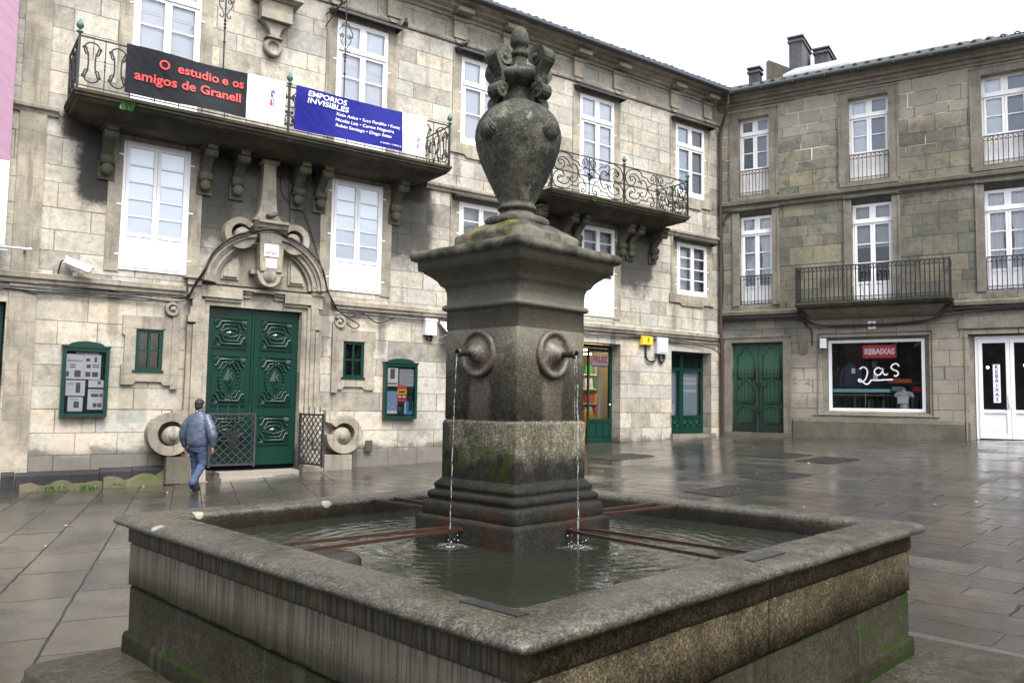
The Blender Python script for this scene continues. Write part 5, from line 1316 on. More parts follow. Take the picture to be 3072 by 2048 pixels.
# water and jets
def water_mat():
    N = NT('dark_basin_water'); x, y, z = N.sep(N.obj)
    hs_ = []
    for px, py in ((PCX-.53, PCY), (PCX, PCY-.53), (.5, 1.0)):
        d = N.math('SQRT', N.math('ADD', N.math('POWER', N.math('SUBTRACT', x, px), 2.), N.math('POWER', N.math('SUBTRACT', y, py), 2.)))
        dd = N.math('ADD', d, N.math('MULTIPLY', N.noise(N.obj, 3., 3.), .06))
        hs_.append(N.math('MULTIPLY', N.math('SINE', N.math('MULTIPLY', dd, 62.)), N.math('DIVIDE', .25, N.math('ADD', d, .25))))
    h = N.math('ADD', N.math('ADD', N.math('ADD', hs_[0], hs_[1]), N.math('MULTIPLY', hs_[2], .4)), N.math('MULTIPLY', N.noise(N.vmul(N.obj, (1., 1., 1.)), 9., 4., .6, .6), 2.2))
    c = N.mix(N.noise(N.obj, 1.3, 3.), (.008, .0105, .007), (.021, .0245, .016))
    fo = None
    for px, py in ((PCX-.53, PCY), (PCX, PCY-.53)):
        d = N.math('SQRT', N.math('ADD', N.math('POWER', N.math('SUBTRACT', x, px), 2.), N.math('POWER', N.math('SUBTRACT', y, py), 2.)))
        f = N.math('MULTIPLY', N.ss(d, .15, .02), N.ss(N.noise(N.obj, 55., 3., .7), .52, .6)); fo = f if fo is None else N.math('MAXIMUM', fo, f)
    c = N.mix(N.math('MULTIPLY', fo, .7), c, (.6, .62, .62))
    N.bsdf(Base_Color=c, Roughness=.04, IOR=1.33, Specular_IOR_Level=.5, Normal=N.bump(h, .24, .012)); return N.m
m = MB(); m.add([(-1.6, -1.5, 1.045), (1.62, -1.5, 1.045), (1.5, 1.5, 1.045), (-1.42, 1.5, 1.045)], [(0, 1, 2, 3)])
wat = m.build('water', water_mat(), None, False); struct(wat); wat.matrix_world = Matrix.Translation((.03, 5.15, 0)) @ Matrix.Rotation(FA, 4, 'Z')
def jet_mat():
    N = NT('falling_water'); x, y, z = N.sep(N.obj)
    tr = N.n('BsdfTransparent', {'Color': (.95, .97, .97)}); gl = N.n('BsdfGlossy', {'Color': (1, 1, 1), 'Roughness': .12}); df = N.n('BsdfDiffuse', {'Color': (.8, .83, .84)})
    f = N.ss(N.noise(N.comb(N.math('MULTIPLY', x, 60.), N.math('MULTIPLY', y, 60.), N.math('MULTIPLY', z, 24.)), 1., 3., .6), .44, .62, .04, .7)
    a = N.n('MixShader', {0: .5, 1: gl.outputs[0], 2: df.outputs[0]}); b = N.n('MixShader', {0: f, 1: tr.outputs[0], 2: a.outputs[0]})
    N.t.links.new(b.outputs[0], N.out.inputs[0]); return N.m
M_jet = jet_mat()
for ang, lab, rr in ((pi, 'thin broken water jet falling from the left spout of the fountain', .0026), (-pi/2, 'brighter water jet falling from the right spout of the fountain', .0042)):
    RM = Matrix.Rotation(ang, 4, 'Z'); m = MB(); pts = []; rs = []
    for i in range(50):
        t = i/49; z = -1.14*t; pts.append((.03*math.sqrt(t)+.004*mno.noise(Vector((0, ang, t*14))), .004*mno.noise(Vector((5, ang, t*14))), z)); rs.append(rr*(.7+.6*abs(mno.noise(Vector((ang, 3, t*30))))+.35*t))
    m.tube(pts, rs, 7)
    if ang < 0: m.tube([(p[0]*.3-.02, p[1]+.012, p[2]-.01) for p in pts[:22]], [q*.45 for q in rs[:22]], 5)
    for i in range(12): m.ball((random.gauss(.02, .05), random.gauss(0, .05), -1.13+random.random()*.07), random.uniform(.002, .005), 5, 4)
    m.xf(RM); j = m.build('water_jet', M_jet); tag(j, lab, 'water jet', 'jets falling from the spouts')
    W_ = Matrix.Translation((.03, 5.15, 0)) @ Matrix.Rotation(FA, 4, 'Z') @ Matrix.Translation((PCX, PCY, 2.18)) @ RM @ Matrix.Translation((.508, 0, 0)) @ RM.inverted()
    j.matrix_world = W_

# ------------------------------------------------------------------ things on the left facade
def onL(o, s, y, z): o.matrix_world = MLf @ Matrix.Translation((s, y, z)); return o
def onR(o, s, y, z): o.matrix_world = MRf @ Matrix.Translation((s, y, z)); return o
def emp(name, label, cat, Mf, s, y, z, group=None):
    e = empty(name, label, cat, group=group); e.matrix_world = Mf @ Matrix.Translation((s, y, z)); return e
def cloth_col(name, col, rough=.5):
    N = NT(name); n1 = N.noise(N.obj, 3., 4., .5)
    N.bsdf(Base_Color=N.mix(n1, tuple(c*.85 for c in col), col), Roughness=rough, Specular_IOR_Level=.15, Normal=N.bump(N.noise(N.comb(N.math('MULTIPLY', N.sep(N.obj)[0], 2.), 0., N.math('MULTIPLY', N.math('ADD', N.sep(N.obj)[2], N.sep(N.obj)[0]), 5.)), 1.2, 3., .5), .35, .05)); return N.m
M_bblack = cloth_col('black_banner_vinyl', (.01, .012, .016), .45)
M_bblue = cloth_col('blue_banner_vinyl', (.012, .014, .19), .5)
M_bwhite = cloth_col('white_banner_vinyl', (.8, .8, .82), .5)
M_red = simple('red_lettering', (.8, .06, .05), .6, var=.05)
M_wht = simple('white_lettering', (.85, .85, .87), .6, var=.03)
M_grylet = simple('grey_lettering', (.42, .42, .5), .6, var=.03)
M_navy = simple('navy_print', (.05, .04, .3), .6, var=.05); M_dred = simple('dark_red_print', (.5, .04, .05), .6, var=.05)
def wave(s_, z_, k): return .04*sin(s_*2.1+k)*sin(z_*2.4+1+k)+.018*sin(s_*3.6+z_*3.4+k)
def cloth(x0, x1, z0, z1, k, sag=.03):
    m = MB()
    def P(u, v):
        x = x0+(x1-x0)*u; z = z0+(z1-z0)*v-sag*sin(pi*u)*(1 if v > .5 else 1.2)
        return (x, -wave(x, z, k)-.02, z)
    m.grid(64, 24, P); return m
def warp(o, k, sag, x0, x1, lift=.004):
    for v in o.data.vertices:
        u = (v.co.x-x0)/(x1-x0); v.co.z -= sag*sin(pi*min(1, max(0, u))); v.co.y += -wave(v.co.x, v.co.z, k)-.02-lift
def figure(parent, x, z, h, k, sag, x0, x1):
    m = MB()
    for poly in ([(-.12, .55), (.02, .5), (.05, .62), (-.02, .8), (.1, .83), (.13, .7), (.2, .75), (.14, .93), (.0, .97), (-.1, .9), (-.1, .72)], [(.03, .5), (.1, .5), (.13, .25), (.1, .12), (.13, .02), (.07, .02), (.06, .2), (.09, .3)]):
        m.prism([(x+p*h*.9, z+q*h) for p, q in poly], 'y', -.002, 0)
    o = m.build('emblem', M_navy, parent); warp(o, k, sag, x0, x1)
    m = MB(); m.prism([(x+p*h*.9, z+q*h) for p, q in [(-.1, .42), (.0, .42), (.04, .05), (-.16, .05)]], 'y', -.002, 0); o = m.build('emblem', M_dred, parent); warp(o, k, sag, x0, x1)
bn = emp('banner', 'black banner with red lettering and a white end panel tied to the balcony railing', 'banner', MLf, -17.5, -1.34, 7.75, 'exhibition banners on the balcony')
L0, L1, L2, ZB, ZT = -1.56, .79, 1.61, .0, .96
kk, sg_ = 1.3, .03
o = cloth(L0, L1, ZB, ZT, kk, 0).build('fabric', M_bblack, bn, False); warp(o, 0, sg_, L0, L2, 0) if False else None
cloth(L1, L2, ZB, ZT-.0, kk, 0).build('end_panel', M_bwhite, bn, False)
def sub_text(parent, body, size, mat, x, z, k, **kw):
    t = text_obj('lettering', body, size, mat, parent, (x, 0, z), ext=.001, **kw)
    for v in t.data.vertices: v.co.y += -wave(v.co.x, v.co.z, k)-.02-.02
    return t
for wd_, xx_, ww_ in (('O', -.86, .2), ('estudio', -.2, .82), ('e', .34, .12), ('os', .6, .22)): sub_text(bn, wd_, .26, M_red, xx_, .69, kk, bold=.004, width=ww_)
sub_text(bn, 'amigos de Granell', .26, M_red, -.36, .38, kk, bold=.004, width=2.06)
sub_text(bn, 'FUNDACIÓN EUGENIO GRANELL', .045, M_grylet, 1.2, .3, kk, width=.66)
figure(bn, 1.32, .37, .36, kk, 0, L0, L2)
bn2 = emp('banner', 'blue banner with white lettering and a white end panel tied to the balcony railing', 'banner', MLf, -14.0, -1.34, 7.75, 'exhibition banners on the balcony')
L0, L1, L2 = -1.66, .98, 1.62; kk = 4.1
cloth(L0, L1, ZB, ZT, kk, 0).build('fabric', M_bblue, bn2, False); cloth(L1, L2, ZB, ZT, kk, 0).build('end_panel', M_bwhite, bn2, False)
sub_text(bn2, 'EMPORIOS', .165, M_wht, -.93, .83, kk, bold=.002, shear=.12, width=.94)
sub_text(bn2, 'INVISIBLES', .165, M_wht, -.91, .68, kk, bold=.002, shear=.12, width=1.0)
for i, (tx, wd, xx) in enumerate((('Xoán Anleo • Suso Fandiño • Konic', 1.62, .09), ('Nicolás Laíz • Carme Nogueira', 1.45, .0), ('Rubén Santiago • Diego Seizo', 1.38, -.03))): sub_text(bn2, tx, .105, M_wht, xx, .54-.13*i, kk, bold=.0, shear=.15, width=wd)
sub_text(bn2, '27 XANEIRO / 12 MARZO 06', .05, M_wht, .66, .1, kk, width=.55)
figure(bn2, 1.42, .17, .26, kk, 0, L0, L2)
# scrolled iron poles rising from the balcony rail
for s_, lab in ((-17.18, 'scrolled iron pole rising behind the black banner'), (-14.47, 'scrolled iron pole with stay rods rising behind the blue banner')):
    e = emp('iron_pole', lab, 'pole', MLf, s_, -1.22, 8.7, 'scrolled iron poles of the balcony')
    m = MB(); m.tube([(0, 0, 0), (0, 0, 2.6)], .016, 6)
    for zz in (.62, .92, 1.0, 1.08, 1.9, 2.42): m.lathe([(.016, zz-.03), (.034, zz), (.016, zz+.03)], 8)
    m.build('rod', M_iron, e)
    m = MB()
    for sg in (-1, 1):
        q = spiral(.09, 1.5, .012, .05, 2., 2.-6.5, 14)+crom([(.17, 1.5), (.16, 1.62), (.08, 1.74), (.02, 1.83)], 4)
        m.tube([(sg*u, 0, z) for u, z in q], .011, 5)
        q = crom([(.13, 1.5), (.13, 1.4), (.06, 1.28), (.03, 1.2), (.06, 1.14), (.11, 1.16), (.1, 1.2)], 4); m.tube([(sg*u, 0, z) for u, z in q], .011, 5)
        q = spiral(.06, 1.78, .035, .012, pi if False else -pi/2, 4., 10); m.tube([(sg*u, 0, z) for u, z in q], .009, 5)
    m.build('scroll', M_iron, e)
    if s_ > -15:
        m = MB(); m.tube([(0, 0, 2.35), (0, .6, 2.4), (.0, 1.2, 2.5)], .018, 5); m.tube([(0, .1, 2.3), (.05, .35, 2.5), (.02, .62, 2.36), (0, 1.2, 2.2)], .014, 5); m.build('stay', M_iron, e)
# notice boards
M_glz = glass('notice_glass', (.97, .97, .97), .0)
M_paper = simple('white_paper', (.86, .87, .88), .7, var=.04); M_inkg = simple('printed_grey', (.16, .16, .18), .7, var=.3, scale=60.)
M_lblue = simple('printed_blue', (.07, .3, .55), .6, var=.3, scale=20.); M_pyel = simple('printed_yellow', (.8, .62, .03), .6); M_pblk = simple('printed_black', (.02, .02, .025), .5)
M_board = simple('dark_green_felt', (.006, .035, .02), .8)
def board(s0, s1, z0, z1, lab, posters, header=None):
    e = emp('notice_board', lab, 'notice board', MLf, s0, -.02, z0, 'glazed green notice boards')
    w_, h_ = s1-s0, z1-z0; f = .07; m = MB()
    m.box(0, f, -.12, 0, 0, h_); m.box(w_-f, w_, -.12, 0, 0, h_); m.box(f, w_-f, -.12, 0, 0, f); m.box(f, w_-f, -.12, 0, h_-f, h_)
    m.box(-.02, w_+.02, -.14, 0, h_, h_+.04)
    m.prism([(.08, h_+.04)]+[(w_/2+(w_/2-.1)*cos(t), h_+.04+.09*sin(t)) for t in np.linspace(pi, 0, 12)]+[(w_-.08, h_+.04)], 'y', -.12, 0)
    m.build('frame', M_greenf, e)
    MB().box(f, w_-f, -.03, 0, f, h_-f).build('backing', M_board, e)
    g = MB(); g.add([(f, -.1, f), (w_-f, -.1, f), (w_-f, -.1, h_-f), (f, -.1, h_-f)], [(0, 1, 2, 3)]); g.build('pane', M_glz, e, recalc=False)
    for (a, b, c, d, mt, marks) in posters:
        X0, X1, Z0, Z1 = f+(w_-2*f)*a, f+(w_-2*f)*b, f+(h_-2*f)*c, f+(h_-2*f)*d
        p = MB().box(X0, X1, -.036, -.03, Z0, Z1).build('poster', mt, e)
        for mm, lst in marks.items():
            q = MB()
            for (u0, u1, v0, v1) in lst: q.box(X0+(X1-X0)*u0, X0+(X1-X0)*u1, -.038, -.036, Z0+(Z1-Z0)*v0, Z0+(Z1-Z0)*v1)
            q.build('print', mm, p)
    if header:
        p = MB().box(w_*.3, w_*.78, -.036, -.03, h_-f-.075, h_-f-.015).build('header_strip', M_greyp, e)
        text_obj('lettering', header, .05, M_ink, p, (w_*.54, -.038, h_-f-.045), width=w_*.42, ext=.001)
    return e
ln = lambda n, a=.08, b=.92, t=.025: [(a, b-.25*(i % 3 == 2), .9-.8*i/n, .9-.8*i/n+t) for i in range(n)]
board(-19.71, -18.87, 1.47, 2.84, 'green notice board with black and white sheets hung left of the portal', [
    (.0, .46, .55, .95, M_paper, {M_inkg: [(.25, .55, .55, .6), (.25, .55, .45, .5), (.5, .85, .08, .35), (.05, .2, .1, .3), (.1, .9, .7, .72), (.1, .9, .75, .77)]}), (.465, .9, .55, .95, M_paper, {M_inkg: [(.1, .35, .72, .85), (.6, .75, .7, .9), (.15, .4, .45, .6), (.5, .9, .48, .52), (.5, .9, .56, .6), (.1, .4, .1, .3), (.5, .85, .1, .3)]}),
    (.03, .52, .28, .53, M_paper, {M_inkg: [(.52, .75, .2, .85), (.1, .45, .8, .83), (.1, .45, .7, .73)]}), (.1, .48, .03, .26, M_paper, {M_inkg: [(.4, .75, .25, .7), (.1, .7, .82, .85)]}),
    (.6, 1., .42, .54, M_paper, {M_inkg: [(.6, .8, .45, .85)]}), (.6, 1., .06, .39, M_paper, {M_inkg: [(.2, .7, .62, .78), (.75, .95, .62, .78), (.35, .6, .12, .32), (.65, .9, .12, .32), (.1, .9, .88, .9)]})], 'MUSEO GRANELL')
board(-12.68, -11.77, 1.43, 2.8, 'green notice board with coloured posters hung right of the portal', [
    (.02, .43, .6, .97, M_paper, {M_inkg: [(.3, .7, .4, .95), (.1, .9, .1, .18)]}), (.48, 1., .6, .95, M_greyp, {M_inkg: ln(7)}),
    (.42, .76, .54, .64, M_red, {}), (.42, .76, .44, .55, M_pyel, {M_pblk: [(.1, .8, .3, .6)]}), (.42, .76, .34, .44, M_dred, {M_wht: [(.1, .4, .3, .7), (.55, .9, .3, .7)]}), (.42, .76, .25, .34, M_red, {M_wht: [(.2, .7, .2, .6)]}),
    (.02, .42, .05, .5, simple('pale_blue_print', (.3, .45, .62), .6, var=.3, scale=9.), {M_wht: [(0, 1, .0, .12), (.2, .35, .4, .43)]}), (.44, 1., .03, .3, M_lblue, {M_pblk: [(0, .42, 0, 1), (.72, .95, .3, 1)], M_wht: [(.05, .35, .5, .55), (.05, .35, .4, .44), (.05, .35, .3, .34), (.45, .52, .1, .9)]})])
# security camera
e = emp('security_camera', 'white security camera angled down on the wall above the cables', 'camera', MLf, -19.55, 0, 4.25)
m = MB(); m.box(-.05, .05, -.06, 0, -.04, .08); m.tube([(0, -.03, .0), (0, -.16, .02), (.02, -.2, .12)], .02, 6); m.build('mount', M_plast, e)
m = MB(); m.prism([(-.24, -.05), (.24, -.05), (.27, .0), (.27, .07), (-.24, .07)], 'y', -.07, .07); m.box(-.26, .29, -.08, .08, .07, .085); m.xf(Matrix.Translation((.0, -.22, .2)) @ Matrix.Rotation(rad(22), 4, 'Y') @ Matrix.Rotation(rad(-14), 4, 'Z')); m.build('housing', M_plast, e)
m = MB(); m.tube([(-.2, -.22, .3), (-.27, -.1, .28), (-.3, -.02, .1), (-.31, -.02, -.2)], .014, 6); m.build('lead', M_black, e)
# hanging pink banner at the left edge and its wall pole
e = emp('hanging_banner', 'long pink and white banner hanging at the left edge of the facade', 'banner', MLf, -21.6, -.32, 4.66)
m = MB(); m.grid(8, 20, lambda u, v: (-1.1+1.9*u, .02*sin(u*5+v*3), 1.64+4.9*v)); m.build('fabric', cloth_col('pink_banner_cloth', (.33, .2, .27)), e, False)
m = MB(); m.grid(8, 10, lambda u, v: (-1.1+1.9*u, .02*sin(u*5), .03+1.61*v)); m.build('hem_panel', M_bwhite, e, False)
m = MB(); m.tube([(-1.2, 0, 0), (1.2, 0, 0)], .022, 8); m.tube([(-1.2, -.0, -.06), (.85, 0, -.06)], .012, 6); m.ball((1.22, 0, 0), .04, 8, 6); m.box(1.13, 1.17, -.02, .3, -.015, .015); m.box(1.1, 1.2, .28, .32, -.12, .12); m.build('pole', M_greyp, e)
# boxes on the wall
def tagged(m, name, mat, label, cat, Mf, s, y, z, group=None):
    o = m.build(name, mat); o.matrix_world = Mf @ Matrix.Translation((s, y, z)); return tag(o, label, cat, group)
m = MB(); m.box(0, .33, -.16, 0, 0, .4); m.box(-.015, .345, -.175, -.0, .36, .42); o = tagged(m, 'junction_box', M_plast, 'white junction box on the wall beside the cream awning', 'box', MLf, -11.58, 0, 3.57)
m = MB(); m.tube([(.1, -.06, 0), (.1, -.06, -.12), (.22, -.06, -.14), (.22, -.06, 0)], .03, 6); m.build('lead', M_black, o)
m = MB(); m.box(0, .5, -.1, 0, 0, .28); m.box(.02, .48, -.14, -.1, .02, .26); o = tagged(m, 'gas_box', M_yel, 'yellow box on the wall beside the fruit shop doorway', 'box', MLf, -3.84, 0, 3.72)
text_obj('lettering', 'F', .2, simple('brown_print', (.2, .1, .02), .6), o, (.28, -.142, .14), bold=.01, ext=.001)
m = MB(); m.box(0, .49, -.15, 0, 0, .52); m.box(.04, .45, -.165, -.15, .05, .47); o = tagged(m, 'meter_box', M_greyp, 'grey meter box on the wall with a looping black lead', 'box', MLf, -3.18, 0, 3.48)
m = MB(); m.tube(crom([(-.4, -.04, .24), (-.4, -.05, -.1), (-.3, -.06, -.24), (-.08, -.06, -.25), (.05, -.06, -.1), (.06, -.06, .02)], 5), .03, 6); m.tube(crom([(.2, -.06, .0), (.2, -.06, -.2), (.3, -.06, -.27), (.4, -.06, -.15), (.4, -.06, 0)], 5), .035, 6); m.build('lead', M_black, o)
e = emp('awning', 'small cream canvas awning rolled out above the wall beside the junction box', 'awning', MLf, -11.12, 0, 3.4)
m = MB(); m.prism([(0, .52), (-.12, .5), (-.55, .2), (-.57, .0), (-.55, .0), (-.53, .18), (-.1, .47), (0, .48)], 'x', 0, 1.7); m.build('canvas', M_cream, e)
m = MB(); m.tube([(0, -.05, .52), (1.7, -.05, .52)], .05, 8); m.tube([(.02, -.02, .1), (.02, -.5, .2)], .015, 6); m.tube([(1.68, -.02, .1), (1.68, -.5, .2)], .015, 6); m.build('frame', M_greyp, e)
m = MB(); m.box(0, .19, -.012, 0, 0, .27); m.box(.02, .17, -.018, -.012, .02, .25); tagged(m, 'vent_cover', simple('rusty_vent', (.06, .045, .035), .7), 'small dark metal cover low on the wall right of the portal', 'vent', MLf, -13.14, -.075, .64)
# cables
def cable(lab, lines, Mf, r=.02):
    m = MB()
    for q in lines: m.tube(crom(q, 4), r, 5)
    s, y, z = lines[0][0]
    o = bpy.data.objects.new('cable', m.xf(Matrix.Translation((-s, -y, -z))).mesh('cable', M_black)); COL.objects.link(o)
    o.matrix_world = Mf @ Matrix.Translation((s, y, z)); return tag(o, lab, 'cable')
rc = random.Random(5)
def droop(s0, s1, z, y, n, a): return [(s0+(s1-s0)*i/n, y+rc.uniform(-.015, .0), z+rc.uniform(-a, a)) for i in range(n+1)]
arcp = [(-17.45, -.12, 4.0), (-17.3, -.22, 4.3), (-17.15, -.36, 4.6)]+[(cx0+1.4*cos(t), -.36, 4.38+1.22*sin(t)) for t in np.linspace(2.75, 1.95, 6)]+[(-16.1, -.5, 5.55), (cx0, -.56, 5.62), (-15.4, -.5, 5.5)]
cable('bundle of black cables running from the left end up over the portal arch', [[*droop(-26, -17.8, 3.98-.0, -.05, 16, .02), *arcp], [*droop(-26, -17.8, 3.93, -.07, 16, .03), *[(a, b-.02, c-.04) for a, b, c in arcp]], [*droop(-24, -17.8, 4.02, -.05, 12, .03), *[(a, b-.03, c+.03) for a, b, c in arcp]],
    [*droop(-21, -17.6, 3.88, -.06, 8, .03)]], MLf, .015)
ar2 = [(-15.4, -.5, 5.5)]+[(cx0+1.4*cos(t), -.37, 4.4+1.22*sin(t)) for t in np.linspace(1.2, .4, 5)]+[(-14.3, -.2, 4.5), (-14.05, -.1, 4.15)]
cable('tangled black cables running from the portal to the fruit shop', [[*ar2, *droop(-13.9, -7, 4.0, -.06, 10, .02)], [*[(a, b-.03, c-.03) for a, b, c in ar2], *droop(-13.9, -7, 3.95, -.08, 10, .03)], [(-14.1, -.1, 4.1), (-13.7, -.1, 3.85), (-13.4, -.1, 3.7), (-13.55, -.1, 3.6), (-13.75, -.1, 3.8), (-13.3, -.09, 3.98), (-12.9, -.08, 3.78), (-12.4, -.07, 3.96)]], MLf, .017)
cable('black cables running along the wall from the fruit shop to the downpipe', [droop(-7, -.2, 3.99, -.06, 12, .02), droop(-7, -.2, 3.94, -.07, 12, .025), [(-4.6, -.05, 3.95), (-3, -.05, 3.9), (-1.6, -.07, 3.86), (-.7, -.1, 3.8), (-.2, -.15, 3.6), (-.15, -.15, 3.2)]], MLf, .018)
cable('thin black cable hanging from the balcony beside the keystone', [[(-15.55, -1.25, 7.6), (-15.5, -.7, 7.3), (-15.45, -.06, 7.0), (-15.4, -.05, 6.6), (-15.2, -.05, 6.4), (-15.2, -.06, 5.9), (-15.05, -.06, 5.4)]], MLf, .011)
cable('thin black cable slanting from the balcony to the lower right window', [[(-15.3, -.06, 7.2), (-15.05, -.04, 6.6), (-14.75, -.04, 6.0), (-14.45, -.04, 5.2), (-14.25, -.04, 4.6), (-14.1, -.05, 4.2)]], MLf, .011)
cable('black cable running along the upper string course of the corner building', [droop(.15, 10, 8.45, -.05, 14, .02), [(.12, -.06, 8.3), (.1, -.06, 7.5), (.14, -.06, 6.4), (.1, -.06, 5.2)], [(.14, -.06, 8.0), (.3, -.06, 8.36), (.8, -.06, 8.43)]], MRf, .02)
cable('thick black cables running below the balcony of the corner building', [[(.1, -.08, 4.8), (1, -.07, 4.78), (2.3, -.07, 4.78), (2.75, -.12, 4.72), (3.15, -.13, 4.5), (3.6, -.1, 4.45), (5, -.09, 4.44), (6.2, -.1, 4.5), (6.6, -.13, 4.6), (6.95, -.1, 4.78), (8, -.07, 4.8), (11, -.07, 4.82)], [(.1, -.09, 4.74), (2.2, -.08, 4.72), (2.8, -.13, 4.65), (3.2, -.13, 4.47), (4.4, -.1, 4.4), (6.1, -.1, 4.46), (6.7, -.13, 4.6), (8, -.08, 4.75), (11, -.08, 4.78)], [(2.75, -.05, 4.6), (3.0, -.05, 4.3), (3.02, -.05, 3.9), (3.0, -.05, 3.85)]], MRf, .022)
# iron gate leaves of the portal
def gate(w_, z1, n_u, n_v, pickets, emblem):
    m = MB(); F = .022
    m.box(0, .05, -.02, .02, -.03, z1); m.box(w_-.05, w_, -.02, .02, -.03, z1); m.box(.05, w_-.05, -.018, .018, 0, .045); m.box(.05, w_-.05, -.018, .018, z1-.05, z1-.01)
    fr = m
    for k in range(pickets):
        x = .05+(w_-.1)*(k+.5)/pickets; m.tube([(x, 0, z1-.02), (x, 0, z1+.12), (x, 0, z1+.16)], [.012, .012, .003], 5)
    l = MB(); W_, H_ = w_-.1, z1-.095; d = W_/n_u
    dv = H_/n_v
    for i in range(-n_v, n_u+1):
        for sg in (1, -1):
            p = []
            for (u, v) in ((i, 0), (i+n_v, n_v)):
                p.append((u, v))
            u0 = max(i, 0); v0 = u0-i; u1 = min(i+n_v, n_u); v1 = u1-i
            if u1 <= u0: continue
            X0, X1 = .05+u0*d, .05+u1*d
            if sg < 0: X0, X1 = w_-X0, w_-X1
            l.tube([(X0, sg*.006, .045+v0*dv), (X1, sg*.006, .045+v1*dv)], .013, 4)
    for i in range(n_u*2+1):
        for j in range(n_v*2+1):
            if (i+j) % 2 == 0 and 0 < i < n_u*2 and 0 < j < n_v*2 and i % 2 == 0: l.ball((.05+i*d/2, -.01, .045+j*dv/2), .022, 6, 4)
    return fr, l
Mg = MLf @ Matrix.Translation((-16.88, -.2, .42))
e = empty('iron_gate', 'closed grey iron lattice gate leaf before the left half of the green door', 'gate', group='lattice gates of the portal'); e.matrix_world = Mg
fr, l = gate(1.02, 1.15, 5, 6, 4, True); fr.build('frame', M_irong, e); l.build('lattice', M_irong, e)
m = MB()
for k in range(9): t = -.12+.03*k; m.tube([(.5+t*.9, -.03, .75), (.5+t*.75, -.03, .42)], .008, 4)
for k in (-2, -1, 0, 1, 2): m.tube([(.5+k*.02, -.03, .36), (.5+k*.09, -.03, .86)], .007, 4)
m.tube([(.36, -.03, .75), (.64, -.03, .75)], .009, 4); m.build('emblem', M_iron, e)
e = empty('iron_gate', 'open iron lattice gate leaf standing out from the right side of the door', 'gate', group='lattice gates of the portal'); e.matrix_world = MLf @ Matrix.Translation((-14.86, -.2, .42)) @ Matrix.Rotation(rad(-80), 4, 'Z')
fr, l = gate(1.0, 1.15, 5, 6, 4, True); fr.build('frame', M_irong, e); l.build('lattice', M_irong, e)
# padlocked railing gate of the green door on the right
e = emp('iron_gate', 'low padlocked iron gate of spear-topped bars before the weathered green door', 'gate', MRf, .42, .04, 1.06)
m = MB(); W_ = 1.66
for k in range(14):
    x = .04+(W_-.08)*k/13
    if abs(x-W_/2) < .05: continue
    m.tube([(x, 0, .02), (x, 0, 1.9), (x, 0, 2.0), (x, 0, 2.08)], [.012, .012, .02, .002], 5)
for k in range(26): x = .03+(W_-.06)*k/25; m.tube([(x, 0, .03), (x, 0, .42), (x, 0, .5)], [.009, .009, .002], 5)
for k in range(13):
    x = .08+(W_-.16)*k/12; m.tube([(x+.05*cos(t), 0, .1+.05*sin(t)) for t in np.linspace(0, 2*pi, 11)[:-1]], .008, 4, True)
m.build('bars', M_iron, e)
m = MB()
for zz in (.03, .18, .95, 1.05, 1.86): m.box(0, W_, -.012, .012, zz, zz+.025)
m.build('rails', M_iron, e)
m = MB(); m.box(W_/2-.025, W_/2+.025, -.03, .03, 0, 2.18); m.build('centre_post', M_irong, e)
for zz in (.62, 1.45):
    m = MB(); m.box(W_/2-.02, W_/2+.13, -.07, -.03, zz, zz+.12); m.tube([(W_/2+.02, -.05, zz+.12), (W_/2+.02, -.05, zz+.17), (W_/2+.09, -.05, zz+.17), (W_/2+.09, -.05, zz+.12)], .01, 5); m.build('padlock', M_iron, e)
# pigeons
M_pig = simple('grey_pigeon_feathers', (.07, .075, .085), .6, var=.4, scale=25.); M_pigh = simple('dark_pigeon_head', (.035, .045, .05), .5); M_leg = simple('pigeon_leg', (.3, .1, .08), .6)
def pigeon(lab, Mf, s, y, z, rz):
    me = bpy.data.meshes.new('pigeon'); sp = [((-.15, 0, .1), (.012, .03)), ((-.1, 0, .105), (.035, .04)), ((-.03, 0, .11), (.062, .06)), ((.05, 0, .125), (.062, .062)), ((.1, 0, .165), (.035, .035)), ((.115, 0, .2), (.028, .026)), ((.14, 0, .205), (.012, .012))]
    me.from_pydata([p for p, _ in sp], [(i, i+1) for i in range(len(sp)-1)], [])
    o = bpy.data.objects.new('pigeon', me); COL.objects.link(o); sk = o.modifiers.new('s', 'SKIN'); sb_ = o.modifiers.new('b', 'SUBSURF'); sb_.levels = 2; sb_.render_levels = 2
    for v, (_, r) in zip(me.skin_vertices[0].data, sp): v.radius = r
    me.skin_vertices[0].data[3].use_root = True
    dg = bpy.context.evaluated_depsgraph_get(); dg.update(); nm = bpy.data.meshes.new_from_object(o.evaluated_get(dg)); bpy.data.objects.remove(o)
    for p in nm.polygons: p.use_smooth = True
    nm.materials.clear(); nm.materials.append(M_pig); o = bpy.data.objects.new('pigeon', nm); COL.objects.link(o); o.matrix_world = Mf @ Matrix.Translation((s, y, z)) @ Matrix.Rotation(rz, 4, 'Z')
    m = MB(); m.ball((.125, 0, .205), (.034, .028, .03), 10, 8); m.tube([(.15, 0, .205), (.175, 0, .198)], [.008, .002], 5); m.build('head', M_pigh, o)
    for sg in (-1, 1):
        m = MB(); m.ball((-.03, sg*.055, .115), (.11, .018, .045), 10, 6); m.build('wing', M_pig, o)
        m = MB(); m.tube([(.0, sg*.025, .07), (.0, sg*.025, .0), (.03, sg*.03, .003)], .006, 4); m.build('leg', M_leg, o)
    return tag(o, lab, 'bird')
pigeon('grey pigeon resting on top of the portal keystone', MLf, -15.72, -.36, 5.88, rad(-20))
pigeon('dark pigeon perched on the window hood left of the urn', MLf, -10.62, -.2, 11.33, rad(-60))
pigeon('dark pigeon perched high on the frieze above the hood left of the gutter corner', MLf, -12.4, -.2, 11.36, rad(-110))
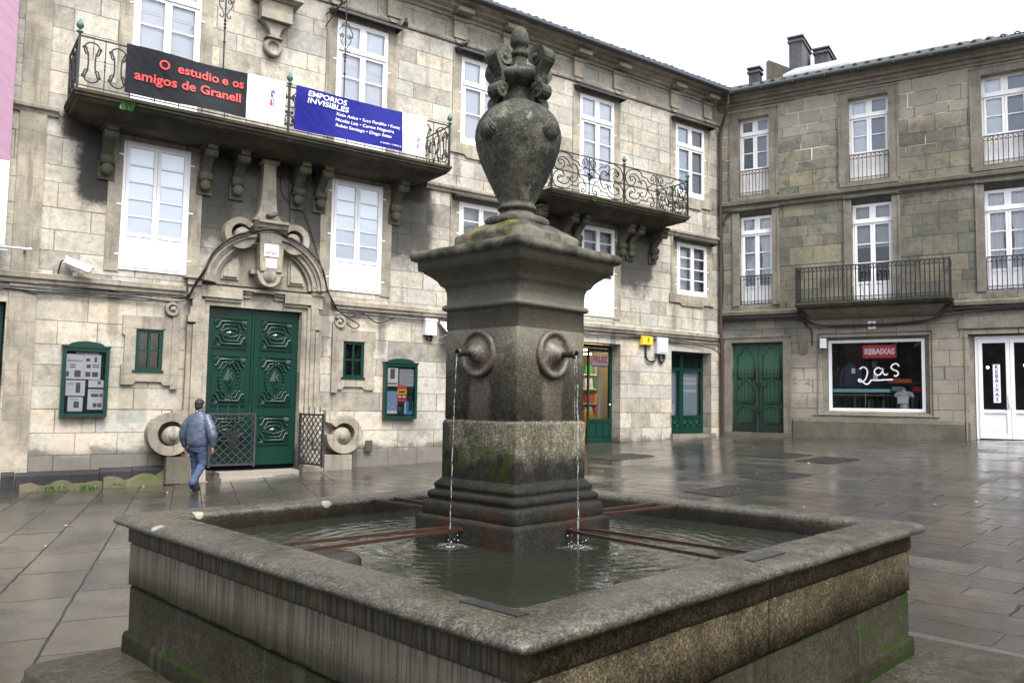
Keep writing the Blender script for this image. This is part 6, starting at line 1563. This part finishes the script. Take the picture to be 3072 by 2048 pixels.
# ------------------------------------------------------------------ inside the fruit shop
M_tube = emis('fluorescent_glow', (1., .93, .8), 14.)
for k, (yy, s_) in enumerate(((1.6, -4.4), (2.4, -3.4))):
    m = MB(); m.box(-.6, .6, -.04, .04, -.04, .0); o = m.build('ceiling_lamp', M_tube); o.matrix_world = MLf @ Matrix.Translation((s_, yy, 3.62 if k == 0 else 3.55)); tag(o, ('nearer' if k == 0 else 'farther')+' bright fluorescent lamp on the fruit shop ceiling', 'lamp')
e = emp('shop_sign', 'red lettered sign behind the glass of the fruit shop door', 'sign', MLf, -5.42, .42, 3.08)
MB().box(-.02, .68, 0, .012, -.04, .32).build('board', simple('pale_shop_sign', (.5, .48, .42), .5), e); MB().box(-.02, .68, -.003, .0, -.07, -.035).build('blue_stripe', M_navy, e); text_obj('lettering', 'FRUIZ', .28, M_dred, e, (.33, -.004, .14), bold=.008, width=.6, ext=.002)
M_prod = [simple('shelf_'+n, c, .6, var=.5, scale=18.) for n, c in (('yellow', (.75, .5, .05)), ('red', (.6, .06, .04)), ('green', (.08, .25, .06)), ('orange', (.8, .28, .03)), ('white', (.7, .7, .7)))]
e = emp('shop_shelf', 'stocked shelf of coloured goods inside the fruit shop', 'shelf', MLf, -5.55, 3.0, .6)
m = MB()
for k in range(5): m.box(0, 3., 0, .5, .25+.5*k, .28+.5*k)
m.box(-.03, 0, 0, .5, 0, 2.6); m.box(3., 3.03, 0, .5, 0, 2.6); m.build('rack', M_plast, e)
rp = random.Random(2)
for i in range(5):
    m = MB()
    for r_ in range(5):
        for c_ in range(7):
            if (r_*3+c_*2+rp.randint(0, 1)) % 5 == i: m.frus(.05+.42*c_, .42+.42*c_, .02, .45, .28+.5*r_, .28+.5*r_+rp.uniform(.22, .4), .03, .03)
    m.build('goods', M_prod[i], e)
m = MB(); m.box(0, .5, 0, .08, 0, 2.5); m.box(.05, .45, -.02, 0, .1, 2.4); tagged(m, 'advert_panel', M_plast, 'tall white panel standing inside the fruit shop doorway', 'panel', MLf, -4.62, 1.0, .6)
m = MB(); m.box(0, .5, 0, .4, 0, .9); m.frus(.02, .48, .02, .38, .9, 1.02, .05, .05); tagged(m, 'fruit_crate', M_prod[3], 'orange crate stack inside the fruit shop doorway', 'crate', MLf, -5.2, 1.0, .6)
# ------------------------------------------------------------------ shop on the right
e = emp('sale_sign', 'red sale sign with white lettering hung behind the shop window', 'sign', MRf, 4.95, .27, 3.42)
MB().box(-.48, .48, 0, .008, 0, .39).build('board', simple('red_card', (.72, .03, .06), .5, var=.05), e); text_obj('lettering', 'REBAIXAS', .24, M_wht, e, (0, -.003, .19), bold=.012, width=.86, ext=.002)
e = emp('sale_sign', 'narrow white vertical sale sign on the shop door glass', 'sign', MRf, 8.06, .21, 2.08)
MB().box(-.09, .09, 0, .006, 0, 1.1).build('board', M_paper, e)
for k, ch in enumerate('REBAIXAS'): text_obj('lettering', ch, .15, simple('dark_blue_letter', (.06, .1, .3), .6) if k == 0 else bpy.data.materials['dark_blue_letter'], e, (0, -.003, 1.02-.132*k), bold=.004, ext=.001)
def tshirt_torso(mb, w_=.2, h_=.62):
    pr = [(.0, .13, .1), (.08, .135, .11), (.2, .12, .1), (.3, .125, .1), (.42, .15, .11), (.5, .17, .1), (.55, .15, .085), (.58, .07, .06), (.6, .045, .045), (.64, .045, .045), (.65, .02, .02)]
    n = 20; vs_ = [(a*cos(2*pi*k/n), b*sin(2*pi*k/n), z) for z, a, b in pr for k in range(n)]
    mb.add(vs_, [(i*n+k, i*n+(k+1) % n, (i+1)*n+(k+1) % n, (i+1)*n+k) for i in range(len(pr)-1) for k in range(n)], True); mb.add(vs_[-n:], [list(range(n))])
    for sg in (-1, 1): mb.tube([(sg*.1, 0, .53), (sg*.19, 0, .5), (sg*.235, 0, .42), (sg*.24, 0, .4)], [.06, .062, .055, .05], 10)
e = emp('mannequin', 'white mannequin torso with a price card behind the shop window', 'mannequin', MRf, 5.6, .5, 1.82)
m = MB(); tshirt_torso(m); m.build('torso', M_plast, e)
m = MB(); m.box(-.17, .13, -.16, -.155, .2, .42); p = m.build('price_card', M_paper, e); text_obj('lettering', '50€', .11, M_grylet, p, (-.02, -.158, .31), ext=.001)
M_navyc = simple('dark_blue_cloth', (.035, .05, .085), .85, var=.3, scale=8.); M_blkc = simple('black_cloth', (.015, .016, .02), .9)
def jacket(mb, L=.75):
    pr = [(.0, .23, .12), (.1, .235, .13), (.4, .225, .13), (.56, .24, .12), (.66, .2, .1), (.72, .1, .08), (.77, .08, .075), (.8, .085, .08)]
    n = 18; vs_ = [(a*cos(2*pi*k/n), b*sin(2*pi*k/n), z*L/.75) for z, a, b in pr for k in range(n)]
    mb.add(vs_, [(i*n+k, i*n+(k+1) % n, (i+1)*n+(k+1) % n, (i+1)*n+k) for i in range(len(pr)-1) for k in range(n)], True)
    for sg in (-1, 1): mb.tube([(sg*.17, 0, .64), (sg*.27, -.0, .5), (sg*.3, -.02, .25), (sg*.29, -.05, .02)], [.07, .075, .065, .055], 10)
e = emp('displayed_jacket', 'dark blue jacket with a white tag on a stand behind the shop window', 'jacket', MRf, 4.0, .85, 2.5)
m = MB(); jacket(m); m.build('cloth', M_navyc, e); MB().box(.06, .17, -.16, -.155, .46, .62).build('price_tag', M_paper, e)
e = emp('mannequin', 'dark dressed mannequin with a tan bald head and hanging tag in the shop window', 'mannequin', MRf, 4.7, 1.0, 2.35)
m = MB(); jacket(m, .7); m.build('cloth', M_blkc, e); MB().box(-.02, .12, -.2, -.195, .42, .58).build('price_tag', M_paper, e)
m = MB(); m.ball((0, -.02, .9), (.085, .1, .13), 14, 10); m.tube([(0, 0, .7), (0, 0, .82)], .05, 10); m.tube([(0, -.115, .92), (0, -.135, .88), (0, -.118, .87)], [.01, .016, .01], 6); m.build('head', simple('tan_mannequin', (.42, .3, .2), .5), e)
m = MB(); m.box(0, 1.7, 0, .5, .0, .1); o = tagged(m, 'display_counter', simple('pale_turquoise_board', (.35, .75, .74), .4), 'pale turquoise display shelf across the shop window', 'shelf', MRf, 3.5, .42, 2.36)
m = MB(); m.tube([(.62*1.6, .05, 0), (.62*1.6, .05, -.55)], .015, 6); m.box(0, 1.7, .02, .04, -.1, -.08); m.build('support', simple('pale_wood', (.4, .33, .2), .5), o)
e = emp('clothes_rail', 'rail of dark hanging clothes below the turquoise display shelf', 'clothes rail', MRf, 3.7, 1.3, 1.02)
m = MB(); m.tube([(0, 0, 1.28), (2.4, 0, 1.28)], .015, 6); m.tube([(0, 0, 0), (0, 0, 1.28)], .015, 6); m.tube([(2.4, 0, 0), (2.4, 0, 1.28)], .015, 6); m.build('rail', M_irong, e)
for k in range(16):
    m = MB(); x = .1+.14*k; m.prism([(-.22, .25), (.22, .25), (.2, 1.1), (.05, 1.24), (-.05, 1.24), (-.2, 1.1)], 'x', x-.03, x+.03); m.build('garment', (M_navyc, M_blkc, M_shopw)[k % 3], e)
for k, (s_, z_, col, nm) in enumerate(((5.2, 2.68, (.75, .1, .08), 'red'), (5.55, 2.66, (.8, .2, .03), 'orange'), (5.35, 2.42, (.35, .5, .6), 'pale blue'), (5.95, 2.42, (.7, .05, .06), 'scarlet'))):
    m = MB()
    for j in range(3): m.frus(-.2+.01*j, .2-.01*j, 0, .3, .045*j, .045*j+.042, .015, .02)
    tagged(m, 'folded_clothes', simple('folded_'+nm.replace(' ', '_'), col, .85, var=.3, scale=10.), f'pile of folded {nm} clothes on the dark shop display', 'clothes', MRf, s_, 1.15, z_)
m = MB(); m.box(0, 1.3, 0, .5, .24, .265); m.box(0, 1.3, 0, .5, -.02, 0); m.box(0, .03, 0, .5, -1.4, .265); m.box(1.27, 1.3, 0, .5, -1.4, .265); tagged(m, 'display_shelf', M_shopf, 'dark display shelves holding the folded clothes', 'shelf', MRf, 4.95, 1.05, 2.41)
for k, s_ in enumerate((4.7, 5.3, 5.95)):
    m = MB(); m.lathe([(.03, -.1), (.05, -.1), (.05, .1), (.03, .11)], 12, (0, 0, 0), 'x'); m.xf(Matrix.Rotation(rad(-35), 4, 'Y')); m.tube([(0, 0, .04), (0, 0, .16)], .012, 6); tagged(m, 'spotlight', M_plast, ('left', 'middle', 'right')[k]+' white ceiling spotlight behind the top of the shop window', 'spotlight', MRf, s_, .8, 3.86, 'spotlights of the shop window')
M_bulb = emis('shop_bulb', (1., .85, .6), 12.)
for s_, z_, y_, lb in ((7.75, 3.2, 2.6, 'small lit bulb behind the left leaf of the white shop door'), (8.75, 3.25, 2.4, 'small lit bulb behind the right leaf of the white shop door')):
    m = MB(); m.ball((0, 0, 0), .035, 8, 6); tagged(m, 'lamp', M_bulb, lb, 'lamp', MRf, s_, y_, z_)
m = MB(); m.frus(-.3, .3, -.2, .2, 0, .55, .12, .1); tagged(m, 'clothes_stand', simple('ochre_cloth', (.45, .2, .04), .8), 'ochre heap of clothes low behind the white shop door', 'clothes', MRf, 8.0, 1.4, 1.3)
m = MB(); m.box(0, .19, -.1, 0, 0, .3); m.box(.01, .18, -.108, -.1, .16, .28); tagged(m, 'alarm_box', M_plast, 'small cream alarm box at the upper left of the shop window', 'box', MRf, 3.28, -.06, 3.74)
m = MB(); m.box(0, .23, -.015, 0, 0, .24); o = tagged(m, 'number_plate', M_plq, 'white house number plate above the shop window', 'plate', MRf, 4.68, -.03, 4.3); text_obj('lettering', '5', .17, M_ink, o, (.115, -.017, .12), bold=.006, ext=.001)
# ------------------------------------------------------------------ on the ground
M_pit = simple('drain_pit', (.03, .027, .023), .5)
def drain(lab, c, ax, sx, sy, nx, ny):
    x, y = c; zz = gz(x, y); e = empty('drain_cover', lab, 'drain cover', (x, y, zz+.006), ax, 'iron drain covers in the paving')
    hx, hy = sx/2, sy/2
    sl1 = (gz(x+cos(ax)*.4, y+sin(ax)*.4)-gz(x-cos(ax)*.4, y-sin(ax)*.4))/.8; sl2 = (gz(x-sin(ax)*.4, y+cos(ax)*.4)-gz(x+sin(ax)*.4, y-cos(ax)*.4))/.8
    sh = Matrix(((1, 0, 0, 0), (0, 1, 0, 0), (sl1, sl2, 1, 0), (0, 0, 0, 1)))
    m = MB(); f = .04
    for X0, X1, Y0, Y1 in ((-hx, -hx+f, -hy, hy), (hx-f, hx, -hy, hy), (-hx+f, hx-f, -hy, -hy+f), (-hx+f, hx-f, hy-f, hy)): m.box(X0, X1, Y0, Y1, -.02, .01)
    m.xf(sh); m.build('frame', M_clamp, e)
    m = MB()
    for i in range(1, nx): X = -hx+sx*i/nx; m.box(X-.012, X+.012, -hy+f, hy-f, -.02, .006)
    for j in range(1, ny): Y = -hy+sy*j/ny; m.box(-hx+f, hx-f, Y-.012, Y+.012, -.02, .0075)
    m.xf(sh); m.build('grid', M_clamp, e)
    m = MB(); m.box(-hx+.01, hx-.01, -hy+.01, hy-.01, -.03, .0); m.xf(sh); m.build('pit', M_pit, e)
for lab, c, sx, sy in (('drain cover in the paving before the fruit shop doorway', (2.85, 20.75), 1.3, .95), ('drain cover nearest the fountain on the right of the pillar', (3.8, 14.45), 1.25, .8), ('drain cover right of and beyond the one nearest the fountain', (5.3, 16.4), 1.25, .8),
    ('drain cover left of the pillar beyond the rim', (-1.45, 12.7), 1.0, .6), ('drain cover partly hidden behind the right side of the pillar', (1.3, 15.4), 1.0, .7), ('drain cover in front of the green door left of its neighbour', (6.7, 20.2), 1.2, .9), ('drain cover below the left edge of the shop window', (7.35, 19.0), 1.2, .9)):
    drain(lab, c, rad(36), sx, sy, 9, 6)
M_weed = simple('weed_green', (.06, .15, .02), .7, var=.5, scale=20.)
def weed(lab, M0, n, h, spr):
    m = MB(); r = random.Random(lab)
    for i in range(n):
        x, y = r.gauss(0, spr), r.gauss(0, spr*.3); a = r.uniform(0, 2*pi); hh = h*r.uniform(.4, 1.1); w_ = .012*h/.1*r.uniform(.6, 1.3); d = (cos(a)*hh*.6, sin(a)*hh*.6)
        px, py = -sin(a)*w_, cos(a)*w_
        m.add([(x-px*.3, y-py*.3, 0), (x+px*.3, y+py*.3, 0), (x+d[0]*.5+px, y+d[1]*.5+py, hh*.7), (x+d[0]*.5-px, y+d[1]*.5-py, hh*.7), (x+d[0], y+d[1], hh)], [(0, 1, 2, 3), (3, 2, 4)])
    o = m.build('weed', M_weed, None, False); o.matrix_world = M0; return tag(o, lab, 'plant')
for s_, y_, n, sp_, lab in ((-19.75, -.2, 60, .16, 'leftmost tuft of green weeds at the foot of the palace wall'), (-19.1, -.2, 50, .12, 'middle tuft of green weeds at the foot of the palace wall'), (-18.6, -.16, 60, .14, 'rightmost tuft of green weeds at the foot of the palace wall')):
    q = wl(s_, y_, 0); weed(lab, Matrix.Translation((q.x, q.y, gz(q.x, q.y))) @ Matrix.Rotation(aLz, 4, 'Z'), n, .1, sp_)
weed('fern tuft growing on the edge of the left balcony', MLf @ Matrix.Translation((-19.0, -1.3, 7.42)), 40, .22, .06)
weed('tiny fern tuft growing on the edge of the right balcony', MLf @ Matrix.Translation((-6.9, -1.3, 7.55)), 26, .16, .04)
rl = random.Random(11)
M_lit = simple('white_litter', (.7, .7, .68), .7)
proto = None; nl = 0
while nl < 46:
    x, y = rl.uniform(-8, 12), rl.uniform(5.5, 24)
    rel = Vector((x, y, 0))-CORNER
    if rel.dot(Vector((dL.y, -dL.x, 0))) < .4 or rel.dot(Vector((dR.y, -dR.x, 0))) < .4 or (abs(x-.03) < 2.9 and y < 8.2): continue
    nl += 1
    if proto is None:
        m = MB(); m.add([(-.03, -.015, .004), (.03, -.02, .006), (.035, .015, .012), (-.025, .02, .005), (0, 0, .016)], [(0, 1, 4), (1, 2, 4), (2, 3, 4), (3, 0, 4)])
        proto = o = m.build('litter', M_lit, None, False)
    else: o = proto.copy(); COL.objects.link(o)
    o.location = (x, y, gz(x, y)+.004); k = rl.uniform(.35, .9); o.scale = (k, k, k); o.rotation_euler = (0, 0, rl.uniform(0, 6))
    tag(o, 'tiny white scrap of litter lying on the wet paving', 'litter', 'scraps of litter on the paving')
# ------------------------------------------------------------------ person walking to the door
def remesh(mb, name, mat, parent, vox, it=4):
    o = mb.build('tmp', None); md = o.modifiers.new('r', 'REMESH'); md.mode = 'VOXEL'; md.voxel_size = vox
    s = o.modifiers.new('s', 'SMOOTH'); s.factor = .5; s.iterations = it
    dg = bpy.context.evaluated_depsgraph_get(); dg.update(); me = bpy.data.meshes.new_from_object(o.evaluated_get(dg)); bpy.data.objects.remove(o)
    me.polygons.foreach_set('use_smooth', [True]*len(me.polygons)); me.materials.clear(); me.materials.append(mat); me.name = name
    o = bpy.data.objects.new(name, me); COL.objects.link(o); o.parent = parent; return o
def limb(mb, pts, rs, n=12):
    q = crom(pts, 4); r = [np.interp(i/(len(q)-1)*(len(rs)-1), range(len(rs)), rs) for i in range(len(q))]
    mb.tube(q, list(r), n)
    mb.ball(q[0], r[0]*.98, 10, 8); mb.ball(q[-1], r[-1]*.98, 10, 8)
def rings(mb, lst, n=20):
    vs_ = [(cx_+a*cos(2*pi*k/n), cy_+b*sin(2*pi*k/n), z) for z, a, b, cx_, cy_ in lst for k in range(n)]
    m_ = len(lst); mb.add(vs_, [(i*n+k, i*n+(k+1) % n, (i+1)*n+(k+1) % n, (i+1)*n+k) for i in range(m_-1) for k in range(n)], True)
    mb.add(vs_, [list(range(n))[::-1], list(range((m_-1)*n, m_*n))])
PE = empty('person', 'man in a puffy blue jacket and jeans walking towards the green door', 'person', (-6.08, 15.95, gz(-6.08, 15.95)+.005), rad(-14))
LH, RH = (-.335, .06, .84), (.335, -.02, .86)
B = MB()
rings(B, [(.84, .15, .11, 0, 0), (.95, .16, .115, 0, 0), (1.08, .14, .1, 0, 0), (1.25, .165, .11, 0, .0), (1.4, .17, .1, 0, 0), (1.46, .11, .075, 0, 0), (1.5, .06, .06, 0, .0), (1.58, .056, .06, 0, .012)])
rings(B, [(1.53, .045, .05, 0, .02), (1.57, .066, .075, 0, .025), (1.62, .074, .09, 0, .022), (1.67, .078, .098, 0, .015), (1.71, .072, .09, 0, .01), (1.745, .045, .06, 0, .005), (1.755, .01, .01, 0, .005)])
B.tube([(0, .105, 1.655), (0, .135, 1.62), (0, .115, 1.61)], [.008, .016, .01], 8); B.ball((0, .105, 1.575), (.025, .015, .008), 8, 6)
for sg in (-1, 1): B.ball((sg*.03, .103, 1.65), (.014, .01, .008), 8, 6); B.ball((sg*.08, .01, 1.64), (.012, .022, .034), 8, 6)
limb(B, [(-.09, 0, .88), (-.1, .07, .48), (-.1, .12, .09)], [.085, .058, .04]); limb(B, [(.09, 0, .88), (.095, .02, .48), (.075, -.26, .17)], [.085, .058, .04])
for (sh, el, wr) in (((-.19, 0, 1.4), (-.3, -.03, 1.12), LH), ((.19, 0, 1.4), (.3, -.06, 1.14), RH)):
    limb(B, [sh, el, wr], [.055, .042, .028])
    sg = -1 if wr[0] < 0 else 1; x, y, z = wr
    rings(B, [(z-.085, .014, .036, x, y+.01), (z-.05, .017, .04, x, y+.005), (z-.01, .018, .034, x, y), (z+.02, .022, .026, x, y)], 12)
    for k, (L_, dy) in enumerate(((.07, .034), (.08, .013), (.076, -.01), (.06, -.03))):
        bx_, by_, bz_ = x, y+.008+dy, z-.08
        B.tube([(bx_, by_, bz_), (bx_-sg*.006, by_+.004, bz_-L_*.45), (bx_-sg*.022, by_+.006, bz_-L_*.8), (bx_-sg*.036, by_+.006, bz_-L_*.95)], [.0095, .009, .008, .006], 7)
    B.tube([(x-sg*.008, y+.032, z-.02), (x-sg*.02, y+.055, z-.055), (x-sg*.026, y+.056, z-.085)], [.012, .0105, .008], 7)
M_skin = simple('skin', (.45, .24, .17), .55, var=.08)
remesh(B, 'body', M_skin, PE, .0055, 3)
H = MB(); H.ball((0, -.012, 1.675), (.087, .104, .096), 18, 12); H.ball((0, -.035, 1.62), (.078, .078, .075), 16, 10)
remesh(H, 'hair', simple('short_black_hair', (.012, .01, .009), .7, var=.4, scale=60.), PE, .006, 3)
J = MB()
rings(J, [(.835, .185, .15, .0, 0), (.85, .205, .17, 0, 0), (.9, .225, .185, 0, -.005), (1.0, .232, .185, 0, -.01), (1.15, .235, .175, 0, -.01), (1.28, .24, .165, 0, -.005), (1.38, .225, .14, 0, 0), (1.45, .15, .11, 0, .0), (1.49, .085, .085, 0, .005), (1.56, .082, .085, 0, .012), (1.575, .07, .075, 0, .012)], 24)
limb(J, [(-.16, 0, 1.4), (-.27, -.02, 1.22), (-.33, -.01, 1.05), (-.335, .05, .86)], [.085, .1, .09, .062], 14); limb(J, [(.16, 0, 1.4), (.27, -.03, 1.22), (.335, -.05, 1.06), (.335, -.02, .88)], [.085, .1, .09, .062], 14)
jk = remesh(J, 'jacket', None, PE, .012, 4)
for v in jk.data.vertices:
    p = v.co; n_ = mno.noise(Vector((p.x*5+p.z*4, p.y*3, p.z*9-p.x*7)))+.6*mno.noise(Vector((p.x*16, p.y*9, p.z*20)))
    v.co += v.normal*(n_*.008)
jk.data.materials.clear(); jk.data.materials.append(simple('blue_grey_nylon', (.062, .08, .125), .42, var=.12, scale=7.))
Jn = MB()
rings(Jn, [(.74, .165, .125, 0, -.01), (.82, .175, .135, 0, -.012), (.9, .16, .12, 0, 0), (.98, .15, .11, 0, 0)])
limb(Jn, [(-.085, 0, .84), (-.1, .06, .6), (-.105, .08, .46), (-.11, .1, .28), (-.11, .11, .07)], [.115, .092, .078, .075, .078], 14)
limb(Jn, [(.085, -.01, .84), (.092, .01, .6), (.092, 0, .48), (.085, -.13, .31), (.075, -.24, .17)], [.115, .094, .08, .075, .077], 14)
jn = remesh(Jn, 'jeans', None, PE, .01, 3)
for v in jn.data.vertices:
    p = v.co; v.co += v.normal*(.011*mno.noise(Vector((p.x*9, p.y*6, p.z*22))))
jn.data.materials.clear(); jn.data.materials.append(simple('faded_denim', (.04, .065, .125), .85, var=.35, scale=6.))
M_shoe = simple('black_shoe', (.015, .015, .017), .45)
for base, dirv, nm in (((-.11, .06, .0), None, 0), ((.075, -.24, .08), 1, 1)):
    m = MB(); pr_ = [(0, .0, .03), (.02, .055, .09), (.1, .05, .09), (.18, .052, .07), (.25, .045, .05), (.285, .02, .035)]
    n_ = 14; vs_ = []
    for t, a_, h_ in pr_:
        for k in range(n_): w_ = 2*pi*k/n_; vs_.append((a_*cos(w_), t-.06, h_*.5*(1+sin(w_))))
    m.add(vs_, [(i*n_+k, i*n_+(k+1) % n_, (i+1)*n_+(k+1) % n_, (i+1)*n_+k) for i in range(len(pr_)-1) for k in range(n_)], True); m.add(vs_, [list(range(n_)), list(range((len(pr_)-1)*n_, len(pr_)*n_))])
    m.xf(Matrix.Translation(base) @ (Matrix.Rotation(rad(-52), 4, 'X') if nm else Matrix.Identity(4)) @ Matrix.Rotation(rad(6 if nm == 0 else -4), 4, 'Z'))
    m.build('shoe', M_shoe, PE)
MB().box(-.012, .012, -.092, -.082, 1.515, 1.53).build('collar_badge', M_wht, PE)
